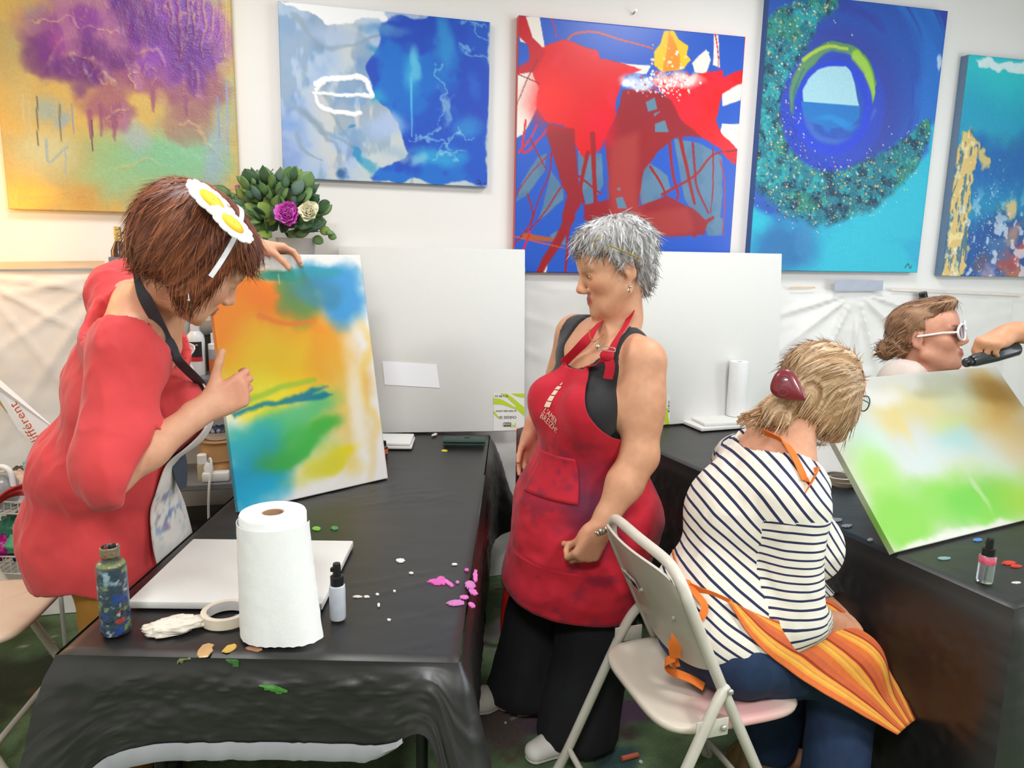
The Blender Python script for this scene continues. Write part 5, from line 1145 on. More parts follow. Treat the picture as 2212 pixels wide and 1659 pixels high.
for pts, w_, c_ in (([(1228, 85), (1245, 72), (1290, 70), (1340, 85), (1410, 105)], 5, (206, 84, 60)), ([(1203, 80), (1195, 50), (1185, 38)], 3, (190, 40, 70)), ([(1160, 130), (1135, 180), (1115, 230)], 3, DRED), ([(1120, 160), (1165, 180)], 3, DRED), ([(1135, 260), (1130, 330), (1165, 300), (1180, 280)], 5, REDC), ([(1120, 330), (1145, 300), (1160, 270)], 4, REDC), ([(1145, 300), (1160, 330), (1180, 365)], 4, DRED), ([(1115, 420), (1150, 370), (1190, 330)], 3, DRED), ([(1190, 330), (1188, 370), (1160, 440), (1145, 500)], 4, (150, 30, 60)), ([(1140, 420), (1150, 470), (1120, 520)], 4, DRED), ([(1215, 400), (1160, 480), (1115, 520), (1108, 560)], 4, DRED), ([(1232, 470), (1200, 530), (1180, 560), (1165, 590)], 22, DRED), ([(1228, 480), (1225, 540), (1222, 588)], 8, (150, 40, 60)), ([(1280, 290), (1285, 400), (1290, 480)], 12, DRED), ([(1250, 380), (1300, 420)], 5, DRED), ([(1445, 300), (1455, 380), (1465, 420), (1455, 440)], 7, DRED), ([(1470, 300), (1485, 370), (1500, 440)], 9, DRED), ([(1497, 310), (1505, 400), (1530, 460)], 6, (150, 40, 60)), ([(1540, 320), (1540, 400), (1535, 460)], 4, (150, 40, 60)), ([(1430, 420), (1500, 380), (1540, 335), (1590, 325)], 6, DRED), ([(1405, 360), (1430, 400), (1440, 430)], 6, DRED), ([(1400, 290), (1440, 300), (1450, 320)], 5, DRED), ([(1385, 350), (1420, 320), (1445, 300)], 5, DRED), ([(1555, 345), (1566, 400), (1562, 508)], 3, (190, 40, 60)), ([(1565, 330), (1585, 350), (1592, 350)], 8, REDC), ([(1134, 510), (1165, 515), (1190, 518)], 14, (176, 92, 58)), ([(1110, 510), (1190, 530), (1220, 535)], 3, (206, 84, 60)), ([(1270, 330), (1255, 400), (1260, 440)], 10, DRED), ([(1500, 508), (1525, 480), (1540, 470)], 10, DRED), ([(1395, 290), (1385, 330)], 6, DRED), ([(1610, 80), (1606, 180)], 4, (190, 40, 60)), ([(1108, 588), (1130, 540), (1145, 500)], 5, REDC), ([(1545, 74), (1550, 110), (1552, 150)], 3, REDC)):
    a.stroke(pts, w_, w_ * .7, c_, 1, .3, .003, 14, 1)
a.poly([(1435, 66), (1456, 66), (1465, 85), (1485, 98), (1483, 118), (1492, 130), (1478, 150), (1430, 155), (1412, 140), (1412, 110), (1425, 95)], (238, 196, 36), 1, .002, .006, 14, 8); a.poly([(1446, 66), (1458, 90), (1470, 120), (1472, 150), (1430, 155), (1440, 110)], (236, 140, 32), .9, .006, .006, 12, 9)
a.blob(1380, 180, 40, 18, (214, 222, 242), .95, .5, .03, 18, 5); a.blob(1465, 172, 60, 16, (244, 190, 186), .9, .5, .03, 18, 6); a.blob(1490, 170, 30, 14, (250, 232, 226), .8, .6, .04, 20, 7); a.blob(1360, 185, 20, 10, (245, 245, 245), .9, .5, .04, 22, 9)
foam = np.exp(-((a.V - a.q(1430, 178)[1]) / .045) ** 2) * smooth(0, 1, 1 - np.abs((a.U - a.q(1435, 170)[0]) / .19)) + 1e-6; a.specks(foam, 170, .003, .007, [(250, 248, 246), (255, 235, 230), (214, 60, 70), (250, 250, 250)], 3, .0005)
foam2 = np.exp(-(((a.V - a.q(1450, 130)[1]) / .05) ** 2 + ((a.U - a.q(1450, 130)[0]) / .08) ** 2)) + 1e-9; a.specks(foam2, 26, .004, .008, [(250, 214, 170), (246, 236, 220)], 5)
a.build('painting', 'glossy red paint splash painting on bright blue ground', GLOSS, (222, 58, 66))

# ---- 4 round wave
a = wall_art((1652, 0), (2046, 24), (1616, 585), 0.045, 0.0); w4 = float(np.dot(on_wall(1981, 589, .045) - on_wall(1617, 585, .045), WALL_X)); bl4 = on_wall(1617, 584, .045)
h4 = float(on_wall(2046, 24, .045)[2] - on_wall(1981, 589, .045)[2]) + 0.0; a = Art(bl4 + np.array([0, 0, h4]), WALL_X, (0, 0, -1), w4, h4, 0.044, 0.0042)
a.C[:] = np.array([34, 84, 182]); cx, cy = a.q(1800, 235); kk = float(np.linalg.norm(a.q(1810, 235) - a.q(1800, 235)) / 10)
du, dv = a.U - cx, a.V - cy; r = np.hypot(du, dv) / kk; th = np.arctan2(dv, du)
sw = fbm(np.stack([r / 55 + .4 * th, th * .9, 0 * r], -1), 4, 3); a.mixin((30, 112, 205), smooth(-.1, .3, sw)); a.mixin((44, 66, 170), smooth(.1, .35, fbm(np.stack([r / 30 + .7 * th, th * .6, 0 * r + 5], -1), 4, 8)))
a.mixin((50, 60, 160), smooth(180, 120, r) * smooth(60, 120, r) * .7)
low = a.q(1900, 480); a.poly([(2010, 270), (2000, 330), (1930, 400), (1850, 450), (1760, 490), (1680, 480), (1610, 430), (1600, 600), (2000, 600), (2060, 250)], (30, 186, 212), 1, .02, .03, 6, 2)
a.mixin((26, 164, 206), smooth(0, .3, a.n(5, 4, 12, (.5, 1.4))) * smooth(a.q(1800, 380)[1], a.q(1800, 460)[1], a.V) * .7); a.blob(1690, 540, 90, 60, (28, 110, 172), .95, .6, .06, 6, 4); a.blob(1740, 520, 20, 40, (60, 140, 190), .5, .6, .06, 10, 14)
band = np.zeros_like(a.U)
Qc = spline(np.array([a.q(*p) for p in ((1790, 5), (1740, 40), (1690, 90), (1665, 160), (1660, 240), (1665, 310), (1690, 370), (1740, 410), (1810, 420), (1880, 400), (1940, 350), (1985, 300), (2005, 262))]), 60); Wd = np.interp(np.linspace(0, 1, len(Qc)), [0, .12, .3, .5, .62, .8, 1], [14, 34, 44, 50, 46, 34, 6]) * kk
U_, V_ = a.warp(.03, 10, 6); dd = np.full(a.U.shape, 9.0)
for i in range(len(Qc)): dd = np.minimum(dd, np.hypot(U_ - Qc[i, 0], V_ - Qc[i, 1]) / (Wd[i] * 1.25))
band = 1 - smooth(.75, 1.15, dd); a.mixin((30, 122, 140), band)
a.mixin((18, 66, 92), band * smooth(0, .25, a.n(30, 3, 4))); a.mixin((40, 170, 176), band * smooth(.12, .3, a.n(26, 3, 14)) * .8); a.mixin((60, 160, 120), band * smooth(.1, .3, a.n(9, 3, 24)) * .5); a.R += band * .005 * np.abs(a.n(45, 3, 7)) * 2
a.specks(band + 1e-6, 1500, .0028, .0045, [(20, 60, 84), (24, 84, 104), (60, 150, 160), (14, 44, 70), (130, 190, 190)], 2, .003)
# tunnel rings
a.mixin((40, 70, 190), smooth(118, 108, r) * smooth(70, 84, r)); a.stroke([(1740, 250), (1760, 290), (1800, 308), (1850, 295), (1890, 240)], 16, 12, (70, 110, 205), .7, .7, .01)
for pts, w_, c_ in (([(1716, 230), (1722, 170), (1752, 128), (1790, 102), (1830, 105), (1868, 130), (1888, 180)], 26, (96, 150, 96)), ([(1735, 130), (1780, 100), (1830, 104)], 9, (176, 206, 70)), ([(1850, 120), (1872, 150), (1884, 200), (1878, 225)], 22, (160, 206, 66)), ([(1712, 245), (1718, 190), (1735, 150)], 8, (60, 120, 130))):
    a.stroke(pts, w_, w_ * .6, c_, .95, .4, .01, 14, int(w_), relief=.002)
rr = np.hypot(du / 1.02, dv / 1.0) / kk; hole = [(1735, 225), (1733, 195), (1745, 170), (1765, 152), (1790, 143), (1828, 142), (1838, 155), (1846, 180), (1850, 205), (1856, 228), (1854, 255), (1840, 268), (1800, 275), (1760, 265), (1742, 250)]
a.mixin((30, 66, 210), smooth(88, 82, r) * smooth(60, 70, r)); a.poly(hole, (166, 212, 226), 1, .003, .006, 12, 3); a.poly([(1730, 219), (1800, 225), (1858, 229), (1856, 256), (1840, 270), (1800, 277), (1755, 266), (1736, 248)], (20, 116, 196), 1, .002, .002, 12, 3); a.blob(1800, 262, 50, 8, (24, 140, 215), .8)
ringm = np.exp(-((r - 128) / 9) ** 2) * (dv > 0) * .5 + band * .35 * (r > 100); up = np.exp(-(((a.U - a.q(1740, 40)[0]) / .16) ** 2 + ((a.V - a.q(1740, 40)[1]) / .12) ** 2)) * .5
a.specks(ringm + up + 1e-9, 170, .003, .0058, [(240, 214, 150), (250, 236, 196), (228, 190, 110), (250, 250, 240)], 8, .002); a.specks(band + 1e-9, 240, .0035, .0065, [(226, 190, 112), (240, 212, 140), (206, 160, 84)], 9, .004)
a.specks(np.exp(-np.abs(dd - 1.15) / .08) * (a.V > cy) + 1e-9, 50, .003, .005, [(244, 224, 170)], 12, .002); a.blob(2030, 135, 6, 14, (200, 216, 240), .9, .5, .02, 20)
a.stroke([(1955, 578), (1962, 570), (1966, 580), (1970, 572)], 3, 2, (20, 90, 110), .9, .4, 0)
a.build('painting', 'turquoise wave painting with a round tunnel and gold flecks', PEARL, (34, 84, 160))

# ---- 5 right edge, turquoise with gold leaf
bl5 = on_wall(2034, 596, .05); h5 = 1.02; tl5 = on_wall(2098, 118, .05); h5 = float(tl5[2] - bl5[2]); a = Art(bl5 + np.array([0, 0, h5]), WALL_X, (0, 0, -1), 0.78, h5, 0.049, 0.0045)
a.C[:] = np.array([26, 160, 196]); v = a.V / a.h
a.mixin((40, 196, 206), smooth(.3, .05, v + .1 * a.n(4))); a.mixin((22, 100, 176), smooth(.28, .42, v + .15 * a.n(5, 4, 2)) * smooth(.75, .5, v) * .9); a.mixin((60, 130, 150), smooth(0, .3, a.n(7, 4, 4)) * smooth(.3, .5, v) * .7); a.mixin((34, 70, 150), smooth(.62, .85, v + .15 * a.n(6, 4, 8)) * .8)
a.poly([(2105, 122), (2150, 130), (2290, 140), (2290, 170), (2212, 165), (2160, 150), (2115, 145)], (226, 242, 244), .95, .006, .03, 16, 3)
for x, y, c_ in ((2170, 560, (206, 80, 66)), (2205, 540, (214, 90, 80)), (2140, 590, (180, 160, 190)), (2230, 580, (190, 60, 90)), (2120, 570, (110, 90, 110)), (2190, 590, (220, 120, 80)), (2190, 500, (60, 80, 150)), (2260, 540, (150, 80, 140)), (2160, 540, (80, 120, 170)), (2190, 510, (190, 150, 130))): a.blob(x, y, 26, 20, c_, .8, .7, .08, 12, int(x))
gold = (232, 196, 118)
m = a.poly([(2075, 290), (2095, 280), (2110, 300), (2115, 320), (2105, 360), (2095, 420), (2090, 500), (2085, 560), (2080, 598), (2030, 598), (2045, 520), (2055, 440), (2062, 360)], gold, .95, .006, .03, 22, 5, .004); a.blob(2125, 340, 14, 18, gold, .9, .5, .06, 20, 6, relief=.004); a.blob(2175, 455, 16, 14, (226, 196, 140), .9, .6, .06, 20, 7, relief=.003)
a.mixin((60, 110, 140), m * smooth(.12, .2, a.n(40, 3, 5, (2, .4))) * .9); a.mixin((250, 230, 170), m * smooth(.1, .3, a.n(30, 3, 15)) * .7)
a.specks(np.exp(-((a.U - a.q(2130, 500)[0]) / .1) ** 2) * smooth(.4, .7, v) + 1e-9, 200, .0025, .005, [(60, 190, 230), (30, 120, 200), (240, 245, 250), (160, 210, 230)], 4, .002); a.mixin((240, 240, 245), smooth(.22, .34, a.n(20, 4, 41)) * smooth(.5, .8, v) * .7); a.R += .003 * np.abs(a.n(22, 3, 7)) * smooth(.3, .6, v)
a.build('painting', 'turquoise textured painting with gold leaf at the right edge', PEARL, (110, 140, 170))

# ---- held canvas: orange, yellow, turquoise
b0 = on_z(515, 1107, TT + .004); b1 = on_z(838, 1033, TT + .004); X_ = b1 - b0; X_[2] = 0; wH = float(np.linalg.norm(X_)); X_ /= wH; back = np.array([-X_[1], X_[0], 0])
best = None
for le in np.linspace(-.1, .4, 51):
    Yu = np.array([0, 0, 1.0]) * math.cos(le) + back * math.sin(le); N_ = np.cross(X_, Yu); p = on_plane(780, 551, b1, N_); e = p - b1; d_ = abs(np.dot(e, X_))
    if best is None or d_ < best[0]: best = (d_, le, float(np.dot(e, Yu)))
lH = best[1]; hH = best[2]; Yu = np.array([0, 0, 1.0]) * math.cos(lH) + back * math.sin(lH); HELD_TL = b0 + Yu * hH; HELD = (b0, b1, X_, Yu, wH, hH)
a = Art(HELD_TL, X_, -Yu, wH, hH, 0.02, 0.0036); a.C[:] = np.array([232, 231, 228])
for x, y, rx, ry, c_, al, sf in ((600, 740, 165, 120, (234, 160, 34), 1, .45), (560, 660, 130, 80, (232, 122, 14), 1, .4), (515, 720, 70, 90, (232, 134, 14), 1, .5), (640, 715, 130, 60, (232, 140, 24), .9, .6), (600, 795, 150, 100, (230, 188, 14), 1, .6), (735, 800, 70, 100, (228, 160, 36), .95, .6), (560, 850, 90, 60, (226, 214, 40), 1, .7), (690, 880, 100, 50, (222, 204, 60), .8, .8), (740, 900, 50, 120, (222, 196, 110), .8, .8), (560, 930, 100, 50, (60, 176, 130), .95, .6), (640, 905, 110, 34, (84, 186, 120), .9, .7), (560, 1010, 80, 110, (34, 166, 200), 1, .5), (530, 1060, 60, 50, (34, 166, 206), 1, .5), (640, 965, 100, 34, (62, 172, 66), .95, .7), (690, 935, 60, 24, (74, 176, 70), .9, .7), (600, 985, 60, 24, (60, 170, 90), .8, .7), (730, 990, 60, 24, (226, 210, 40), .95, .6), (700, 1010, 50, 24, (214, 206, 60), .8, .7), (790, 800, 14, 150, (236, 196, 90), .7, .9), (800, 950, 14, 120, (230, 206, 140), .6, .9), (770, 1010, 30, 30, (230, 208, 110), .7, .8)):
    a.blob(x, y, rx, ry, c_, al, sf, .06, 7, int(x + y), ang=-.28 if y > 830 and rx > ry else 0.0)
a.blob(640, 960, 95, 46, (66, 176, 76), .8, .9, .06, 7, 2, ang=-.28); a.blob(560, 960, 70, 40, (50, 172, 160), .6, .9, .06, 7, 3, ang=-.28); a.blob(690, 1005, 70, 30, (206, 206, 70), .7, .9, .06, 7, 5, ang=-.2)
a.blob(770, 880, 22, 130, (240, 238, 232), .75, .8, .02, 8, 3)
for x, y, rx, ry, c_, al in ((700, 600, 90, 30, (40, 140, 190), 1), (740, 640, 54, 66, (60, 150, 210), 1), (650, 640, 50, 60, (80, 140, 80), .85), (600, 588, 50, 12, (30, 140, 120), .9), (690, 585, 60, 12, (40, 150, 170), .9), (690, 630, 60, 40, (60, 130, 160), .7)): a.blob(x, y, rx, ry, c_, al, .5, .03, 12, int(x))
for pts, w_, c_ in (([(530, 870), (600, 840), (680, 820)], 20, (150, 190, 50)), ([(602, 592), (603, 612)], 4, (200, 180, 100)), ([(560, 680), (620, 700), (680, 690)], 14, (226, 120, 40)), ([(540, 650), (600, 640)], 14, (236, 120, 26))): a.stroke(pts, w_, w_ * .6, c_, .85, .8, .006, 20, 2)
a.poly([(500, 892), (525, 882), (590, 866), (650, 848), (680, 838), (708, 832), (690, 842), (676, 850), (700, 843), (720, 849), (696, 861), (660, 864), (600, 874), (540, 888), (505, 900)], (14, 118, 144), .92, .007, .010, 24, 3)
a.build('painted_canvas', 'wet abstract canvas in orange, yellow and turquoise held upright on the left table', mat('wet_paint', vcol=True, rough=0.30, var=0.02, scale=300, bump=0.10, bscale=420), None)
bpy.data.objects['painted_canvas']['category'] = 'canvas'
# orange and turquoise wrap of the edge comes from the border colours

# ---- green canvas on the right table
g0 = on_z(1932, 1194, TT + .006); g1 = on_z(2212, 1124, TT + .006); X_ = g1 - g0; X_[2] = 0; X_ /= np.linalg.norm(X_); back = np.array([-X_[1], X_[0], 0]); best = None
for le in np.linspace(.1, 1.3, 121):
    Yu = np.array([0, 0, 1.0]) * math.cos(le) + back * math.sin(le); N_ = np.cross(X_, Yu); p = on_plane(1740, 841, g0, N_) - g0; p2 = on_plane(2150, 791, g0, N_) - g0
    d_ = abs(np.dot(p, X_)) + .5 * abs(np.dot(p, Yu) - np.dot(p2, Yu))
    if best is None or d_ < best[0]: best = (d_, le, float(np.dot(p2, Yu)), float(np.dot(p2, X_)), p)
lG, hG, wG = best[1:4]
Yu = np.array([0, 0, 1.0]) * math.cos(lG) + back * math.sin(lG); GREEN = (g0, X_, Yu, wG, hG)
a = Art(g0 + Yu * hG, X_, -Yu, wG, hG, 0.018, 0.0036); a.C[:] = np.array([218, 218, 208])
for x, y, rx, ry, c_, al, sf in ((1990, 880, 110, 40, (228, 214, 150), .9, .8), (2130, 890, 90, 60, (216, 176, 92), .95, .8), (2150, 850, 60, 36, (200, 152, 62), .9, .8), (2060, 850, 70, 50, (214, 224, 190), .8, .8), (1925, 905, 50, 30, (230, 210, 140), .8, .8), (1960, 930, 14, 40, (232, 212, 140), .7, .8), (2050, 910, 70, 22, (206, 224, 150), .7, .9), (2070, 950, 60, 30, (176, 220, 214), .9, .9), (2000, 990, 80, 40, (214, 228, 226), .8, .8), (1880, 960, 60, 60, (206, 232, 214), .9, .9), (2160, 1000, 80, 60, (206, 222, 214), .8, .9), (2200, 960, 60, 60, (228, 200, 140), .7, .9), (2060, 1030, 150, 30, (206, 224, 176), .8, .9), (1900, 1040, 60, 70, (170, 226, 110), .9, .8), (2060, 1085, 230, 46, (142, 214, 84), 1, .7), (1940, 1130, 70, 60, (140, 214, 74), 1, .5), (2110, 1080, 90, 36, (112, 206, 66), 1, .7), (2160, 1100, 90, 40, (134, 214, 70), .9, .7), (2240, 1080, 80, 50, (168, 216, 60), .9, .8), (2112, 1060, 10, 34, (190, 226, 160), .8, .7)):
    a.blob(x, y, rx, ry, c_, al, sf, .05, 7, int(x + y))
a.poly([(1950, 1185), (1990, 1160), (2060, 1145), (2150, 1128), (2160, 1120), (2212, 1130), (2212, 1200), (1950, 1200)], (232, 232, 220), .95, .012, .02, 14, 3); a.blob(1900, 850, 60, 20, (236, 234, 226), .9, .8)
a.C *= 0.87
a.build('painted_canvas', 'soft green and ochre watercolour-like canvas propped on the right table', mat('matte_paint', vcol=True, rough=0.6, var=0.015, scale=300, bump=0.08, bscale=420), None)
bpy.data.objects['painted_canvas.001']['category'] = 'canvas'
# wooden prop behind the green canvas
c = g0 + X_ * wG * .55 + Yu * hG * .62 - np.cross(X_, Yu) * 0.022; foot = np.array([c[0], c[1], TT + .003]) + back * .06
t = thing('table_easel', 'small wooden prop behind the green canvas', 'easel', foot)
MB().tube([foot + [0, 0, .008], c], 0.009, 8).build('strut', mat('pine'), t); MB().box(foot + [0, 0, .006], (.16, .03, .012), np.stack([X_, back, [0, 0, 1]], 1), .003).build('foot', mat('pine'), t)

# ================================================================== bodies: smooth distance fields meshed into one continuous surface
def norm(v): v = np.asarray(v, float); return v / (np.linalg.norm(v) + 1e-12)
class Field:
    def __init__(s): s.pr = []
    def copy(s): f = Field(); f.pr = list(s.pr); return f
    def cap(s, a, b, ra, rb=None, k=0.02, wide=None, op='add'):
        a, b = np.asarray(a, float), np.asarray(b, float); rb = ra if rb is None else rb
        w = wide[1] if wide else 1.0; R = max(ra, rb) * max(1, w); lo = np.minimum(a, b) - R; hi = np.maximum(a, b) + R
        s.pr.append(('c', lo, hi, k, op, (a, b, ra, rb, (norm(wide[0]), wide[1]) if wide else None))); return s
    def chain(s, pts, rs, k=0.02, wide=None):
        for i in range(len(pts) - 1): s.cap(pts[i], pts[i + 1], rs[i], rs[i + 1], k, wide)
        return s
    def ell(s, c, r, R=None, k=0.02, op='add'):
        c = np.asarray(c, float); r = np.array([r] * 3 if np.isscalar(r) else r, float); m = r.max()
        s.pr.append(('e', c - m, c + m, k, op, (c, r, np.eye(3) if R is None else np.asarray(R)))); return s
    @staticmethod
    def dist(pr, X, Y, Z):
        if pr[0] == 'c':
            a, b, ra, rb, w = pr[5]; ab = b - a; L2 = float(ab @ ab) + 1e-12
            x, y, z = X - a[0], Y - a[1], Z - a[2]; t = np.clip((x * ab[0] + y * ab[1] + z * ab[2]) / L2, 0, 1)
            x = x - t * ab[0]; y = y - t * ab[1]; z = z - t * ab[2]
            if w:
                ax, q = w; d = (x * ax[0] + y * ax[1] + z * ax[2]) * (1 / q - 1); x = x + d * ax[0]; y = y + d * ax[1]; z = z + d * ax[2]
            return np.sqrt(x * x + y * y + z * z) - (ra + (rb - ra) * t)
        c, r, R = pr[5]; x, y, z = X - c[0], Y - c[1], Z - c[2]
        u = (x * R[0, 0] + y * R[1, 0] + z * R[2, 0]) / r[0]; v = (x * R[0, 1] + y * R[1, 1] + z * R[2, 1]) / r[1]; w = (x * R[0, 2] + y * R[1, 2] + z * R[2, 2]) / r[2]
        k0 = np.sqrt(u * u + v * v + w * w); k1 = np.sqrt((u / r[0]) ** 2 + (v / r[1]) ** 2 + (w / r[2]) ** 2) + 1e-9
        return k0 * (k0 - 1) / k1
    @staticmethod
    def comb(F, d, k, op):
        if op == 'sub':
            h = np.clip(0.5 - 0.5 * (F + d) / k, 0, 1); return F * (1 - h) - d * h + k * h * (1 - h)
        h = np.clip(0.5 + 0.5 * (d - F) / k, 0, 1); return d * (1 - h) + F * h - k * h * (1 - h)
    def at(s, P):
        P = np.asarray(P, float); F = np.full(P.shape[:-1], 0.5)
        for pr in s.pr: F = s.comb(F, s.dist(pr, P[..., 0], P[..., 1], P[..., 2]), pr[3], pr[4])
        return F
    def mesh(s, h, offset=0.0, clip=None, lo=None, hi=None):
        BIG = 0.04
        adds = [p for p in s.pr if p[4] == 'add']
        L = np.min([p[1] for p in adds], 0) - offset - 3 * h if lo is None else np.asarray(lo, float); H = np.max([p[2] for p in adds], 0) + offset + 3 * h if hi is None else np.asarray(hi, float)
        n = np.ceil((H - L) / h).astype(int) + 1
        ax = [(L[i] + h * np.arange(n[i])).astype(np.float32) for i in range(3)]
        F = np.full(n, BIG, np.float32)
        for p in s.pr:
            m = p[3] + BIG + max(offset, 0)
            i0 = np.clip(np.floor((p[1] - m - L) / h).astype(int), 0, n); i1 = np.clip(np.ceil((p[2] + m - L) / h).astype(int) + 1, 0, n)
            if (i1 <= i0).any(): continue
            sl = tuple(slice(a, b) for a, b in zip(i0, i1)); X = ax[0][sl[0]][:, None, None]; Y = ax[1][sl[1]][None, :, None]; Z = ax[2][sl[2]][None, None, :]
            F[sl] = s.comb(F[sl], s.dist(p, X, Y, Z).astype(np.float32), p[3], p[4])
        F -= offset
        if clip is not None: F = np.maximum(F, clip(ax[0][:, None, None], ax[1][None, :, None], ax[2][None, None, :]).astype(np.float32))
        return surface(F, L, h)
def surface(F, L, h):
    ins = F < 0; n = np.array(F.shape)
    c = np.zeros(n - 1, np.uint8)
    for i in (0, 1):
        for j in (0, 1):
            for k in (0, 1): c += ins[i:n[0] - 1 + i, j:n[1] - 1 + j, k:n[2] - 1 + k]
    I = np.argwhere((c > 0) & (c < 8)); idx = np.full(n - 1, -1, np.int32); idx[tuple(I.T)] = np.arange(len(I))
    cor = np.array([(i, j, k) for i in (0, 1) for j in (0, 1) for k in (0, 1)]); val = np.stack([F[tuple((I + o).T)] for o in cor], 1)
    acc = np.zeros((len(I), 3)); cnt = np.zeros(len(I))
    for a in range(8):
        for b in range(a + 1, 8):
            if np.abs(cor[a] - cor[b]).sum() != 1: continue
            va, vb = val[:, a], val[:, b]; m = (va < 0) != (vb < 0); t = np.where(m, va / np.where(m, va - vb, 1), 0)
            acc += np.where(m[:, None], cor[a] + t[:, None] * (cor[b] - cor[a]), 0); cnt += m
    V = L + h * (I + acc / cnt[:, None]); Q = []
    for d in range(3):
        e = [0, 0, 0]; e[d] = 1; A = ins[tuple(slice(0, n[i] - e[i]) for i in range(3))]; B = ins[tuple(slice(e[i], n[i]) for i in range(3))]
        for sgn in (0, 1):
            E = np.argwhere((A & ~B) if sgn == 0 else (~A & B)); u, v = (d + 1) % 3, (d + 2) % 3
            ok = (E[:, u] > 0) & (E[:, v] > 0) & (E[:, u] < n[u] - 1) & (E[:, v] < n[v] - 1); E = E[ok]
            if not len(E): continue
            du = np.zeros(3, int); du[u] = 1; dv = np.zeros(3, int); dv[v] = 1
            q = np.stack([idx[tuple((E - du - dv).T)], idx[tuple((E - dv).T)], idx[tuple(E.T)], idx[tuple((E - du).T)]], 1)
            Q.append(q if sgn == 0 else q[:, ::-1])
    Q = np.concatenate(Q) if Q else np.zeros((0, 4), int)
    return V, Q[(Q >= 0).all(1)]
def vnormals(V, Q):
    n = np.cross(V[Q[:, 2]] - V[Q[:, 0]], V[Q[:, 3]] - V[Q[:, 1]]); N = np.zeros_like(V)
    for k in range(Q.shape[1]):
        for c in range(3): N[:, c] += np.bincount(Q[:, k], n[:, c], len(V))
    return N / (np.linalg.norm(N, axis=1, keepdims=True) + 1e-12)
def relax(V, Q, it=2, w=0.5):
    for _ in range(it):
        S_ = np.zeros_like(V); c = np.zeros(len(V))
        for k in range(4):
            a, b = Q[:, k], Q[:, (k + 1) % 4]
            for d in range(3): S_[:, d] += np.bincount(a, V[b, d], len(V)) + np.bincount(b, V[a, d], len(V))
            c += np.bincount(a, minlength=len(V)) + np.bincount(b, minlength=len(V))
        V = V * (1 - w) + w * S_ / np.maximum(c, 1)[:, None]
    return V
def paint_skin(V, base, marks):
    """marks: list of (centre, radii, R, colour, strength, soft)"""
    C = np.tile(np.array(base, float), (len(V), 1)) + 5 * vnoise(V * 45, 3)[:, None] + 5 * vnoise(V * 12, 5)[:, None]
    for c, r, R, col, st, so in marks:
        d = np.linalg.norm(((V - c) @ (np.eye(3) if R is None else R)) / np.asarray(r, float), axis=1); m = (st * (1 - smooth(1 - so, 1 + so * 0.5, d)))[:, None]; C = C * (1 - m) + np.array(col, float) * m
    return C
SKIN = mat('skin', vcol=True, rough=0.5, var=0.05, scale=60, bump=0.05, bscale=300, spec=0.4)

def rot_to(v, ax, ang):
    ax = norm(ax); return v * math.cos(ang) + np.cross(ax, v) * math.sin(ang) + ax * np.dot(ax, v) * (1 - math.cos(ang))
def add_hand(f, W, F, N, right=True, s=1.0, curls=((20, 30, 20),) * 4, thumb=(0.7, 0.5, 0.3), thumb_curl=20, spread=0.10, nails=None):
    """W wrist, F wrist->knuckles, N palm normal; adds palm, four fingers and thumb; returns finger tips"""
    F = norm(F); N = norm(N - F * np.dot(N, F)); S_ = np.cross(F, N) * (1 if right else -1); tips = []
    offs = [0.028, 0.0095, -0.0095, -0.027]; kn = [0.083, 0.086, 0.081, 0.072]; ln = [0.070, 0.078, 0.072, 0.056]; rr = [0.0086, 0.0088, 0.0084, 0.0074]
    f.cap(W - F * 0.03 * s, W + F * 0.02 * s, 0.0225 * s, 0.021 * s, 0.02, (S_, 1.25))
    for i in range(4):
        K = W + F * kn[i] * s + S_ * offs[i] * s
        f.cap(W + F * 0.012 * s + S_ * offs[i] * 0.55 * s, K, 0.0145 * s, 0.0112 * s, 0.016)
        d = norm(F + S_ * spread * (1.5 - i) * 0.66); p = K; ax = np.cross(d, N)
        for j, frac in enumerate((0.46, 0.30, 0.24)):
            d = rot_to(d, ax, math.radians(curls[i][j])); q = p + d * ln[i] * frac * s
            r0 = rr[i] * s * (1.06 - 0.09 * j); f.cap(p, q, r0, r0 * 0.92, 0.006 if j == 0 else 0.004); p = q
        tips.append((p, d, np.cross(d, ax)))
    f.ell(W + F * 0.035 * s + S_ * 0.020 * s + N * 0.010 * s, (0.017 * s, 0.026 * s, 0.016 * s), np.stack([S_, F, N], 1), 0.016)
    f.ell(W + F * 0.040 * s - S_ * 0.022 * s + N * 0.008 * s, (0.014 * s, 0.028 * s, 0.014 * s), np.stack([S_, F, N], 1), 0.016)
    t0 = W + F * 0.022 * s + S_ * 0.022 * s + N * 0.008 * s; d = norm(F * thumb[0] + S_ * thumb[1] + N * thumb[2]); t1 = t0 + d * 0.040 * s; f.cap(t0, t1, 0.0135 * s, 0.0108 * s, 0.014)
    ax = np.cross(d, norm(F * 0.6 + N * 0.8)); d2 = rot_to(d, ax, math.radians(thumb_curl)); t2 = t1 + d2 * 0.031 * s; f.cap(t1, t2, 0.0104 * s, 0.0096 * s, 0.004); d3 = rot_to(d2, ax, math.radians(thumb_curl * 0.8)); t3 = t2 + d3 * 0.024 * s; f.cap(t2, t3, 0.0096 * s, 0.0082 * s, 0.004)
    tips.append((t3, d3, np.cross(d3, ax))); return tips
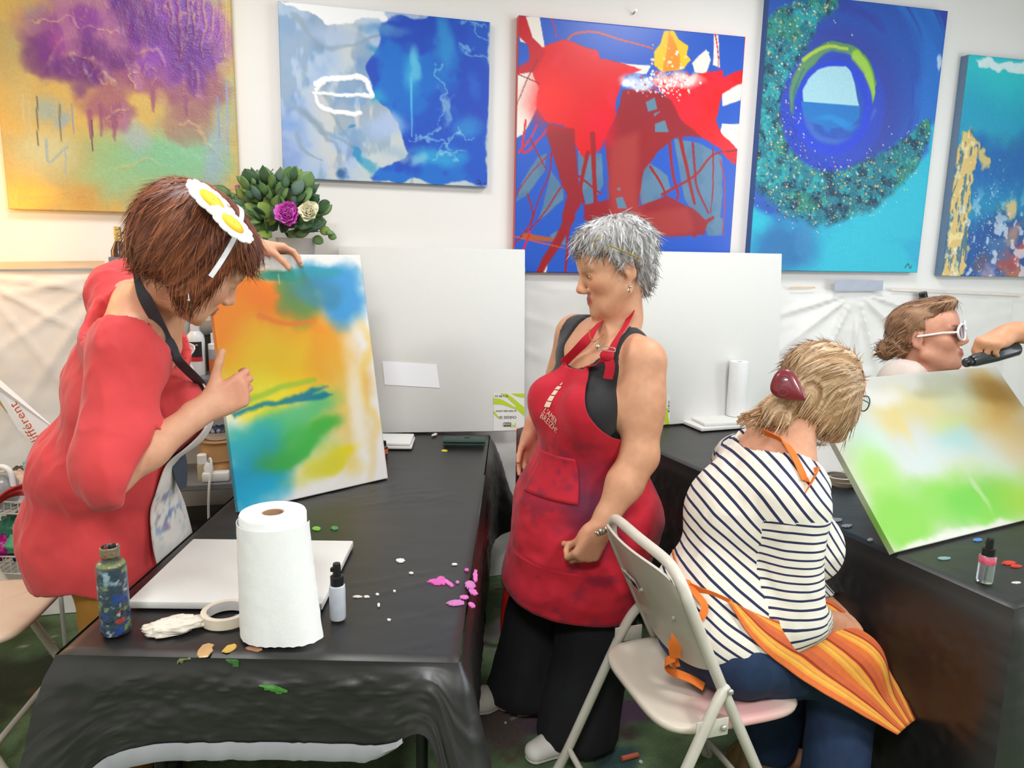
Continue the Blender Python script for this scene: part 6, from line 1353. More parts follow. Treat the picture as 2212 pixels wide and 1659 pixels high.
class Head:
    def __init__(s, c, fwd, up, sc=1.0):
        s.c = np.asarray(c, float); s.R = frame_from(fwd, up); s.s = sc
    def p(s, x, y, z): return s.c + s.R @ (np.array([x, y, z]) * s.s)
    def add(s, f, smile=0.0, jaw=1.0, lids=1.0):
        R, k = s.R, s.s; E = lambda c, r, kk=0.02, op='add': f.ell(s.p(*c), np.array(r) * k, R, kk * k, op); Cp = lambda a, b, ra, rb, kk=0.012: f.cap(s.p(*a), s.p(*b), ra * k, rb * k, kk * k)
        E((0, -0.012, 0.036), (0.071, 0.092, 0.080)); E((0, 0.036, -0.022), (0.056 * jaw, 0.050, 0.082), 0.03); E((0, 0.040, -0.070), (0.046 * jaw, 0.044, 0.036), 0.025)
        E((0, 0.070, 0.045), (0.048, 0.024, 0.034), 0.03); E((0, 0.076, -0.098), (0.019 * jaw, 0.014, 0.014), 0.018)
        for sd in (-1, 1):
            E((sd * 0.036, 0.056, -0.026 + 0.006 * smile), (0.025, 0.024, 0.024), 0.022); Cp((sd * 0.062, 0.004, -0.05), (sd * 0.034, 0.055, -0.086), 0.016, 0.014, 0.03)
            E((sd * 0.031, 0.094, 0.004), (0.017, 0.016, 0.011), 0.012, 'sub'); E((sd * 0.031, 0.0735, 0.005), (0.0165, 0.0125, 0.0105), 0.004)
            Cp((sd * 0.012, 0.088, 0.021), (sd * 0.047, 0.074, 0.023), 0.0065, 0.005, 0.012)
            E((sd * 0.0115, 0.0965, -0.0345), (0.0085, 0.0095, 0.0075), 0.006)
            ear = s.p(sd * 0.0735, -0.012, -0.002); Re = s.R @ np.array([[1, 0, 0], [0, 0.97, 0.2], [0, -0.2, 0.97]]); f.ell(ear, np.array([0.007, 0.017, 0.029]) * k, Re, 0.008 * k); f.ell(ear + s.R @ np.array([sd * 0.006, 0.002, 0.004]) * k, np.array([0.005, 0.009, 0.017]) * k, Re, 0.005 * k, 'sub'); f.ell(s.p(sd * 0.071, -0.004, -0.030), np.array([0.005, 0.008, 0.009]) * k, R, 0.006 * k)
        Cp((0, 0.080, 0.022), (0, 0.103, -0.022), 0.0075, 0.0105, 0.012); E((0, 0.106, -0.028), (0.0115, 0.0105, 0.0095), 0.007)
        w = 0.023 + 0.005 * smile; zc = -0.0595 + 0.006 * smile; yc = 0.079 - 0.004 * smile
        for sd in (-1, 1):
            Cp((sd * w, yc, zc), (sd * 0.006, 0.0935 - 0.003 * smile, -0.0565), 0.003, 0.0052 - 0.001 * smile, 0.006); Cp((sd * w * 0.9, yc, zc - 0.002), (sd * 0.003, 0.0915 - 0.003 * smile, -0.0690), 0.003, 0.0066 - 0.0012 * smile, 0.006)
        f.cap(s.p(-w, yc + 0.013, zc - 0.002), s.p(0, 0.1015 - 0.003 * smile, -0.0625), 0.0016 * k, 0.0018 * k, 0.004 * k, op='sub'); f.cap(s.p(w, yc + 0.013, zc - 0.002), s.p(0, 0.1015 - 0.003 * smile, -0.0625), 0.0016 * k, 0.0018 * k, 0.004 * k, op='sub')
        if smile:
            for sd in (-1, 1): f.cap(s.p(sd * 0.020, 0.098, -0.034), s.p(sd * 0.036, 0.083, -0.066), 0.002 * k, 0.002 * k, 0.008 * k, op='sub')
    def marks(s, lip=(176, 96, 88), brow=(110, 90, 76), smile=0.0):
        k = s.s; M = [(s.p(0, 0.094, -0.0625 + 0.003 * smile), np.array([0.026, 0.016, 0.0125]) * k, s.R, lip, 0.85, 0.3)]
        for sd in (-1, 1):
            M += [(s.p(sd * 0.030, 0.082, 0.0265), np.array([0.021, 0.016, 0.0038]) * k, s.R, brow, 0.75, 0.5), (s.p(sd * 0.040, 0.07, -0.026), np.array([0.026, 0.026, 0.022]) * k, s.R, (226, 140, 118), 0.45, 0.9), (s.p(sd * 0.031, 0.087, 0.0045), np.array([0.0175, 0.008, 0.0022]) * k, s.R, (70, 52, 44), 0.8, 0.5)]
        return M + [(s.p(0, 0.112, -0.028), np.array([0.014, 0.012, 0.012]) * k, s.R, (222, 134, 112), 0.45, 0.8)]
    def eyes(s, t, iris=(86, 110, 120), squint=0.6):
        k = s.s
        for sd in (-1, 1):
            c = s.p(sd * 0.031, 0.0772, 0.0035)
            MB().ball(c, np.array([0.0118, 0.0098, 0.0062 * squint + 0.0008]) * k, 14, s.R).build('eye', mat('eye_white', rgb(225, 218, 212), 0.2, var=0.02), t)
            MB().ball(s.p(sd * 0.031, 0.0868, 0.0035), np.array([0.0042, 0.0018, 0.0040 * squint + 0.0008]) * k, 12, s.R).build('iris', mat('iris_%d' % iris[0], rgb(*iris), 0.15), t)
def hair_cap(name, H, f, t, base, dark, light, h=0.004, clip=None, amp=0.004, crown=(0, -0.03, 0.10), strands=900, slen=(0.03, 0.06), lift=0.25, curl=0.3, wid=0.0022, seed=0, grav=0.35, freq=14, rough=0.45, flow=None):
    V, Q = f.mesh(h, clip=clip); N = vnormals(V, Q); c0 = H.p(*crown)
    loc = (V - c0) @ H.R; az = np.arctan2(loc[:, 0], loc[:, 1]); r = np.linalg.norm(loc, axis=1)
    if flow is not None:
        fd = flow(V); side = np.cross(fd, N); q1 = np.einsum('ij,ij->i', V - H.c, norm_rows(side)); q2 = np.einsum('ij,ij->i', V - H.c, fd); st = np.stack([q1 * 160, q2 * 7, 0 * q1 + seed], -1)
    else: st = np.stack([np.cos(az) * freq, np.sin(az) * freq, r * 9], -1)
    g = fbm(st, 3, seed); g2 = fbm(st * 2.6, 2, seed + 9)
    V = V + N * (amp * (g + 0.5 * g2))[:, None]; V = relax(V, Q, 1, 0.3); N = vnormals(V, Q)
    C = np.array(base, float) + np.clip(g + g2 * 0.7, 0, 1)[:, None] * 1.6 * (np.array(light, float) - base) + np.clip(-g - g2 * 0.7, 0, 1)[:, None] * 1.6 * (np.array(dark, float) - base)
    mh = mat('hair_%d_%d' % (base[0], seed), vcol=True, rough=rough, var=0.05, scale=200, spec=0.35)
    o = link(name, mesh(name, V, Q, lin(C / 255)), mh, t)
    rg = np.random.default_rng(seed); ids = rg.choice(len(V), strands); p = V[ids]; nn = N[ids]
    d = flow(p) if flow is not None else p - c0; d = d - nn * np.einsum('ij,ij->i', d, nn)[:, None]; d /= np.linalg.norm(d, axis=1, keepdims=True) + 1e-9
    d = d + nn * lift * rg.uniform(0.3, 1.3, (strands, 1)) + rg.normal(0, curl, (strands, 3)); d /= np.linalg.norm(d, axis=1, keepdims=True)
    L_ = rg.uniform(*slen, (strands, 1)); n = 6; pts = [p - nn * 0.003]; bend = rg.normal(0, curl * 0.5, (strands, 3))
    for i in range(1, n):
        d = d + bend * 0.35 - nn * lift * 0.30 + np.array([0, 0, -1]) * grav * 0.22; d /= np.linalg.norm(d, axis=1, keepdims=True); pts.append(pts[-1] + d * L_ / (n - 1))
    Pp = np.stack(pts, 1); sd = np.cross(d, nn); sd /= np.linalg.norm(sd, axis=1, keepdims=True) + 1e-9
    w = wid * np.array([0.8, 1.0, 1.0, 0.85, 0.55, 0.12])[None, :, None] * rg.uniform(0.6, 1.3, (strands, 1, 1))
    W_ = np.stack([Pp - sd[:, None] * w, Pp + nn[:, None] * w * 0.5, Pp + sd[:, None] * w], 2); V2 = W_.reshape(-1, 3); b = (np.arange(strands) * n * 3)[:, None, None]; i_ = np.arange(n - 1)[None, :, None] * 3; F = []
    for c_ in (0, 1): F.append(np.stack(np.broadcast_arrays(b + i_ + c_, b + i_ + c_ + 1, b + i_ + 3 + c_ + 1, b + i_ + 3 + c_), -1).reshape(-1, 4))
    mixv = rg.uniform(0, 1, (strands, 1)); cc = np.where(mixv < 0.5, np.array(base, float) + (np.array(dark, float) - base) * (1 - mixv * 2) * 0.8, np.array(base, float) + (np.array(light, float) - base) * (mixv * 2 - 1)); cc = np.repeat(cc, n * 3, 0)
    link('hair_strands', mesh('hair_strands', V2, np.concatenate(F), lin(cc / 255)), mh, o)
    return o
def norm_rows(v): return v / (np.linalg.norm(v, axis=1, keepdims=True) + 1e-9)
def garment(name, f, t, m, h=0.006, offset=0.0, clip=None, fold=0.004, fs=(14, 14, 5), ridge=0.0, rs=(9, 9, 4), seed=0, it=2, label=None, col=None, post=None, fine=0.0, fis=(24, 24, 11)):
    V, Q = f.mesh(h, offset, clip); V = relax(V, Q, it); N = vnormals(V, Q)
    if fold: V = V + N * (fold * fbm(V * np.array(fs), 4, seed))[:, None]
    if ridge: V = V + N * (ridge * (0.22 - np.abs(fbm(V * np.array(rs), 3, seed + 7))) * 2)[:, None]
    if fine: V = V + N * (fine * (0.2 - np.abs(fbm(V * np.array(fis), 3, seed + 17))) * 2 * smooth(-0.1, 0.2, fbm(V * 6, 2, seed + 23)))[:, None]
    me = mesh(name, V, Q, None if col is None else lin(col(V) / 255)); o = link(name, me, m, t, label=label); return o
def wrap_rows(f, rows, offset, nu=60, nv=90, R0=0.55, bump=None):
    """rows: list of (centre xyz, ang0, ang1) from top to bottom (interpolated); rays cast horizontally inwards onto field f -> grid"""
    rows_c = spline(np.array([list(r[0]) + [r[1], r[2]] for r in rows]), nv); nv = len(rows_c); c = rows_c[:, None, :3]
    u = np.linspace(0, 1, nu)[None, :]; a = rows_c[:, 3:4] * (1 - u) + rows_c[:, 4:5] * u; D = np.stack([np.cos(a), np.sin(a), 0 * a], -1); t = np.full(a.shape, R0)
    for _ in range(46):
        d = f.at(c + D * t[..., None]) - offset; t = np.maximum(t - np.clip(d, -0.02, 0.08) * 0.75, 0.01)
    return c + D * t[..., None], D
def strap(name, pts, w, m, t, side, thick=0.002, n=40, label=None):
    P = spline(pts, n); side = np.asarray(side, float); side = np.interp(np.linspace(0, 1, len(P)), np.linspace(0, 1, len(side)), np.arange(len(side))) if False else side
    if side.ndim == 1: sd = np.tile(side, (len(P), 1))
    else: sd = np.stack([np.interp(np.linspace(0, 1, len(P)), np.linspace(0, 1, len(side)), side[:, k]) for k in range(3)], 1)
    T = np.gradient(P, axis=0); T /= np.linalg.norm(T, axis=1, keepdims=True); sd = sd - T * np.einsum('ij,ij->i', sd, T)[:, None]; sd /= np.linalg.norm(sd, axis=1, keepdims=True)
    G = np.stack([P - sd * w / 2, P, P + sd * w / 2], 1); return MB().sheet(G, thick).build(name, m, t, label=label)
def limb(f, a, b, c, ra, rb, rc, k=0.025):
    f.cap(a, b, ra, rb * 1.0, k); m = b * 0.62 + c * 0.38; f.cap(b, m, rb, rb * 0.98, k); f.cap(m, c, rb * 0.98, rc, k)
def shoe(name, ankle, toe_dir, m, sole, t, s=1.0, label=None):
    F = norm([toe_dir[0], toe_dir[1], 0]); R = frame_from(F); b = np.array([ankle[0], ankle[1], 0.0])
    f = Field().cap(b - F * 0.045 * s + [0, 0, 0.036], b + F * 0.05 * s + [0, 0, 0.040], 0.033 * s, 0.038 * s, 0.02).cap(b + F * 0.05 * s + [0, 0, 0.036], b + F * 0.135 * s + [0, 0, 0.028], 0.040 * s, 0.030 * s, 0.02, (R[:, 0], 1.2)).cap(b - F * 0.04 * s + [0, 0, 0.05], b - F * 0.02 * s + [0, 0, 0.09], 0.034 * s, 0.034 * s, 0.02)
    V, Q = f.mesh(0.005, clip=lambda X, Y, Z: (0.012 - Z) + 0 * X + 0 * Y); V = relax(V, Q, 2); o = link(name, mesh(name, V, Q), m, t, label=label)
    V, Q = f.mesh(0.005, 0.004, clip=lambda X, Y, Z: np.maximum(Z - 0.016, 0.001 - Z) + 0 * X + 0 * Y); link('sole', mesh('sole', V, Q), sole, o); return o

# ================================================================== woman in the red apron (standing, centre)
def person_mid():
    t = thing('person', 'standing woman with short grey hair in a red apron and black clothes, looking left', 'person', (0.12, 2.28, 0))
    hd = norm([-0.80, -0.60, 0]); lf = np.array([-hd[1], hd[0], 0]) * 1.0; lf = np.array([0.60, -0.80, 0])      # heading and her left
    neck = at(1318, 716, 2.24); shL = at(1388, 782, 2.10); shR = at(1243, 722, 2.40); chest = at(1300, 850, 2.22); waist = at(1287, 985, 2.25); pelv = at(1276, 1090, 2.27)
    elL = at(1382, 985, 2.03); wrL = at(1298, 1138, 1.98); elR = at(1196, 856, 2.46); wrR = at(1150, 932, 2.40)
    hipL, hipR = at(1312, 1110, 2.16), at(1225, 1090, 2.38); knL, knR = at(1290, 1335, 2.17), at(1175, 1310, 2.38); anL = np.array([*on_z(1268, 1540, 0.09)[:2], 0.09]); anR = np.array([*on_z(1150, 1458, 0.09)[:2], 0.09])
    H = Head(at(1330, 582, 2.22), (-0.93, -0.18, -0.26), (-0.10, 0.0, 1), 1.13)
    f = Field(); R = np.stack([lf, hd, [0, 0, 1]], 1)
    # trunk
    f.ell(chest, (0.170, 0.125, 0.165), R, 0.04).ell(waist, (0.165, 0.135, 0.14), R, 0.06).ell(pelv, (0.190, 0.155, 0.14), R, 0.06).ell(at(1300, 770, 2.235), (0.165, 0.092, 0.075), R, 0.05)
    for s_ in (-1, 1): f.ell(chest + hd * 0.105 + lf * 0.078 * s_ + [0, 0, -0.025], 0.078, None, 0.035); f.ell(pelv - hd * 0.08 + lf * 0.07 * s_ + [0, 0, -0.04], 0.10, None, 0.05)
    f.ell(waist + hd * 0.07 + [0, 0, -0.04], (0.13, 0.09, 0.11), R, 0.06)
    f.cap(neck - hd * 0.01 + [0, 0, -0.03], H.p(0, -0.018, -0.045), 0.060, 0.056, 0.03); f.cap(shL + [0, 0, 0.0], neck + [0, 0, -0.01], 0.055, 0.05, 0.05); f.cap(shR, neck + [0, 0, -0.01], 0.055, 0.05, 0.05)
    torso = f.copy()
    limb(f, shL, elL, wrL, 0.066, 0.050, 0.029, 0.03); f.ell((shL * 0.55 + elL * 0.45), (0.062, 0.06, 0.10), frame_from(np.cross(elL - shL, [1, 0, 0]), elL - shL), 0.04); limb(f, shR, elR, wrR, 0.060, 0.047, 0.027, 0.03)
    f.chain([hipL, knL, anL], [0.10, 0.065, 0.042], 0.05); f.chain([hipR, knR, anR], [0.10, 0.065, 0.042], 0.05); f.cap(anL - [0, 0, 0.04], anL + hd * 0.12 - [0, 0, 0.06], 0.036, 0.028); f.cap(anR - [0, 0, 0.04], anR + hd * 0.12 - [0, 0, 0.06], 0.036, 0.028)
    H.add(f, smile=1.0, jaw=1.06)
    f.cap(H.p(0, 0.030, -0.085), H.p(0, 0.0, -0.13), 0.038 * 1.13, 0.045, 0.04)
    tip = add_hand(f, wrL, norm(at(1272, 1188, 1.965) - wrL), norm([-0.45, 0.85, -0.1]), False, 1.16, ((50, 72, 45), (54, 74, 45), (58, 76, 45), (60, 76, 45)), (1.0, 0.02, 0.40), 30, 0.02)
    add_hand(f, wrR, norm(at(1138, 1000, 2.385) - wrR), norm([0.35, -0.9, 0.0]), True, 1.0, ((14, 20, 12), (20, 26, 16), (26, 30, 18), (24, 26, 16)), (0.85, 0.45, 0.35), 12, 0.10)
    V, Q = f.mesh(0.0050); V = relax(V, Q, 1, 0.35)
    C = paint_skin(V, (214, 158, 124), H.marks((190, 96, 88), (150, 140, 132), 1.0) + [(wrL + (wrL - elL) * 0.22, (0.07, 0.07, 0.07), None, (206, 134, 104), 0.5, 0.8), (wrR, (0.1, 0.1, 0.1), None, (220, 140, 116), 0.5, 0.8)])
    link('body', mesh('body', V, Q, lin(C / 255)), SKIN, t); H.eyes(t, (60, 62, 64), 0.6)
    # black top
    BLK = mat('black_jersey', rgb(34, 34, 38), 0.75, var=0.1, scale=30, bump=0.1, bscale=200, sheen=0.2)
    nc = neck + hd * 0.07 + [0, 0, 0.012]
    def clip(X, Y, Z):
        x, y, z = X - nc[0], Y - nc[1], Z - nc[2]; a = x * lf[0] + y * lf[1]; b = x * hd[0] + y * hd[1]
        n_ = np.maximum(0.105 - np.sqrt((a / 1.0) ** 2 + (b / 1.1) ** 2 + ((z + 0.0) / 1.35) ** 2), np.minimum(0.098 - np.sqrt(a ** 2 + (b + 0.08) ** 2), z + 0.06))
        arms = np.maximum(a - 0.165 + 0.25 * np.clip(Z - shL[2] + 0.10, -0.05, 0.3), -a - 0.185)
        arms = np.where(Z > chest[2] - 0.02, arms, -1); return np.maximum(np.maximum(n_, arms), pelv[2] - 0.06 - Z)
    garment('tank_top', torso, t, BLK, 0.0065, 0.007, clip, 0.003, seed=3, fine=0.003)
    # trousers
    p_ = Field().ell(pelv, (0.192, 0.16, 0.13), R, 0.06); up_ = [0, 0, -0.05]
    for hp, kn, an in ((hipL, knL, anL), (hipR, knR, anR)):
        b_ = np.array([an[0], an[1], 0.055]); f2 = hd * 0.035; p_.chain([hp, kn + f2 * 0.3, b_ + f2], [0.125, 0.105, 0.125], 0.05)
    for s_ in (-1, 1): p_.ell(pelv - hd * 0.08 + lf * 0.07 * s_ + [0, 0, -0.04], 0.11, None, 0.05)
    garment('trousers', p_, t, mat('black_trousers', rgb(22, 22, 25), 0.85, var=0.15, scale=20, bump=0.1, bscale=160), 0.007, 0.004, lambda X, Y, Z: np.maximum(0.035 - Z, Z - pelv[2] - 0.10) + 0 * X, 0.012, (13, 13, 2.4), ridge=0.008, rs=(9, 9, 1.6), seed=5)
    WSH = mat('white_shoe', rgb(236, 230, 222), 0.55, var=0.04)
    shoe('shoe', anL + hd * 0.065, norm([-0.85, -0.5, 0]), WSH, mat('shoe_sole', rgb(210, 205, 198), 0.6), t); shoe('shoe', anR + np.array([-0.115, -0.05, 0]), norm([-0.92, -0.3, 0]), WSH, mat('shoe_sole'), t)
    # apron, shrink-wrapped round trunk, thighs and the air in front of them
    ap = torso.copy(); ap.pr += [q for q in p_.pr if q[1][2] > 0.12]; ap.cap(pelv + hd * 0.05, at(1222, 1430, 2.20), 0.185, 0.20, 0.06, (lf, 1.05)); ap.ell(chest + hd * 0.06 + [0, 0, -0.10], (0.15, 0.10, 0.10), R, 0.06)
    RA = mat('red_apron', vcol=True, rough=0.8, var=0.05, scale=40, bump=0.12, bscale=240, sheen=0.1); h0 = math.atan2(hd[1], hd[0])
    ctr = lambda z: (pelv + (chest - pelv) * (z - pelv[2]) / (chest[2] - pelv[2])) * np.array([1, 1, 0]) + np.array([0, 0, z])
    zc = chest[2]; zw = waist[2]; zp = pelv[2]; bot = at(1230, 1300, 2.1)[2]
    def lowctr(z): 
        b_ = at(1238, 1290, 2.24); return (pelv + (b_ - pelv) * (pelv[2] - z) / (pelv[2] - b_[2])) * np.array([1, 1, 0]) + np.array([0, 0, z])
    rows = [(ctr(zc + 0.105), h0 - 0.42, h0 + 0.40), (ctr(zc + 0.06), h0 - 0.55, h0 + 0.52), (ctr(zc - 0.02), h0 - 0.75, h0 + 0.66), (ctr(zc - 0.085), h0 - 1.05, h0 + 0.98), (ctr(zc - 0.125), h0 - 1.4, h0 + 1.55), (ctr(zw - 0.03), h0 - 1.5, h0 + 1.95), (ctr(zp), h0 - 1.5, h0 + 2.05), (lowctr(zp - 0.12), h0 - 1.5, h0 + 1.95), (lowctr(bot + 0.10), h0 - 1.45, h0 + 1.8), (lowctr(bot - 0.035), h0 - 1.4, h0 + 1.65)]
    G, D = wrap_rows(ap, rows, 0.016, 90, 130); nv, nu = G.shape[:2]; vv = np.linspace(0, 1, nv)[:, None]; uu = np.linspace(0, 1, nu)[None, :]
    top = np.clip(1 - vv / 0.045, 0, 1); G = G - np.array([0, 0, 1.0]) * (top * 0.030 * (1 - (2 * uu - 1) ** 2))[..., None]
    fold = 0.012 * fbm(G * np.array([9, 9, 5]), 4, 3) * smooth(0.1, 0.4, vv) + 0.020 * smooth(0.42, 0.8, vv) * (0.2 - np.abs(fbm(G * np.array([5, 5, 9]) + 4, 3, 8))); G = G + D * (fold + 0.006 * smooth(0.6, 1.0, vv))[..., None] + np.array([0, 0, 1.0]) * (0.085 * (1 - uu) ** 1.5 * smooth(0.55, 1.0, vv) * vv)[..., None]
    C = np.tile(np.array([198, 26, 48.]), (nv, nu, 1)) + 10 * vnoise(G * 25, 4)[..., None]
    cp = at(1285, 1100, 2.0); d_ = np.linalg.norm((G - cp) * np.array([1, 0.4, 0.8]), axis=-1); m = (smooth(0.15, 0.0, d_ + 0.06 * fbm(G * 16, 3, 9)) * 0.85)[..., None]; C = C * (1 - m) + np.array([84, 30, 62.]) * m
    m = (smooth(0.12, 0.3, fbm(G * 20, 4, 14)) * smooth(0.35, 0.5, vv) * 0.5)[..., None]; C = C * (1 - m) + np.array([120, 26, 56.]) * m
    b = MB().sheet(G, 0.003); V = np.concatenate(b.v); Cv = np.concatenate([C.reshape(-1, 3)] * 2); me = mesh('apron', V, b.f, lin(Cv / 255)); apo = link('apron', me, RA, t)
    # pocket, straps, knot, pin, print
    def on_ap(px, py, lift=0.0):
        dd = ray(px, py); e = EYE - G.reshape(-1, 3); prj = np.stack([((G.reshape(-1, 3) - EYE) @ RGT), ((G.reshape(-1, 3) - EYE) @ UPV), ((G.reshape(-1, 3) - EYE) @ FWD)], 1); ix = 1106 + FPX * prj[:, 0] / prj[:, 2]; iy = 829.5 - FPX * prj[:, 1] / prj[:, 2]
        i = np.argmin((ix - px) ** 2 + (iy - py) ** 2 + 4000 * np.maximum(0, prj[:, 2] - prj[:, 2].min() - 0.35)); return G.reshape(-1, 3)[i] + D.reshape(-1, 3)[i] * (0.004 + lift)
    prj = np.stack([((G - EYE) @ RGT), ((G - EYE) @ UPV), ((G - EYE) @ FWD)], -1); gx = 1106 + FPX * prj[..., 0] / prj[..., 2]; gy = 829.5 - FPX * prj[..., 1] / prj[..., 2]; fr = 2000 * (np.arange(nu)[None, :] < 20)
    near = lambda x, y: np.unravel_index(np.argmin((gx - x) ** 2 + (gy - y) ** 2 + fr), gx.shape)
    (va, ua_), (vb, ub) = near(1172, 968), near(1252, 1090); sl_ = (slice(min(va, vb), max(va, vb) + 1), slice(min(ua_, ub), max(ua_, ub) + 1)); Gp = G[sl_] + D[sl_] * 0.0062
    Gp_old = None and np.array([[on_ap(1168 + (1252 - 1168) * u + 6 * v, 966 + 22 * u + 112 * v, 0.002) for u in np.linspace(0, 1, 12)] for v in np.linspace(0, 1, 12)])
    bb = MB().sheet(Gp, 0.002); Vp = np.concatenate(bb.v); cpk = np.tile(np.array([190, 24, 46.]), (len(Vp), 1)); mm = (smooth(0.05, 0.3, fbm(Vp * 30, 3, 4)) * 0.5)[:, None]; cpk = cpk * (1 - mm) + np.array([110, 26, 60.]) * mm
    link('pocket', mesh('pocket', Vp, bb.f, lin(cpk / 255)), RA, apo)
    RS = mat('apron_strap', rgb(196, 24, 46), 0.8, var=0.05); e1, e2 = G[0, int(nu * 0.06)] + D[0, 0] * 0.003, G[0, int(nu * 0.94)] + D[0, -1] * 0.003
    nk = H.p(0, -0.045, -0.085)
    tl = at(1312, 766, 2.02); strap('strap', [G[1, -4] + D[1, -4] * 0.004, tl + [0, 0.03, -0.02], at(1330, 735, 2.06), at(1352, 700, 2.13), at(1368, 664, 2.20), nk], 0.024, RS, t, [(0.8, -0.5, 0.3), (0.7, -0.4, 0.5), (0.5, -0.6, 0.3), (0.2, -0.9, 0.2)])
    strap('strap', [G[1, 3] + D[1, 3] * 0.004, at(1262, 740, 2.13), at(1285, 708, 2.14), at(1300, 690, 2.2), nk - lf * 0.06 + hd * 0.02, nk], 0.028, RS, t, [(0.8, -0.3, 0.4), (0.7, -0.3, 0.5), (0.5, -0.4, 0.5)])
    kt = at(1311, 768, 1.99); MB().ball(kt, (0.020, 0.014, 0.017), 12).build('knot', RS, t); strap('strap_tail', [kt, at(1318, 790, 1.985), at(1313, 818, 1.99)], 0.026, RS, t, (1, -0.1, 0))
    PIN = mat('silver', rgb(205, 200, 190), 0.25, 0.95); pc = at(1310, 752, 1.975); MB().tube(spline([pc + [-0.022, 0, 0.006], pc + [0.018, 0, 0.001], pc + [0.024, 0, -0.005], pc + [0.018, 0, -0.009], pc + [-0.022, 0, -0.003]], 24, True), 0.0014, 6, closed=True).build('safety_pin', PIN, t); MB().ball(pc + [-0.024, -0.001, 0.003], (0.006, 0.003, 0.006), 10).build('pin_charm', PIN, t)
    CRP = mat('cream_print', rgb(236, 206, 186), 0.8)
    def plane_at(px, py): 
        v_, u_ = near(px, py); O = G[v_, u_] + D[v_, u_] * 0.006; Nn = norm(D[v_, u_] + np.array([-0.05, -0.25, 0.05])); X_ = norm(np.cross([0, 0, 1.0], Nn)); return O, X_, norm(np.cross(Nn, X_)), Nn
    def press(o_, Nn):
        me = o_.data; Vv = np.zeros(len(me.vertices) * 3); me.vertices.foreach_get('co', Vv); Vv = Vv.reshape(-1, 3); Gf = G.reshape(-1, 3); up2 = np.array([0, 0, 1.0]); Xx = norm(np.cross(up2, Nn)); ga = Gf @ Xx; gb = Gf[:, 2]; gd = Gf @ Nn
        for i in range(len(Vv)):
            d2 = (ga - Vv[i] @ Xx) ** 2 + (gb - Vv[i, 2]) ** 2 + np.where(gd < gd.max() - 0.25, 9, 0); j = np.argsort(d2)[:4]; w = 1 / (d2[j] + 1e-6); Vv[i] += Nn * ((gd[j] * w).sum() / w.sum() + 0.0065 - Vv[i] @ Nn)
        me.vertices.foreach_set('co', Vv.astype(np.float32).ravel()); me.update()
    def flow_text(s_, px, py, size, dx, dy, sx=1.0):
        O, X_, Y_, Nn = plane_at(px, py); X2 = norm(X_ * math.cos(-0.5) + Y_ * math.sin(-0.5)); lo_ = lettering(s_, size, O + Nn * 0.004, X2, np.cross(Nn, X2), CRP, apo, sx=sx, name='lettering', align='CENTER'); press(lo_, Nn)
    flow_text("L'AMER", 1192, 902, 0.024, 0, 0, 0.8); flow_text('BREIZH!', 1188, 918, 0.027, 0, 0, 0.8)
    O, X_, Y_, Nn = plane_at(1185, 880); lh = MB()
    for (y0, y1, w0, w1) in ((0, 0.016, 0.017, 0.015), (0.019, 0.034, 0.014, 0.013), (0.037, 0.050, 0.012, 0.012), (0.053, 0.062, 0.014, 0.013), (0.066, 0.074, 0.006, 0.001)):
        dx = 0.22; lh.prism([(-w0 / 2 + y0 * dx, y0), (w0 / 2 + y0 * dx, y0), (w1 / 2 + y1 * dx, y1), (-w1 / 2 + y1 * dx, y1)], O + Nn * 0.003, X_, Y_, 0.0006)
    press(lh.build('lighthouse_print', CRP, apo, False, fix=False), Nn)
    # jewellery
    MB().tube([wrL - norm(wrL - elL) * 0.004 + 0.0365 * (math.cos(a) * np.array([0.85, -0.3, 0.45]) + math.sin(a) * np.array([0.25, 0.95, 0.1])) + [0, 0, 0.0] for a in np.linspace(0, 2 * math.pi, 28, endpoint=False)], 0.0014, 6, closed=True).build('bracelet', PIN, t)
    for k, a in enumerate(np.linspace(-1.9, 0.5, 12)): MB().ball(wrL - norm(wrL - elL) * 0.004 + 0.038 * (math.cos(a) * np.array([0.85, -0.3, 0.45]) + math.sin(a) * np.array([0.25, 0.95, 0.1])) + [0, 0, -0.004 * (k % 2)], 0.0055 + 0.0016 * (k % 3), 10).build('charm', PIN, t)
    PKB = mat('pink_band', rgb(224, 96, 96), 0.6); axw = norm(wrR - elR); u1 = norm(np.cross(axw, [0, 1, 0])); u2 = np.cross(axw, u1); MB().tube([wrR - axw * 0.012 + 0.031 * (math.cos(a) * u1 + math.sin(a) * u2) for a in np.linspace(0, 2 * math.pi, 28, endpoint=False)], 0.003, 8, closed=True).build('wristband', PKB, t)
    for sd in (-1,):
        e = H.p(sd * 0.078, -0.002, -0.044); MB().ball(e, 0.005, 10).build('earring', PIN, t); MB().tube([e + [0, 0, -0.004], e + [0.004, -0.002, -0.016], e + [-0.006, -0.002, -0.012], e + [0, 0, -0.002]], 0.0012, 6).build('earring', PIN, t)
    GOLD = mat('gold', rgb(206, 176, 96), 0.25, 0.95); MB().tube(spline([at(1272, 712, 2.10), at(1276, 732, 2.08), at(1284, 738, 2.075), at(1305, 722, 2.085)], 20), 0.0012, 6).build('necklace', GOLD, t)
    # hair: short, tousled grey
    hf = Field().ell(H.p(0, -0.020, 0.052), np.array([0.084, 0.102, 0.086]) * 1.13, H.R, 0.02).ell(H.p(0, 0.030, 0.088), np.array([0.066, 0.064, 0.044]) * 1.13, H.R, 0.03).ell(H.p(0, -0.055, -0.015), np.array([0.062, 0.046, 0.060]) * 1.13, H.R, 0.03)
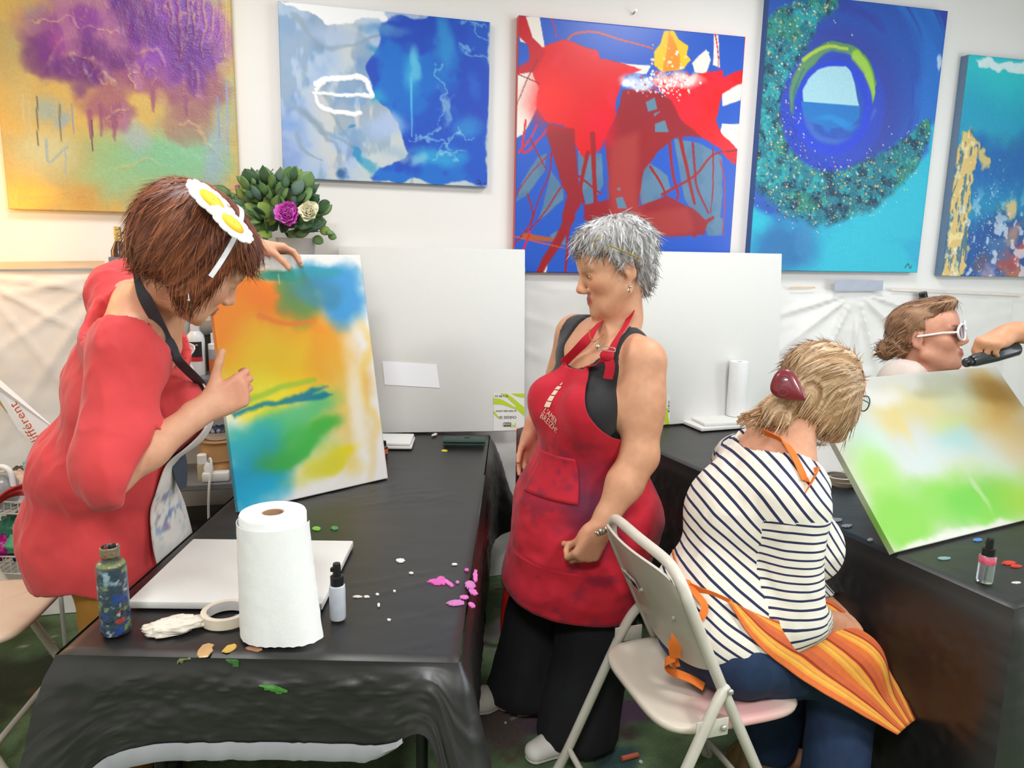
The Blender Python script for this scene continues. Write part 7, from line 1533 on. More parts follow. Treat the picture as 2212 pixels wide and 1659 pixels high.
    def hclip(X, Y, Z):
        x, y, z = X - H.c[0], Y - H.c[1], Z - H.c[2]; l = [(x * H.R[0, i] + y * H.R[1, i] + z * H.R[2, i]) / 1.13 for i in range(3)]
        face = np.minimum(l[1] - 0.012 - 0.35 * np.maximum(l[2] - 0.0, -0.05), 0.052 - l[2]); ear = 0.030 - np.sqrt((l[1] + 0.006) ** 2 + (l[2] + 0.012) ** 2) + 0 * l[0]; return np.maximum(face, np.where(np.abs(l[0]) > 0.05, ear, -1))
    hair_cap('hair', H, hf, t, (178, 175, 174), (108, 104, 102), (234, 233, 234), 0.0045, hclip, 0.010, (0.01, -0.03, 0.13), 3400, (0.022, 0.050), 0.20, 0.26, 0.0017, 4, 0.15, 9)
    fr = H.p(-0.088, 0.018, 0.060); gl = [H.p(-0.092, 0.05, 0.085), H.p(-0.097, 0.004, 0.058), H.p(-0.096, -0.048, 0.012)]
    MB().tube([H.p(-0.099, 0.030, 0.068), H.p(-0.099, -0.040, 0.018)], 0.0022, 8).build('hairpin', GOLD, t); MB().tube(spline([H.p(-0.096, 0.030, 0.070), H.p(-0.094, 0.052, 0.062), H.p(-0.086, 0.064, 0.074), H.p(-0.078, 0.062, 0.092), H.p(-0.082, 0.040, 0.094)], 20), 0.0012, 6).build('hairpin', GOLD, t)
    return t
person_mid()

# ================================================================== woman in the red shirt (left)
def petal_disc(t, c, n, R_, name='daisy'):
    n = norm(n); e1 = norm(np.cross(n, [0, 0, 1.0])); e2 = np.cross(n, e1); k = 13; poly = []
    for i in range(k * 8):
        a = 2 * math.pi * i / (k * 8); r = R_ * (0.90 + 0.10 * abs(math.sin(a * k / 2)) ** 0.6); poly.append((r * math.cos(a), r * math.sin(a)))
    o = MB().prism(poly, c - n * 0.0015, e1, e2, 0.003).build(name, mat('white_felt', rgb(246, 246, 248), 0.8, var=0.02), t, False, label='white felt daisy on the headband')
    m = 48; rings = []
    for r, z in ((0.50, 0.0), (0.50, 0.002), (0.44, 0.0045), (0.2, 0.005), (0.02, 0.005)):
        rings += [c + n * (0.0014 + z * 1.0) + R_ * r * (math.cos(2 * math.pi * i / m) * e1 + math.sin(2 * math.pi * i / m) * e2) for i in range(m)]
    V = np.array(rings); F = [(i * m + q, i * m + (q + 1) % m, (i + 1) * m + (q + 1) % m, (i + 1) * m + q) for i in range(4) for q in range(m)]
    d = np.linalg.norm(V - c, axis=1) / R_; C = np.where((d < 0.27)[:, None], np.array([206, 206, 70.]), np.array([234, 186, 44.])); link('daisy_centre', mesh('daisy_centre', V, F, lin(C / 255)), mat('yellow_felt', vcol=True, rough=0.8, var=0.05), o)
def person_left():
    t = thing('person', 'auburn-haired woman in a loose coral shirt and white apron, bending over a canvas', 'person', (-1.14, 1.97, 0))
    hd = norm([0.86, 0.50, 0]); rt = np.array([hd[1], -hd[0], 0])
    pelv = at(238, 1150, 1.98); waist = at(245, 1010, 1.97); chest = at(270, 850, 1.95); neck = at(322, 672, 1.93); shR = at(272, 762, 1.75); shL = at(262, 640, 2.14)
    elR, wrR = at(236, 1030, 1.63), at(448, 880, 1.77); b0, b1, HX, HY, wH, hH = HELD; topp = lambda u: b0 + HX * u + HY * hH
    wrL = on_plane(560, 528, topp(0) + np.array([0, 0.02, 0]), np.array([-HX[1], HX[0], 0])); wrL = topp(0.155) + np.array([0, 0.0, 0.028]) - np.cross(HX, HY) * 0.022; elL = wrL + norm([-0.62, -0.26, -0.25]) * 0.26
    H = Head(at(420, 566, 1.80), (0.60, 0.52, -0.56), (0.50, 0.12, 0.80), 1.16)
    R = np.stack([rt, hd, [0, 0, 1]], 1); f = Field(); sp = norm(neck - pelv); Rt = np.stack([rt, norm(np.cross(sp, rt)), sp], 1)
    f.ell(chest, (0.17, 0.125, 0.17), Rt, 0.05).ell(waist, (0.16, 0.13, 0.14), Rt, 0.06).ell(pelv, (0.18, 0.155, 0.14), R, 0.06).cap(chest * 0.3 + neck * 0.7, neck, 0.10, 0.075, 0.05, (rt, 1.3))
    for sh in (shR, shL): f.cap(sh, neck, 0.060, 0.058, 0.06)
    f.cap(neck, H.p(0, -0.03, -0.05), 0.062, 0.058, 0.03)
    for s_ in (-1, 1): f.ell(chest + Rt[:, 1] * 0.10 + rt * 0.075 * s_ - sp * 0.02, 0.078, None, 0.04)
    torso = f.copy()
    limb(f, shR, elR, wrR, 0.060, 0.044, 0.028, 0.03); limb(f, shL, elL, wrL, 0.056, 0.043, 0.027, 0.03)
    hR, hL = pelv + rt * 0.09 - [0, 0, 0.05], pelv - rt * 0.09 - [0, 0, 0.05]; aR, aL = np.array([hR[0] - 0.02, hR[1] - 0.02, 0.09]), np.array([hL[0], hL[1] + 0.02, 0.09])
    for a_, b_ in ((hR, aR), (hL, aL)): f.chain([a_, (a_ + b_) / 2 + hd * 0.02, b_], [0.095, 0.06, 0.04], 0.05); f.cap(b_ - [0, 0, 0.04], b_ + hd * 0.12 - [0, 0, 0.06], 0.036, 0.028)
    H.add(f)
    add_hand(f, wrR, norm([0.80, 0.42, 0.42]), norm([-0.35, 0.85, 0.0]), True, 1.12, ((38, 52, 26), (52, 66, 36), (60, 72, 40), (62, 74, 42)), (0.62, 0.75, -0.05), 4, 0.03)
    add_hand(f, wrL, norm(HX * 0.95 + np.array([0, 0, -0.10])), np.array([0.1, -0.45, -1.0]), False, 1.08, ((24, 30, 20), (22, 26, 16), (18, 22, 14), (16, 20, 14)), (0.8, 0.35, 0.6), 14, 0.14)
    V, Q = f.mesh(0.0052); V = relax(V, Q, 1, 0.35)
    link('body', mesh('body', V, Q, lin(paint_skin(V, (222, 166, 134), H.marks((190, 110, 100), (120, 80, 60)) + [(wrR + norm(wrR - elR) * 0.09, (0.06, 0.06, 0.06), None, (224, 142, 116), 0.5, 0.8)]) / 255)), SKIN, t); H.eyes(t)
    # loose coral shirt
    CORAL = mat('coral_shirt', rgb(216, 66, 68), 0.8, var=0.05, scale=20, bump=0.08, bscale=220, sheen=0.15)
    sh_ = Field().ell(chest, (0.19, 0.15, 0.19), Rt, 0.06).ell(waist - hd * 0.03, (0.20, 0.175, 0.15), R, 0.07).ell(pelv - hd * 0.035 + [0, 0, -0.01], (0.190, 0.180, 0.15), R, 0.07).cap(pelv - hd * 0.015, pelv + hd * 0.025 - [0, 0, 0.22], 0.198, 0.198, 0.05).cap(chest * 0.3 + neck * 0.7 - hd * 0.01, neck - hd * 0.02, 0.115, 0.095, 0.05, (rt, 1.35))
    for sx_ in (shR, shL): sh_.cap(sx_, neck * 0.6 + chest * 0.4, 0.080, 0.09, 0.06)
    for s_ in (-1, 1): sh_.ell(chest + Rt[:, 1] * 0.11 + rt * 0.075 * s_ - sp * 0.03, 0.09, None, 0.05)
    fa = norm(wrR - elR); ua = norm(elR - shR); sh_.cap(shR, elR - ua * 0.01, 0.084, 0.078, 0.04).cap(elR - ua * 0.03, elR + fa * 0.06 - ua * 0.05, 0.074, 0.066, 0.03); sn = norm(fa + ua * 0.9)
    sh_.cap(shL, shL + norm(elL - shL) * 0.17, 0.078, 0.085, 0.04)
    nc = neck + rt * 0.045 + hd * 0.0 + [0, 0, 0.025]; e_ = elR + fa * 0.070; hem = at(215, 1262, 1.85)[2]
    def clip(X, Y, Z):
        x, y, z = X - nc[0], Y - nc[1], Z - nc[2]; a = x * rt[0] + y * rt[1]; b = x * hd[0] + y * hd[1]
        n_ = 0.178 - np.sqrt((a / 1.0) ** 2 + (b / 0.95) ** 2 + (z / 1.05) ** 2)
        slv = (X - elR[0]) * sn[0] + (Y - elR[1]) * sn[1] + (Z - elR[2]) * sn[2] - 0.046; near = np.sqrt((X - elR[0]) ** 2 + (Y - elR[1]) ** 2 + (Z - elR[2]) ** 2) - 0.15
        hm = hem + 0.030 * np.sin((X + 1.15) * 9) - 0.10 * (X - pelv[0]) - 0.5 * np.maximum(X - pelv[0] + 0.0, 0) - Z
        return np.maximum(np.maximum(n_, hm), np.where(near < 0, slv, -1))
    garment('shirt', sh_, t, CORAL, 0.0063, 0.0, clip, 0.010, (8, 8, 4), ridge=0.014, rs=(7, 7, 3.2), seed=6, fine=0.008, fis=(15, 15, 7))
    # mustard trousers
    p_ = Field().ell(pelv - hd * 0.02 - [0, 0, 0.02], (0.17, 0.14, 0.11), R, 0.05)
    for a_, b_ in ((hR, aR), (hL, aL)): p_.chain([a_, (a_ + b_) / 2 + hd * 0.02, b_ - [0, 0, 0.02]], [0.100, 0.092, 0.085], 0.04)
    garment('trousers', p_, t, mat('mustard_trousers', rgb(164, 112, 40), 0.85, var=0.08, scale=15, bump=0.1, bscale=180), 0.007, 0.004, lambda X, Y, Z: np.maximum(0.04 - Z, Z - pelv[2] - 0.06) + 0 * X, 0.008, (12, 12, 3), ridge=0.008, seed=9)
    for a_ in (aR, aL): shoe('shoe', a_, hd, mat('black_shoe', rgb(40, 38, 38), 0.5), mat('dark_sole', rgb(60, 58, 56), 0.6), t)
    # white apron on her front
    AP = mat('white_apron', vcol=True, rough=0.8, var=0.03, scale=40, bump=0.1, bscale=240); h0 = math.atan2(hd[1], hd[0]); ap = sh_.copy(); ap.pr = ap.pr[:4] + ap.pr[7:9]
    cz = lambda p, z: np.array([p[0], p[1], z]); L_ = lambda z: (pelv + (chest - pelv) * (z - pelv[2]) / (chest[2] - pelv[2]))
    zt = chest[2] + 0.12; rows = []
    for z, a0_, a1_ in ((zt, -0.10, 0.55), (chest[2] + 0.04, -0.35, 0.75), (chest[2] - 0.06, -0.6, 0.95), (waist[2] + 0.02, -1.0, 1.2), (pelv[2] + 0.05, -1.12, 1.3), (pelv[2] - 0.08, -1.02, 1.3), (hem - 0.05, -0.9, 1.2), (hem - 0.22, -0.85, 1.1)):
        c_ = L_(z); rows.append((np.array([c_[0], c_[1], z]), h0 + a0_, h0 + a1_))
    G, D = wrap_rows(ap, rows, 0.016, 60, 110); vv = np.linspace(0, 1, len(G))[:, None]; uu = np.linspace(0, 1, 60)[None, :]; G = G + D * (0.008 * fbm(G * np.array([9, 9, 3]), 3, 4) + 0.03 * smooth(0.06, 0.0, vv))[..., None]
    C = np.tile(np.array([228, 224, 216.]), G.shape[:2] + (1,)); tgt = at(372, 1112, 1.9); d_ = np.linalg.norm((G - tgt) * np.array([1.3, 0.5, 0.8]), axis=-1)
    for col_, sd_, th_ in (((50, 90, 160), 3, 0.16), ((120, 160, 190), 8, 0.24), ((190, 130, 140), 12, 0.3), ((70, 80, 100), 15, 0.26)):
        m = (smooth(th_, th_ + 0.06, fbm(G * 36, 3, sd_)) * smooth(0.10, 0.03, d_) * 0.6)[..., None]; C = C * (1 - m) + np.array(col_, float) * m
    b = MB().sheet(G, 0.003); apo = link('apron', mesh('apron', np.concatenate(b.v), b.f, lin(np.concatenate([C.reshape(-1, 3)] * 2) / 255)), AP, t)
    i_ = np.argmin(np.linalg.norm(G.reshape(-1, 3) - at(412, 1015, 1.95), axis=1)); pc, pd = G.reshape(-1, 3)[i_], D.reshape(-1, 3)[i_]; sx_ = np.cross([0, 0, 1.0], pd)
    Gp = np.array([[pc + sx_ * (0.035 * math.sin(math.pi * min(1, 0.15 + 0.7 * v)) * u) + pd * 0.007 + np.array([0, 0, 0.075 - 0.15 * v]) + sx_ * 0.02 * v for u in np.linspace(-1, 1, 9)] for v in np.linspace(0, 1, 14)]); MB().sheet(Gp, 0.002).build('oven_patch', mat('slate_patch', rgb(66, 72, 84), 0.8), apo, label='slate grey shape printed on the apron')
    # neck strap
    STR = mat('slate_strap', rgb(70, 74, 82), 0.8)
    def skinpt(px, py, Y, lift=0.006):
        p = at(px, py, Y - 0.6); d_ = norm(ray(px, py))
        for _ in range(80): p = p + d_ * np.clip(f.at(p[None])[0] - lift, -0.01, 0.1) * 0.8
        return p
    strap('apron_strap', [H.p(0.01, -0.075, -0.075), skinpt(312, 640, 1.85), skinpt(338, 690, 1.85), skinpt(362, 735, 1.85), at(386, 778, 1.80), G.reshape(-1, 3)[np.argmin(np.linalg.norm(G.reshape(-1, 3) - at(400, 805, 1.84), axis=1))]], 0.030, STR, t, [(0.9, -0.1, 0.4), (0.9, -0.1, 0.35), (0.9, -0.2, 0.2), (0.8, -0.3, 0.2)])
    # hair
    s = 1.16; hf = Field().ell(H.p(0, -0.036, 0.046), np.array([0.104, 0.118, 0.104]) * s, H.R, 0.03).ell(H.p(0, -0.072, -0.012), np.array([0.078, 0.058, 0.062]) * s, H.R, 0.04).ell(H.p(0.052, 0.006, -0.012), np.array([0.038, 0.052, 0.070]) * s, H.R, 0.03).ell(H.p(-0.052, 0.006, -0.012), np.array([0.038, 0.052, 0.070]) * s, H.R, 0.03).ell(H.p(0, 0.03, 0.08), np.array([0.08, 0.07, 0.05]) * s, H.R, 0.03)
    def hclip(X, Y, Z):
        x, y, z = X - H.c[0], Y - H.c[1], Z - H.c[2]; l = [(x * H.R[0, i] + y * H.R[1, i] + z * H.R[2, i]) / s for i in range(3)]; return np.minimum(l[1] - 0.042, 0.046 - l[2])
    hair_cap('hair', H, hf, t, (126, 72, 48), (70, 40, 32), (176, 108, 72), 0.0046, hclip, 0.006, (0, -0.05, 0.12), 3200, (0.04, 0.075), 0.03, 0.045, 0.0011, 7, 0.10, 14)
    # headband with daisies
    BND = mat('white_band', rgb(240, 240, 242), 0.5); pts = [H.p(0.132 * math.cos(a), 0.004, -0.010 + 0.130 * math.sin(a) * 1.22) for a in np.linspace(0.10, math.pi - 0.10, 24)]; strap('headband', pts, 0.011, BND, t, H.R[:, 1], 0.003, 60)
    d1, d2 = at(457, 434, 1.70), at(499, 487, 1.67); nn = norm([0.70, -0.13, 0.66]); petal_disc(t, d1, nn, 0.064); petal_disc(t, d2 + nn * 0.004, nn, 0.056)
    e = H.p(0.082, 0.0, -0.045); MB().tube([e, e + [0, 0, -0.02]], 0.0015, 6).ball(e + [0, 0, -0.024], 0.004, 8).build('earring', mat('silver'), t)
    return t
person_left()

# ================================================================== seated woman in the striped top (right)
def glasses(H, t, m, sx=0.031, r=0.019, y=0.100, z=0.004, round_=1.0, lens=None, th=0.0016):
    o = None; b = MB()
    for sd in (-1, 1):
        b.tube([H.p(sd * sx + r * 1.12 * math.cos(a), y - 0.010 * abs(math.cos(a)) * (1 if math.cos(a) * sd > 0 else 0), z + r * round_ * math.sin(a)) for a in np.linspace(0, 2 * math.pi, 28, endpoint=False)], th * H.s, 8, closed=True)
        b.tube([H.p(sd * (sx + r * 1.1), y - 0.010, z + 0.004), H.p(sd * 0.070, 0.06, z + 0.008), H.p(sd * 0.0785, -0.01, z + 0.006)], th * 0.9 * H.s, 8)
    b.tube([H.p(-sx + r * 1.05, y, z + 0.003), H.p(0, y + 0.004, z + 0.006), H.p(sx - r * 1.05, y, z + 0.003)], th * H.s, 8); o = b.build('glasses', m, t)
    for sd in (-1, 1): MB().lathe([(0.001, 0), (r * 1.08 * H.s, 0.0), (r * 1.08 * H.s, 0.001), (0.001, 0.001)], H.p(sd * sx, y - 0.003, z), 24, R=np.stack([H.R[:, 0], H.R[:, 2], H.R[:, 1] * -1], 1), caps=False).build('lens', lens or mat('lens_glass', rgb(240, 245, 245), 0.05, trans=0.95, ior=1.1), o)
def person_right():
    t = thing('person', 'blonde woman in a striped navy top on the folding chair, seen from behind', 'person', (0.56, 1.80, 0))
    hd = norm([0.955, 0.296, 0]); rt = np.array([hd[1], -hd[0], 0]); R = np.stack([rt, hd, [0, 0, 1]], 1)
    pelv = np.array([0.575, 1.815, 0.575]); waist = at(1572, 1285, 1.86); chest = at(1638, 1110, 1.90); neck = at(1684, 962, 1.93); shR, shL = at(1716, 1082, 1.75), at(1598, 1000, 2.10)
    elR, wrR = at(1712, 1338, 1.71), at(1806, 1345, 1.86); elL, wrL = at(1690, 1230, 2.16), at(1812, 1330, 2.02)
    hR, hL = pelv + rt * 0.095 - [0, 0, 0.02], pelv - rt * 0.095 - [0, 0, 0.02]; knR, knL = pelv + rt * 0.085 + hd * 0.335, pelv - rt * 0.10 + hd * 0.34; knR[2] = 0.455; knL[2] = 0.455
    aR = np.array([*on_z(1790, 1760, 0.09)[:2], 0.09]); aL = np.array([*on_z(1660, 1615, 0.09)[:2], 0.09])
    H = Head(at(1776, 852, 1.965), (0.90, 0.36, -0.24), (0.24, 0.08, 0.96), 1.10)
    sp = norm(neck - pelv); Rt = np.stack([rt, norm(np.cross(sp, rt)), sp], 1); f = Field()
    f.ell(chest, (0.175, 0.13, 0.17), Rt, 0.05).ell(waist, (0.165, 0.14, 0.14), Rt, 0.06).ell(pelv, (0.19, 0.16, 0.125), R, 0.06).cap(chest * 0.3 + neck * 0.7, neck, 0.095, 0.07, 0.05, (rt, 1.3))
    for sh in (shR, shL): f.cap(sh, neck, 0.058, 0.055, 0.06)
    f.cap(neck, H.p(0, -0.03, -0.05), 0.058, 0.054, 0.03)
    for s_ in (-1, 1): f.ell(chest + Rt[:, 1] * 0.11 + rt * 0.075 * s_ - sp * 0.03, 0.08, None, 0.04)
    torso = f.copy(); limb(f, shR, elR, wrR, 0.056, 0.044, 0.027, 0.03); limb(f, shL, elL, wrL, 0.056, 0.044, 0.027, 0.03)
    for a_, k_, b_ in ((hR, knR, aR), (hL, knL, aL)): f.chain([a_, k_, b_], [0.09, 0.062, 0.042], 0.05); f.cap(b_ - [0, 0, 0.04], b_ + hd * 0.12 - [0, 0, 0.06], 0.036, 0.028)
    H.add(f)
    add_hand(f, wrR, norm([0.75, 0.45, -0.25]), norm([0.0, 0.35, -1.0]), True, 1.0, ((30, 40, 20),) * 4, (0.8, 0.5, 0.2), 10, 0.05); add_hand(f, wrL, norm([0.7, -0.5, -0.25]), norm([0.0, 0.2, -1.0]), False, 1.0, ((26, 34, 20),) * 4, (0.8, 0.4, 0.2), 10, 0.05)
    V, Q = f.mesh(0.0052); V = relax(V, Q, 1, 0.35); link('body', mesh('body', V, Q, lin(paint_skin(V, (216, 158, 126), H.marks((190, 110, 100), (150, 120, 90))) / 255)), SKIN, t); H.eyes(t)
    # striped top: stripes follow trunk and sleeve
    m = bpy.data.materials.new('striped_jersey'); m.use_nodes = True; nt = m.node_tree; N = nt.nodes; L = nt.links; at_ = N.new('ShaderNodeAttribute'); at_.attribute_name = 'stripe'
    mu = N.new('ShaderNodeMath'); mu.operation = 'FRACT'; L.new(at_.outputs['Fac'], mu.inputs[0]); lt = N.new('ShaderNodeMath'); lt.operation = 'LESS_THAN'; lt.inputs[1].default_value = 0.26; L.new(mu.outputs[0], lt.inputs[0])
    tc = N.new('ShaderNodeTexCoord'); nz = N.new('ShaderNodeTexNoise'); nz.inputs['Scale'].default_value = 260; L.new(tc.outputs['Object'], nz.inputs['Vector'])
    mx = N.new('ShaderNodeMix'); mx.data_type = 'RGBA'; mx.inputs[6].default_value = (*rgb(236, 230, 216), 1); mx.inputs[7].default_value = (*rgb(34, 40, 78), 1); L.new(lt.outputs[0], mx.inputs[0]); L.new(mx.outputs[2], N['Principled BSDF'].inputs['Base Color']); bp = N.new('ShaderNodeBump'); bp.inputs['Strength'].default_value = 0.15; bp.inputs['Distance'].default_value = 0.002; L.new(nz.outputs[0], bp.inputs['Height']); L.new(bp.outputs[0], N['Principled BSDF'].inputs['Normal']); N['Principled BSDF'].inputs['Roughness'].default_value = 0.85
    s_f = Field().ell(chest - hd * 0.02, (0.195, 0.158, 0.185), Rt, 0.06).ell(waist - hd * 0.015, (0.190, 0.160, 0.15), Rt, 0.06).ell(pelv + [0, 0, 0.015], (0.205, 0.175, 0.12), R, 0.06).cap(chest * 0.3 + neck * 0.7, neck - hd * 0.01, 0.108, 0.085, 0.05, (rt, 1.35))
    for sh in (shR, shL): s_f.cap(sh, neck * 0.7 + chest * 0.3, 0.072, 0.075, 0.06)
    for q in (-1, 1): s_f.ell(chest + Rt[:, 1] * 0.12 + rt * 0.075 * q - sp * 0.03, 0.09, None, 0.05)
    arm = Field(); fa = norm(wrR - elR)
    arm.cap(shR, elR, 0.074, 0.072, 0.03).cap(elR, elR + fa * 0.11, 0.070, 0.052, 0.03); arm2 = Field().cap(shL, elL, 0.072, 0.068, 0.03).cap(elL, wrL - norm(wrL - elL) * 0.04, 0.066, 0.045, 0.03); s_f.pr += arm.pr + arm2.pr
    nc = neck + hd * 0.03 + rt * 0.012 + [0, 0, 0.035]
    def clip(X, Y, Z):
        x, y, z = X - nc[0], Y - nc[1], Z - nc[2]; a = x * rt[0] + y * rt[1]; b = x * hd[0] + y * hd[1]; n_ = 0.135 - np.sqrt(a ** 2 + (b / 1.1) ** 2 + (z / 1.1) ** 2); return np.maximum(n_, 0.505 + 0.06 * ((X - pelv[0]) * hd[0] + (Y - pelv[1]) * hd[1]) * 2 - Z)
    o = garment('striped_top', s_f, t, m, 0.006, 0.0, clip, 0.006, (10, 10, 6), ridge=0.007, rs=(7, 7, 5), seed=4, it=3, fine=0.004, fis=(14, 14, 12)); V = np.zeros(len(o.data.vertices) * 3); o.data.vertices.foreach_get('co', V); V = V.reshape(-1, 3)
    Cc = at(2120, 1600, 1.82); ang = np.arctan2(V[:, 2] - Cc[2], -(V[:, 0] - Cc[0])); s_t = ang * 0.78 / 0.0215 + 0.35 * vnoise(V * 9, 5)
    ua = norm(elR - shR); ax = np.einsum('ij,j->i', V - shR, ua) + 0.35 * np.einsum('ij,j->i', V - elR, fa) * smooth(-0.02, 0.06, np.einsum('ij,j->i', V - elR, ua)); s_a = ax / 0.0205 + 0.25 * vnoise(V * 12, 8)
    da = arm.at(V); onarm = (da < 0.022) & (np.einsum('ij,j->i', V - shR, ua) > 0.035 + 0.2 * np.abs(np.einsum('ij,j->i', V - shR, rt) - 0.0) * 0) & (np.einsum('ij,j->i', V - shR, rt) > -0.045)
    ua2 = norm(elL - shL); da2 = arm2.at(V); onl = (da2 < 0.02) & (np.einsum('ij,j->i', V - shL, -rt) > 0.0); s_all = np.where(onarm, s_a, np.where(onl, np.einsum('ij,j->i', V - shL, ua2) / 0.0225, s_t))
    nf = len(o.data.polygons); lv = np.zeros(len(o.data.loops), np.int32); o.data.loops.foreach_get('vertex_index', lv); lv = lv.reshape(nf, 4); fa_ = onarm[lv].sum(1) >= 3; fl_ = onl[lv].sum(1) >= 3
    s_l = np.einsum('ij,j->i', V - shL, ua2) / 0.0225; cv = np.where(fa_[:, None], s_a[lv], np.where(fl_[:, None], s_l[lv], s_t[lv])); at2 = o.data.attributes.new('stripe', 'FLOAT', 'CORNER'); at2.data.foreach_set('value', cv.astype(np.float32).ravel())
    # jeans, shoes
    j = Field().ell(pelv - [0, 0, 0.01], (0.195, 0.168, 0.115), R, 0.06)
    for a_, k_, b_ in ((hR, knR, aR), (hL, knL, aL)): j.chain([a_, k_, b_ + [0, 0, 0.02]], [0.108, 0.082, 0.075], 0.04)
    garment('jeans', j, t, mat('denim', rgb(34, 52, 84), 0.85, var=0.18, scale=30, bump=0.15, bscale=300), 0.007, 0.004, lambda X, Y, Z: np.maximum(0.06 - Z, Z - 0.62) + 0 * X, 0.006, (12, 12, 5), ridge=0.006, seed=3)
    BR = mat('patterned_shoe', rgb(132, 104, 70), 0.7, var=0.5, scale=60, stretch=(1, 1, 0.2))
    shoe('shoe', aL - hd * 0.05, norm([0.6, -0.75, 0]), BR, mat('cream_sole', rgb(214, 206, 186), 0.6), t, 1.05); shoe('shoe', aR, norm([0.8, -0.5, 0]), BR, mat('cream_sole'), t, 1.05)
    MB().lathe([(0.050, 0.0), (0.052, 0.03), (0.050, 0.055)], np.array([aL[0], aL[1], 0.085]), 20).build('sock', mat('cream_sock', rgb(216, 206, 190), 0.9), t)
    # back pocket seam on the jeans
    # orange striped apron over the lap
    n, k = 60, 80; G = np.zeros((n, k, 3)); lapf = Field(); lapf.pr = list(j.pr); tf_ = Field(); tf_.pr = s_f.pr[:3]
    near_top = [at(1572, 1300, 1.66), at(1640, 1400, 1.62), at(1760, 1490, 1.62), at(1860, 1545, 1.64), at(1938, 1588, 1.66)]; far_top = [at(1632, 1296, 1.80), at(1720, 1288, 1.86), at(1796, 1302, 1.92), at(1862, 1364, 1.92), at(1928, 1454, 1.86), at(1976, 1556, 1.76)]
    E0, E1 = spline(near_top, n), spline(far_top, n); n = min(len(E0), len(E1)); E0, E1 = E0[:n], E1[:n]; G = np.zeros((n, k, 3)); v = np.linspace(0, 1, k)
    for i in range(n):
        u = i / (n - 1); up_ = 0.012 * math.sin(math.pi * min(1, u * 1.1)) + 0.004; G[i] = E0[i] * (1 - v)[:, None] + E1[i] * v[:, None] + np.array([0.0, -0.25, 1.0]) * (up_ * np.sin(math.pi * np.clip(v * 0.92 + 0.05, 0, 1)))[:, None]
    for _ in range(18):
        d2_ = tf_.at(G); G = G + rt * np.clip(0.012 - d2_, 0, 0.03)[..., None] * 0.6
        dd = lapf.at(G); G = G + np.array([0.05, -0.45, 0.85]) * np.clip(0.010 - dd, 0, 0.02)[..., None] * 0.5
    for _ in range(10):
        K = G.copy(); K[1:-1] = (G[:-2] + 2 * G[1:-1] + G[2:]) / 4; K[:, 1:-1] = (K[:, :-2] + 2 * K[:, 1:-1] + K[:, 2:]) / 4; K[0], K[-1] = G[0], G[-1]; G = K
    G = G + np.array([0, -0.5, 1.0]) * (0.007 * fbm(G * np.array([10, 10, 10]), 3, 5))[..., None]
    pat = [(216, 110, 52)] * 5 + [(230, 156, 60)] * 2 + [(236, 178, 70)] * 2 + [(204, 140, 70)] * 1 + [(240, 160, 64)] * 3 + [(150, 52, 28)] * 2 + [(206, 96, 50)] * 3 + [(190, 100, 70)] * 1 + [(206, 96, 50)] * 1
    cols = np.array([pat[(q * 3 // 3) % len(pat)] for q in range(k)], float); C = np.tile(cols[None], (n, 1, 1))
    b = MB().sheet(G, 0.003); link('apron', mesh('apron', np.concatenate(b.v), b.f, lin(np.concatenate([C.reshape(-1, 3)] * 2) / 255)), mat('striped_apron', vcol=True, rough=0.85, var=0.06, scale=60, bump=0.15, bscale=300), t)
    OR = mat('orange_tape', rgb(224, 116, 40), 0.8, var=0.06)
    def onback(px, py, lift=0.006, Y=1.75):
        p = at(px, py, 1.2); d_ = norm(ray(px, py)); 
        for _ in range(70): p = p + d_ * np.clip(min(s_f.at(p[None])[0], j.at(p[None])[0] - 0.004) - lift, -0.01, 0.1) * 0.8
        return p if p[1] < 2.2 else at(px, py, Y)
    sd = [(0.3, -0.4, 0.8)]; strap('waist_tie', [onback(x, y) for x, y in ((1453, 1195), (1462, 1225), (1480, 1258), (1510, 1275), (1545, 1288), (1580, 1304))], 0.022, OR, t, (0.0, -0.2, 1.0))
    kt = onback(1484, 1262, 0.012); MB().ball(kt, 0.012, 10).build('bow_knot', OR, t)
    for pts in (((1484, 1262), (1505, 1285), (1522, 1310), (1512, 1335), (1490, 1318), (1484, 1270)), ((1484, 1262), (1478, 1285), (1470, 1310), (1475, 1330)), ((1480, 1262), (1462, 1300), (1452, 1340), (1452, 1400), (1462, 1440))):
        strap('bow_ribbon', [onback(x, y, 0.014 + 0.004 * q) for q, (x, y) in enumerate(pts)], 0.018, OR, t, (1, -0.3, 0.0))
    strap('bow_ribbon', [onback(1470, 1300, 0.016), at(1462, 1370, 1.66), at(1458, 1420, 1.655)], 0.026, OR, t, (1, -0.2, 0)); strap('bow_ribbon', [at(1458, 1420, 1.655), at(1436, 1432, 1.67), at(1450, 1450, 1.68), at(1490, 1466, 1.68), at(1520, 1484, 1.67)], 0.022, OR, t, (0.2, 0.8, 0.5))
    def skinpt(px, py, lift=0.006):
        p = at(px, py, 1.3); d_ = norm(ray(px, py))
        for _ in range(70): p = p + d_ * np.clip(min(f.at(p[None])[0], s_f.at(p[None])[0]) - lift, -0.01, 0.1) * 0.8
        return p
    strap('neck_strap', [skinpt(1646, 932), skinpt(1676, 945), skinpt(1700, 962), skinpt(1722, 1000), skinpt(1740, 1040)], 0.024, OR, t, (0.7, -0.4, -0.5)); c_ = skinpt(1748, 1046, 0.02); strap('bib', [c_, c_ + [0.03, 0.05, 0.0], c_ + [0.03, 0.12, -0.03]], 0.06, OR, t, (0.4, 0, 1.0))
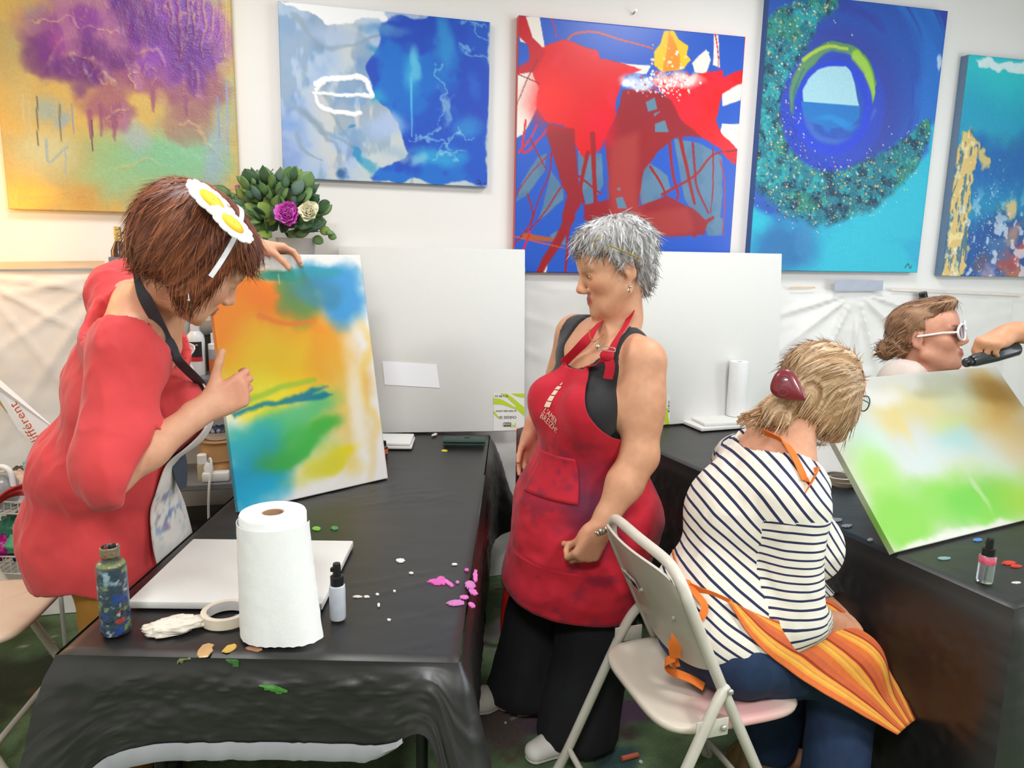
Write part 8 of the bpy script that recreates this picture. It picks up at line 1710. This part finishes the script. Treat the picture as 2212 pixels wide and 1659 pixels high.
    # hair: blonde, gathered by a claw clip
    s = 1.10; hf = Field().ell(H.p(0, -0.018, 0.040), np.array([0.087, 0.106, 0.088]) * s, H.R, 0.02).ell(H.p(0.050, 0.010, -0.026), np.array([0.036, 0.066, 0.066]) * s, H.R, 0.03).ell(H.p(-0.050, 0.010, -0.026), np.array([0.036, 0.066, 0.066]) * s, H.R, 0.03).ell(H.p(0, -0.070, -0.02), np.array([0.064, 0.050, 0.062]) * s, H.R, 0.03)
    b1, b2 = at(1664, 886, 1.90), at(1612, 905, 1.87); hf.cap(H.p(0.02, -0.10, -0.01), b1, 0.040, 0.030, 0.03).cap(b1, at(1690, 908, 1.88), 0.026, 0.026, 0.02)
    def hclip(X, Y, Z):
        x, y, z = X - H.c[0], Y - H.c[1], Z - H.c[2]; l = [(x * H.R[0, i] + y * H.R[1, i] + z * H.R[2, i]) / s for i in range(3)]; return np.minimum(l[1] - 0.062, 0.050 - l[2])
    tail = H.p(0.02, -0.115, 0.01)
    def flow(P):
        d1_ = P - H.p(0, 0.07, 0.12); d1_ = norm_rows(d1_); d2_ = norm_rows(np.array([0, 0, -1.0]) - 0.6 * H.R[:, 1] + 0 * P); bk = norm_rows(tail - P); lz = ((P - H.c) @ H.R)[:, 2:3]; w = smooth(0.02, 0.07, lz); return norm_rows(bk * w + d2_ * (1 - w))
    hair_cap('hair', H, hf, t, (178, 142, 104), (128, 96, 66), (226, 200, 164), 0.0045, hclip, 0.004, (0, 0.05, 0.10), 2000, (0.04, 0.08), 0.02, 0.03, 0.0012, 11, 0.05, 18, 0.4, flow)
    pts = [(1600, 905), (1608, 898), (1596, 912), (1606, 916), (1618, 920)]; hs = MB()
    for q in range(26): e = pts[q % 5]; a0_ = b1 + np.array([random.uniform(-.012, .012), random.uniform(-.012, .012), random.uniform(-.012, .012)]); e3 = at(e[0] + random.uniform(-8, 14), e[1] + random.uniform(-8, 8), 1.86); hs.tube(spline([a0_, (a0_ + e3) / 2 + [0, 0, random.uniform(0, .012)], e3], 8), [0.004, 0.004, 0.004, 0.0035, 0.003, 0.002, 0.001][:len(spline([a0_, a0_, e3], 8))] if False else 0.0022, 5)
    hs.build('hair_ends', mat('hair_tips', rgb(170, 130, 92), 0.5, var=0.2, scale=90), t)
    CL = mat('claw_clip', rgb(122, 34, 44), 0.35, coat=0.3); cc = at(1700, 834, 1.84); n_ = norm(np.array([-0.35, -0.9, 0.25])); X_ = norm(np.cross([0, 0, 1.0], n_)); Y_ = np.cross(n_, X_)
    prof = spline([(-0.040, -0.005), (-0.030, 0.030), (-0.008, 0.043), (0.012, 0.036), (0.030, 0.010), (0.046, -0.022), (0.040, -0.034), (0.0, -0.034), (-0.028, -0.026)], 54, True); m_ = len(prof); rings = []
    for sc, lift in ((1.0, -0.012), (1.0, 0.0), (0.93, 0.006), (0.7, 0.011), (0.3, 0.013), (0.02, 0.0135)): rings.append(np.array([cc + X_ * p_[0] * sc + Y_ * p_[1] * sc + n_ * lift for p_ in prof]))
    co = MB().add(np.concatenate(rings), [(i * m_ + q, i * m_ + (q + 1) % m_, (i + 1) * m_ + (q + 1) % m_, (i + 1) * m_ + q) for i in range(5) for q in range(m_)]).build('claw_clip', CL, t, label='dark red hair claw clip')
    for q in range(3): MB().tube([cc + X_ * (-0.008 + 0.011 * math.cos(a)) + Y_ * (-0.018 + 0.017 * q + 0.008 * math.sin(a)) + n_ * 0.0125 for a in np.linspace(0, 2 * math.pi, 20, endpoint=False)], 0.0014, 6, closed=True).build('relief_ring', CL, co)
    glasses(H, t, mat('teal_frame', rgb(52, 84, 96), 0.3), y=0.112)
    return t
person_right()

# ================================================================== far seated woman with white glasses
def person_far():
    t = thing('person', 'seated woman with tied-back hair and white-rimmed glasses behind the green canvas', 'person', (1.66, 2.78, 0))
    H = Head(at(2000, 726, 2.70), (0.74, -0.58, 0.20), (-0.24, 0.12, 1), 1.14); hd = norm([0.7, -0.7, 0]); rt = np.array([hd[1], -hd[0], 0]); R = np.stack([rt, hd, [0, 0, 1]], 1)
    neck = at(2004, 796, 2.76); chest = neck + [0.03, 0.02, -0.20]; pelv = np.array([neck[0] + 0.08, neck[1] + 0.03, 0.56]); shR, shL = neck - np.array([0.15, 0.12, 0.04]), neck + np.array([0.15, 0.13, -0.05]); f = Field()
    f.ell(chest, (0.17, 0.125, 0.17), R, 0.05).ell((chest + pelv) / 2, (0.155, 0.13, 0.16), R, 0.06).ell(pelv, (0.18, 0.15, 0.12), R, 0.06).cap(neck - [0, 0, 0.03], H.p(0, -0.018, -0.05), 0.062, 0.058, 0.03)
    for sh in (shR, shL): f.cap(sh, neck - [0, 0, 0.02], 0.056, 0.05, 0.06)
    torso = f.copy(); hz = np.array([0, 0, 1.0])
    arms = []
    for sh, s_ in ((shR, 1), (shL, -1)):
        el = sh + rt * 0.06 * s_ + hd * 0.06 - hz * 0.27; wr = el + hd * 0.20 + hz * 0.02 - rt * 0.08 * s_; limb(f, sh, el, wr, 0.055, 0.042, 0.027); add_hand(f, wr, hd - rt * 0.3 * s_, -hz, s_ > 0, 1.0); arms.append((sh, el))
    for s_ in (-1, 1):
        h_ = pelv + rt * 0.09 * s_ - [0, 0, 0.02]; k_ = h_ + hd * 0.36 + [0, 0, -0.02]; a_ = np.array([k_[0], k_[1], 0.08]); f.chain([h_, k_, a_], [0.09, 0.06, 0.04], 0.05); f.cap(a_ - [0, 0, 0.04], a_ + hd * 0.12 - [0, 0, 0.05], 0.035, 0.028)
    H.add(f, jaw=1.06); f.cap(H.p(0, 0.03, -0.09), H.p(0, -0.005, -0.13), 0.045, 0.05, 0.04)
    V, Q = f.mesh(0.0062); V = relax(V, Q, 1, 0.35); link('body', mesh('body', V, Q, lin(paint_skin(V, (216, 156, 130), H.marks((190, 104, 96), (120, 90, 70))) / 255)), SKIN, t); H.eyes(t, (80, 90, 110), 0.8)
    nc = neck + hd * 0.035 + [0, 0, 0.03]; sh_ = torso.copy()
    for a_, b_ in arms: sh_.cap(a_, a_ * 0.35 + b_ * 0.65, 0.07, 0.068, 0.04)
    garment('tee_shirt', sh_, t, mat('beige_tee', rgb(206, 192, 182), 0.85, var=0.05, scale=20), 0.007, 0.010, lambda X, Y, Z: np.maximum(np.maximum(0.12 - np.sqrt((X - nc[0]) ** 2 + (Y - nc[1]) ** 2 + ((Z - nc[2]) / 0.9) ** 2), np.minimum(0.17 - np.sqrt((X - neck[0]) ** 2 + (Y - neck[1]) ** 2), Z - neck[2] + 0.0)), 0.50 - Z), 0.006, seed=2)
    p_ = Field().ell(pelv, (0.185, 0.155, 0.115), R, 0.06)
    for s_ in (-1, 1): h_ = pelv + rt * 0.09 * s_ - [0, 0, 0.02]; k_ = h_ + hd * 0.36 + [0, 0, -0.02]; p_.chain([h_, k_, np.array([k_[0], k_[1], 0.12])], [0.105, 0.08, 0.075], 0.04)
    garment('trousers', p_, t, mat('grey_trousers', rgb(70, 72, 78), 0.85), 0.009, 0.004, lambda X, Y, Z: Z - 0.60 + 0 * X + 0 * Y, 0.005, seed=8)
    s = 1.12; hf = Field().ell(H.p(0, -0.018, 0.040), np.array([0.078, 0.098, 0.080]) * s, H.R, 0.02).ell(H.p(0, -0.065, -0.01), np.array([0.062, 0.045, 0.055]) * s, H.R, 0.03).ell(H.p(0.01, -0.118, -0.030), np.array([0.034, 0.030, 0.036]) * s, H.R, 0.015).ell(H.p(0, 0.05, 0.095), np.array([0.05, 0.05, 0.028]) * s, H.R, 0.03)
    def hclip(X, Y, Z):
        x, y, z = X - H.c[0], Y - H.c[1], Z - H.c[2]; l = [(x * H.R[0, i] + y * H.R[1, i] + z * H.R[2, i]) / s for i in range(3)]; face = np.minimum(l[1] - 0.014, 0.062 - l[2]); ear = 0.036 - np.sqrt((l[1] + 0.008) ** 2 + (l[2] + 0.006) ** 2) + 0 * l[0]; return np.maximum(face, np.where(np.abs(l[0]) > 0.055, ear, -1))
    tl = H.p(0.01, -0.12, -0.03)
    hair_cap('hair', H, hf, t, (140, 104, 76), (86, 60, 44), (192, 152, 116), 0.0048, hclip, 0.005, (0, 0.06, 0.10), 1300, (0.03, 0.06), 0.10, 0.14, 0.0017, 15, 0.1, 16, 0.45, lambda P: norm_rows(tl - P))
    glasses(H, t, mat('white_frame', rgb(246, 240, 242), 0.25), r=0.025, y=0.108, th=0.0036, lens=mat('tinted_lens', rgb(210, 190, 215), 0.08, trans=0.6))
    st = thing('stool', 'round stool under the far seated woman', 'stool', (pelv[0], pelv[1], 0)); MB().lathe([(0.02, 0.435), (0.17, 0.432), (0.175, 0.445), (0.165, 0.46), (0.02, 0.462)], (pelv[0], pelv[1], 0), 32).build('seat', mat('stool_seat', rgb(60, 56, 54), 0.6), st)
    for a in (0.5, 2.1, 3.6, 5.2): MB().tube([(pelv[0] + 0.11 * math.cos(a), pelv[1] + 0.11 * math.sin(a), 0.435), (pelv[0] + 0.19 * math.cos(a), pelv[1] + 0.19 * math.sin(a), 0)], 0.011, 8).build('leg', mat('steel'), st)
    return t
person_far()

# ================================================================== person at the right edge holding a dark bottle
def person_edge():
    t = thing('person', 'person at the right edge reaching in with a dark bottle', 'person', (2.16, 2.30, 0))
    Yh = 2.22; c0, c1 = at(2086, 784, Yh), at(2198, 752, Yh + 0.03); axb = norm(c1 - c0); hz = np.array([0, 0, 1.0])
    bt = thing('spray_bottle', 'dark slim bottle held in the hand at the right edge', 'bottle', c0); Rb = frame_from(np.cross(axb, [0, 0, 1.0]), axb)
    MB().lathe([(0.002, 0.02), (0.0165, 0.02), (0.019, 0.03), (0.0205, 0.06), (0.0225, 0.10), (0.0225, float(np.linalg.norm(c1 - c0)) - 0.006), (0.018, float(np.linalg.norm(c1 - c0))), (0.002, float(np.linalg.norm(c1 - c0)))], c0, 28, R=Rb).build('body', mat('dark_bottle', rgb(52, 56, 58), 0.3, var=0.3, scale=40, coat=0.3), bt); MB().lathe([(0.012, -0.004), (0.014, 0.0), (0.014, 0.018), (0.012, 0.022)], c0, 24, R=Rb).build('nozzle', mat('black_cap'), bt)
    wr = at(2178, 720, Yh + 0.03); F = norm(at(2114, 750, Yh - 0.005) - wr); sh = np.array([2.02, 2.36, 1.36]); el = at(2330, 720, 2.22); pelv = np.array([2.16, 2.32, 0.95]); neck = np.array([2.14, 2.36, 1.45]); hd = norm([-0.95, -0.3, 0]); rt = np.array([hd[1], -hd[0], 0]); R = np.stack([rt, hd, [0, 0, 1]], 1); H = Head((2.10, 2.34, 1.61), (-0.9, -0.3, -0.25), (0, 0, 1), 1.0)
    f = Field().ell((2.15, 2.34, 1.25), (0.17, 0.12, 0.17), R, 0.05).ell((2.16, 2.33, 1.08), (0.15, 0.12, 0.14), R, 0.06).ell(pelv, (0.17, 0.14, 0.13), R, 0.06).cap(neck, H.p(0, -0.02, -0.05), 0.055, 0.052, 0.03); shL = neck + rt * 0.0 + np.array([0.05, -0.16, -0.08]); shR = neck + np.array([-0.02, 0.16, -0.08])
    sh = neck + np.array([-0.05, -0.12, -0.10])
    for s_ in (sh, shR): f.cap(s_, neck - [0, 0, 0.02], 0.055, 0.05, 0.06)
    torso = f.copy(); limb(f, sh, el, wr, 0.055, 0.042, 0.027); limb(f, shR, shR + [0.05, 0.06, -0.28], shR + [-0.05, 0.05, -0.50], 0.055, 0.042, 0.027); add_hand(f, shR + [-0.05, 0.05, -0.50], norm([-0.3, 0, -1]), norm([0, -1, 0]), True, 1.0)
    for s_ in (-1, 1): h_ = pelv + rt * 0.09 * s_ - [0, 0, 0.05]; a_ = np.array([h_[0], h_[1], 0.09]); f.chain([h_, (h_ + a_) / 2, a_], [0.09, 0.06, 0.04], 0.05); f.cap(a_ - [0, 0, 0.04], a_ + hd * 0.12 - [0, 0, 0.06], 0.036, 0.028)
    H.add(f); add_hand(f, wr, F, norm([0.12, 0.25, -1.0]), False, 1.02, ((58, 50, 26), (62, 56, 34), (64, 60, 40), (64, 60, 40)), (0.70, 0.45, 0.75), 24, 0.10)
    V, Q = f.mesh(0.0075); V = relax(V, Q, 1, 0.35); link('body', mesh('body', V, Q, lin(paint_skin(V, (206, 148, 112), H.marks()) / 255)), SKIN, t); H.eyes(t)
    sh_ = torso.copy(); sh_.cap(sh, sh * 0.5 + el * 0.5, 0.068, 0.066, 0.04).cap(shR, shR + [0.03, 0.04, -0.16], 0.068, 0.066, 0.04)
    garment('shirt', sh_, t, mat('dark_shirt', rgb(60, 62, 70), 0.85), 0.008, 0.010, lambda X, Y, Z: np.maximum(Z - 1.45, 0.85 - Z) + 0 * X + 0 * Y, 0.006, seed=3)
    p_ = Field().ell(pelv, (0.175, 0.145, 0.12), R, 0.06)
    for s_ in (-1, 1): h_ = pelv + rt * 0.09 * s_ - [0, 0, 0.05]; a_ = np.array([h_[0], h_[1], 0.09]); p_.chain([h_, (h_ + a_) / 2, a_], [0.105, 0.08, 0.07], 0.04)
    garment('trousers', p_, t, mat('grey_trousers'), 0.009, 0.004, lambda X, Y, Z: np.maximum(0.05 - Z, Z - 0.98) + 0 * X, 0.005, seed=8)
    hf = Field().ell(H.p(0, -0.02, 0.045), (0.08, 0.10, 0.082), H.R, 0.02).ell(H.p(0, -0.06, -0.02), (0.07, 0.05, 0.07), H.R, 0.03)
    def hclip(X, Y, Z):
        x, y, z = X - H.c[0], Y - H.c[1], Z - H.c[2]; l = [(x * H.R[0, i] + y * H.R[1, i] + z * H.R[2, i]) for i in range(3)]; return np.minimum(l[1] - 0.014, 0.055 - l[2])
    hair_cap('hair', H, hf, t, (70, 52, 42), (40, 30, 26), (100, 76, 60), 0.006, hclip, 0.004, (0, -0.03, 0.1), 300, (0.03, 0.06), 0.1, 0.1, 0.0022, 19)
person_edge()
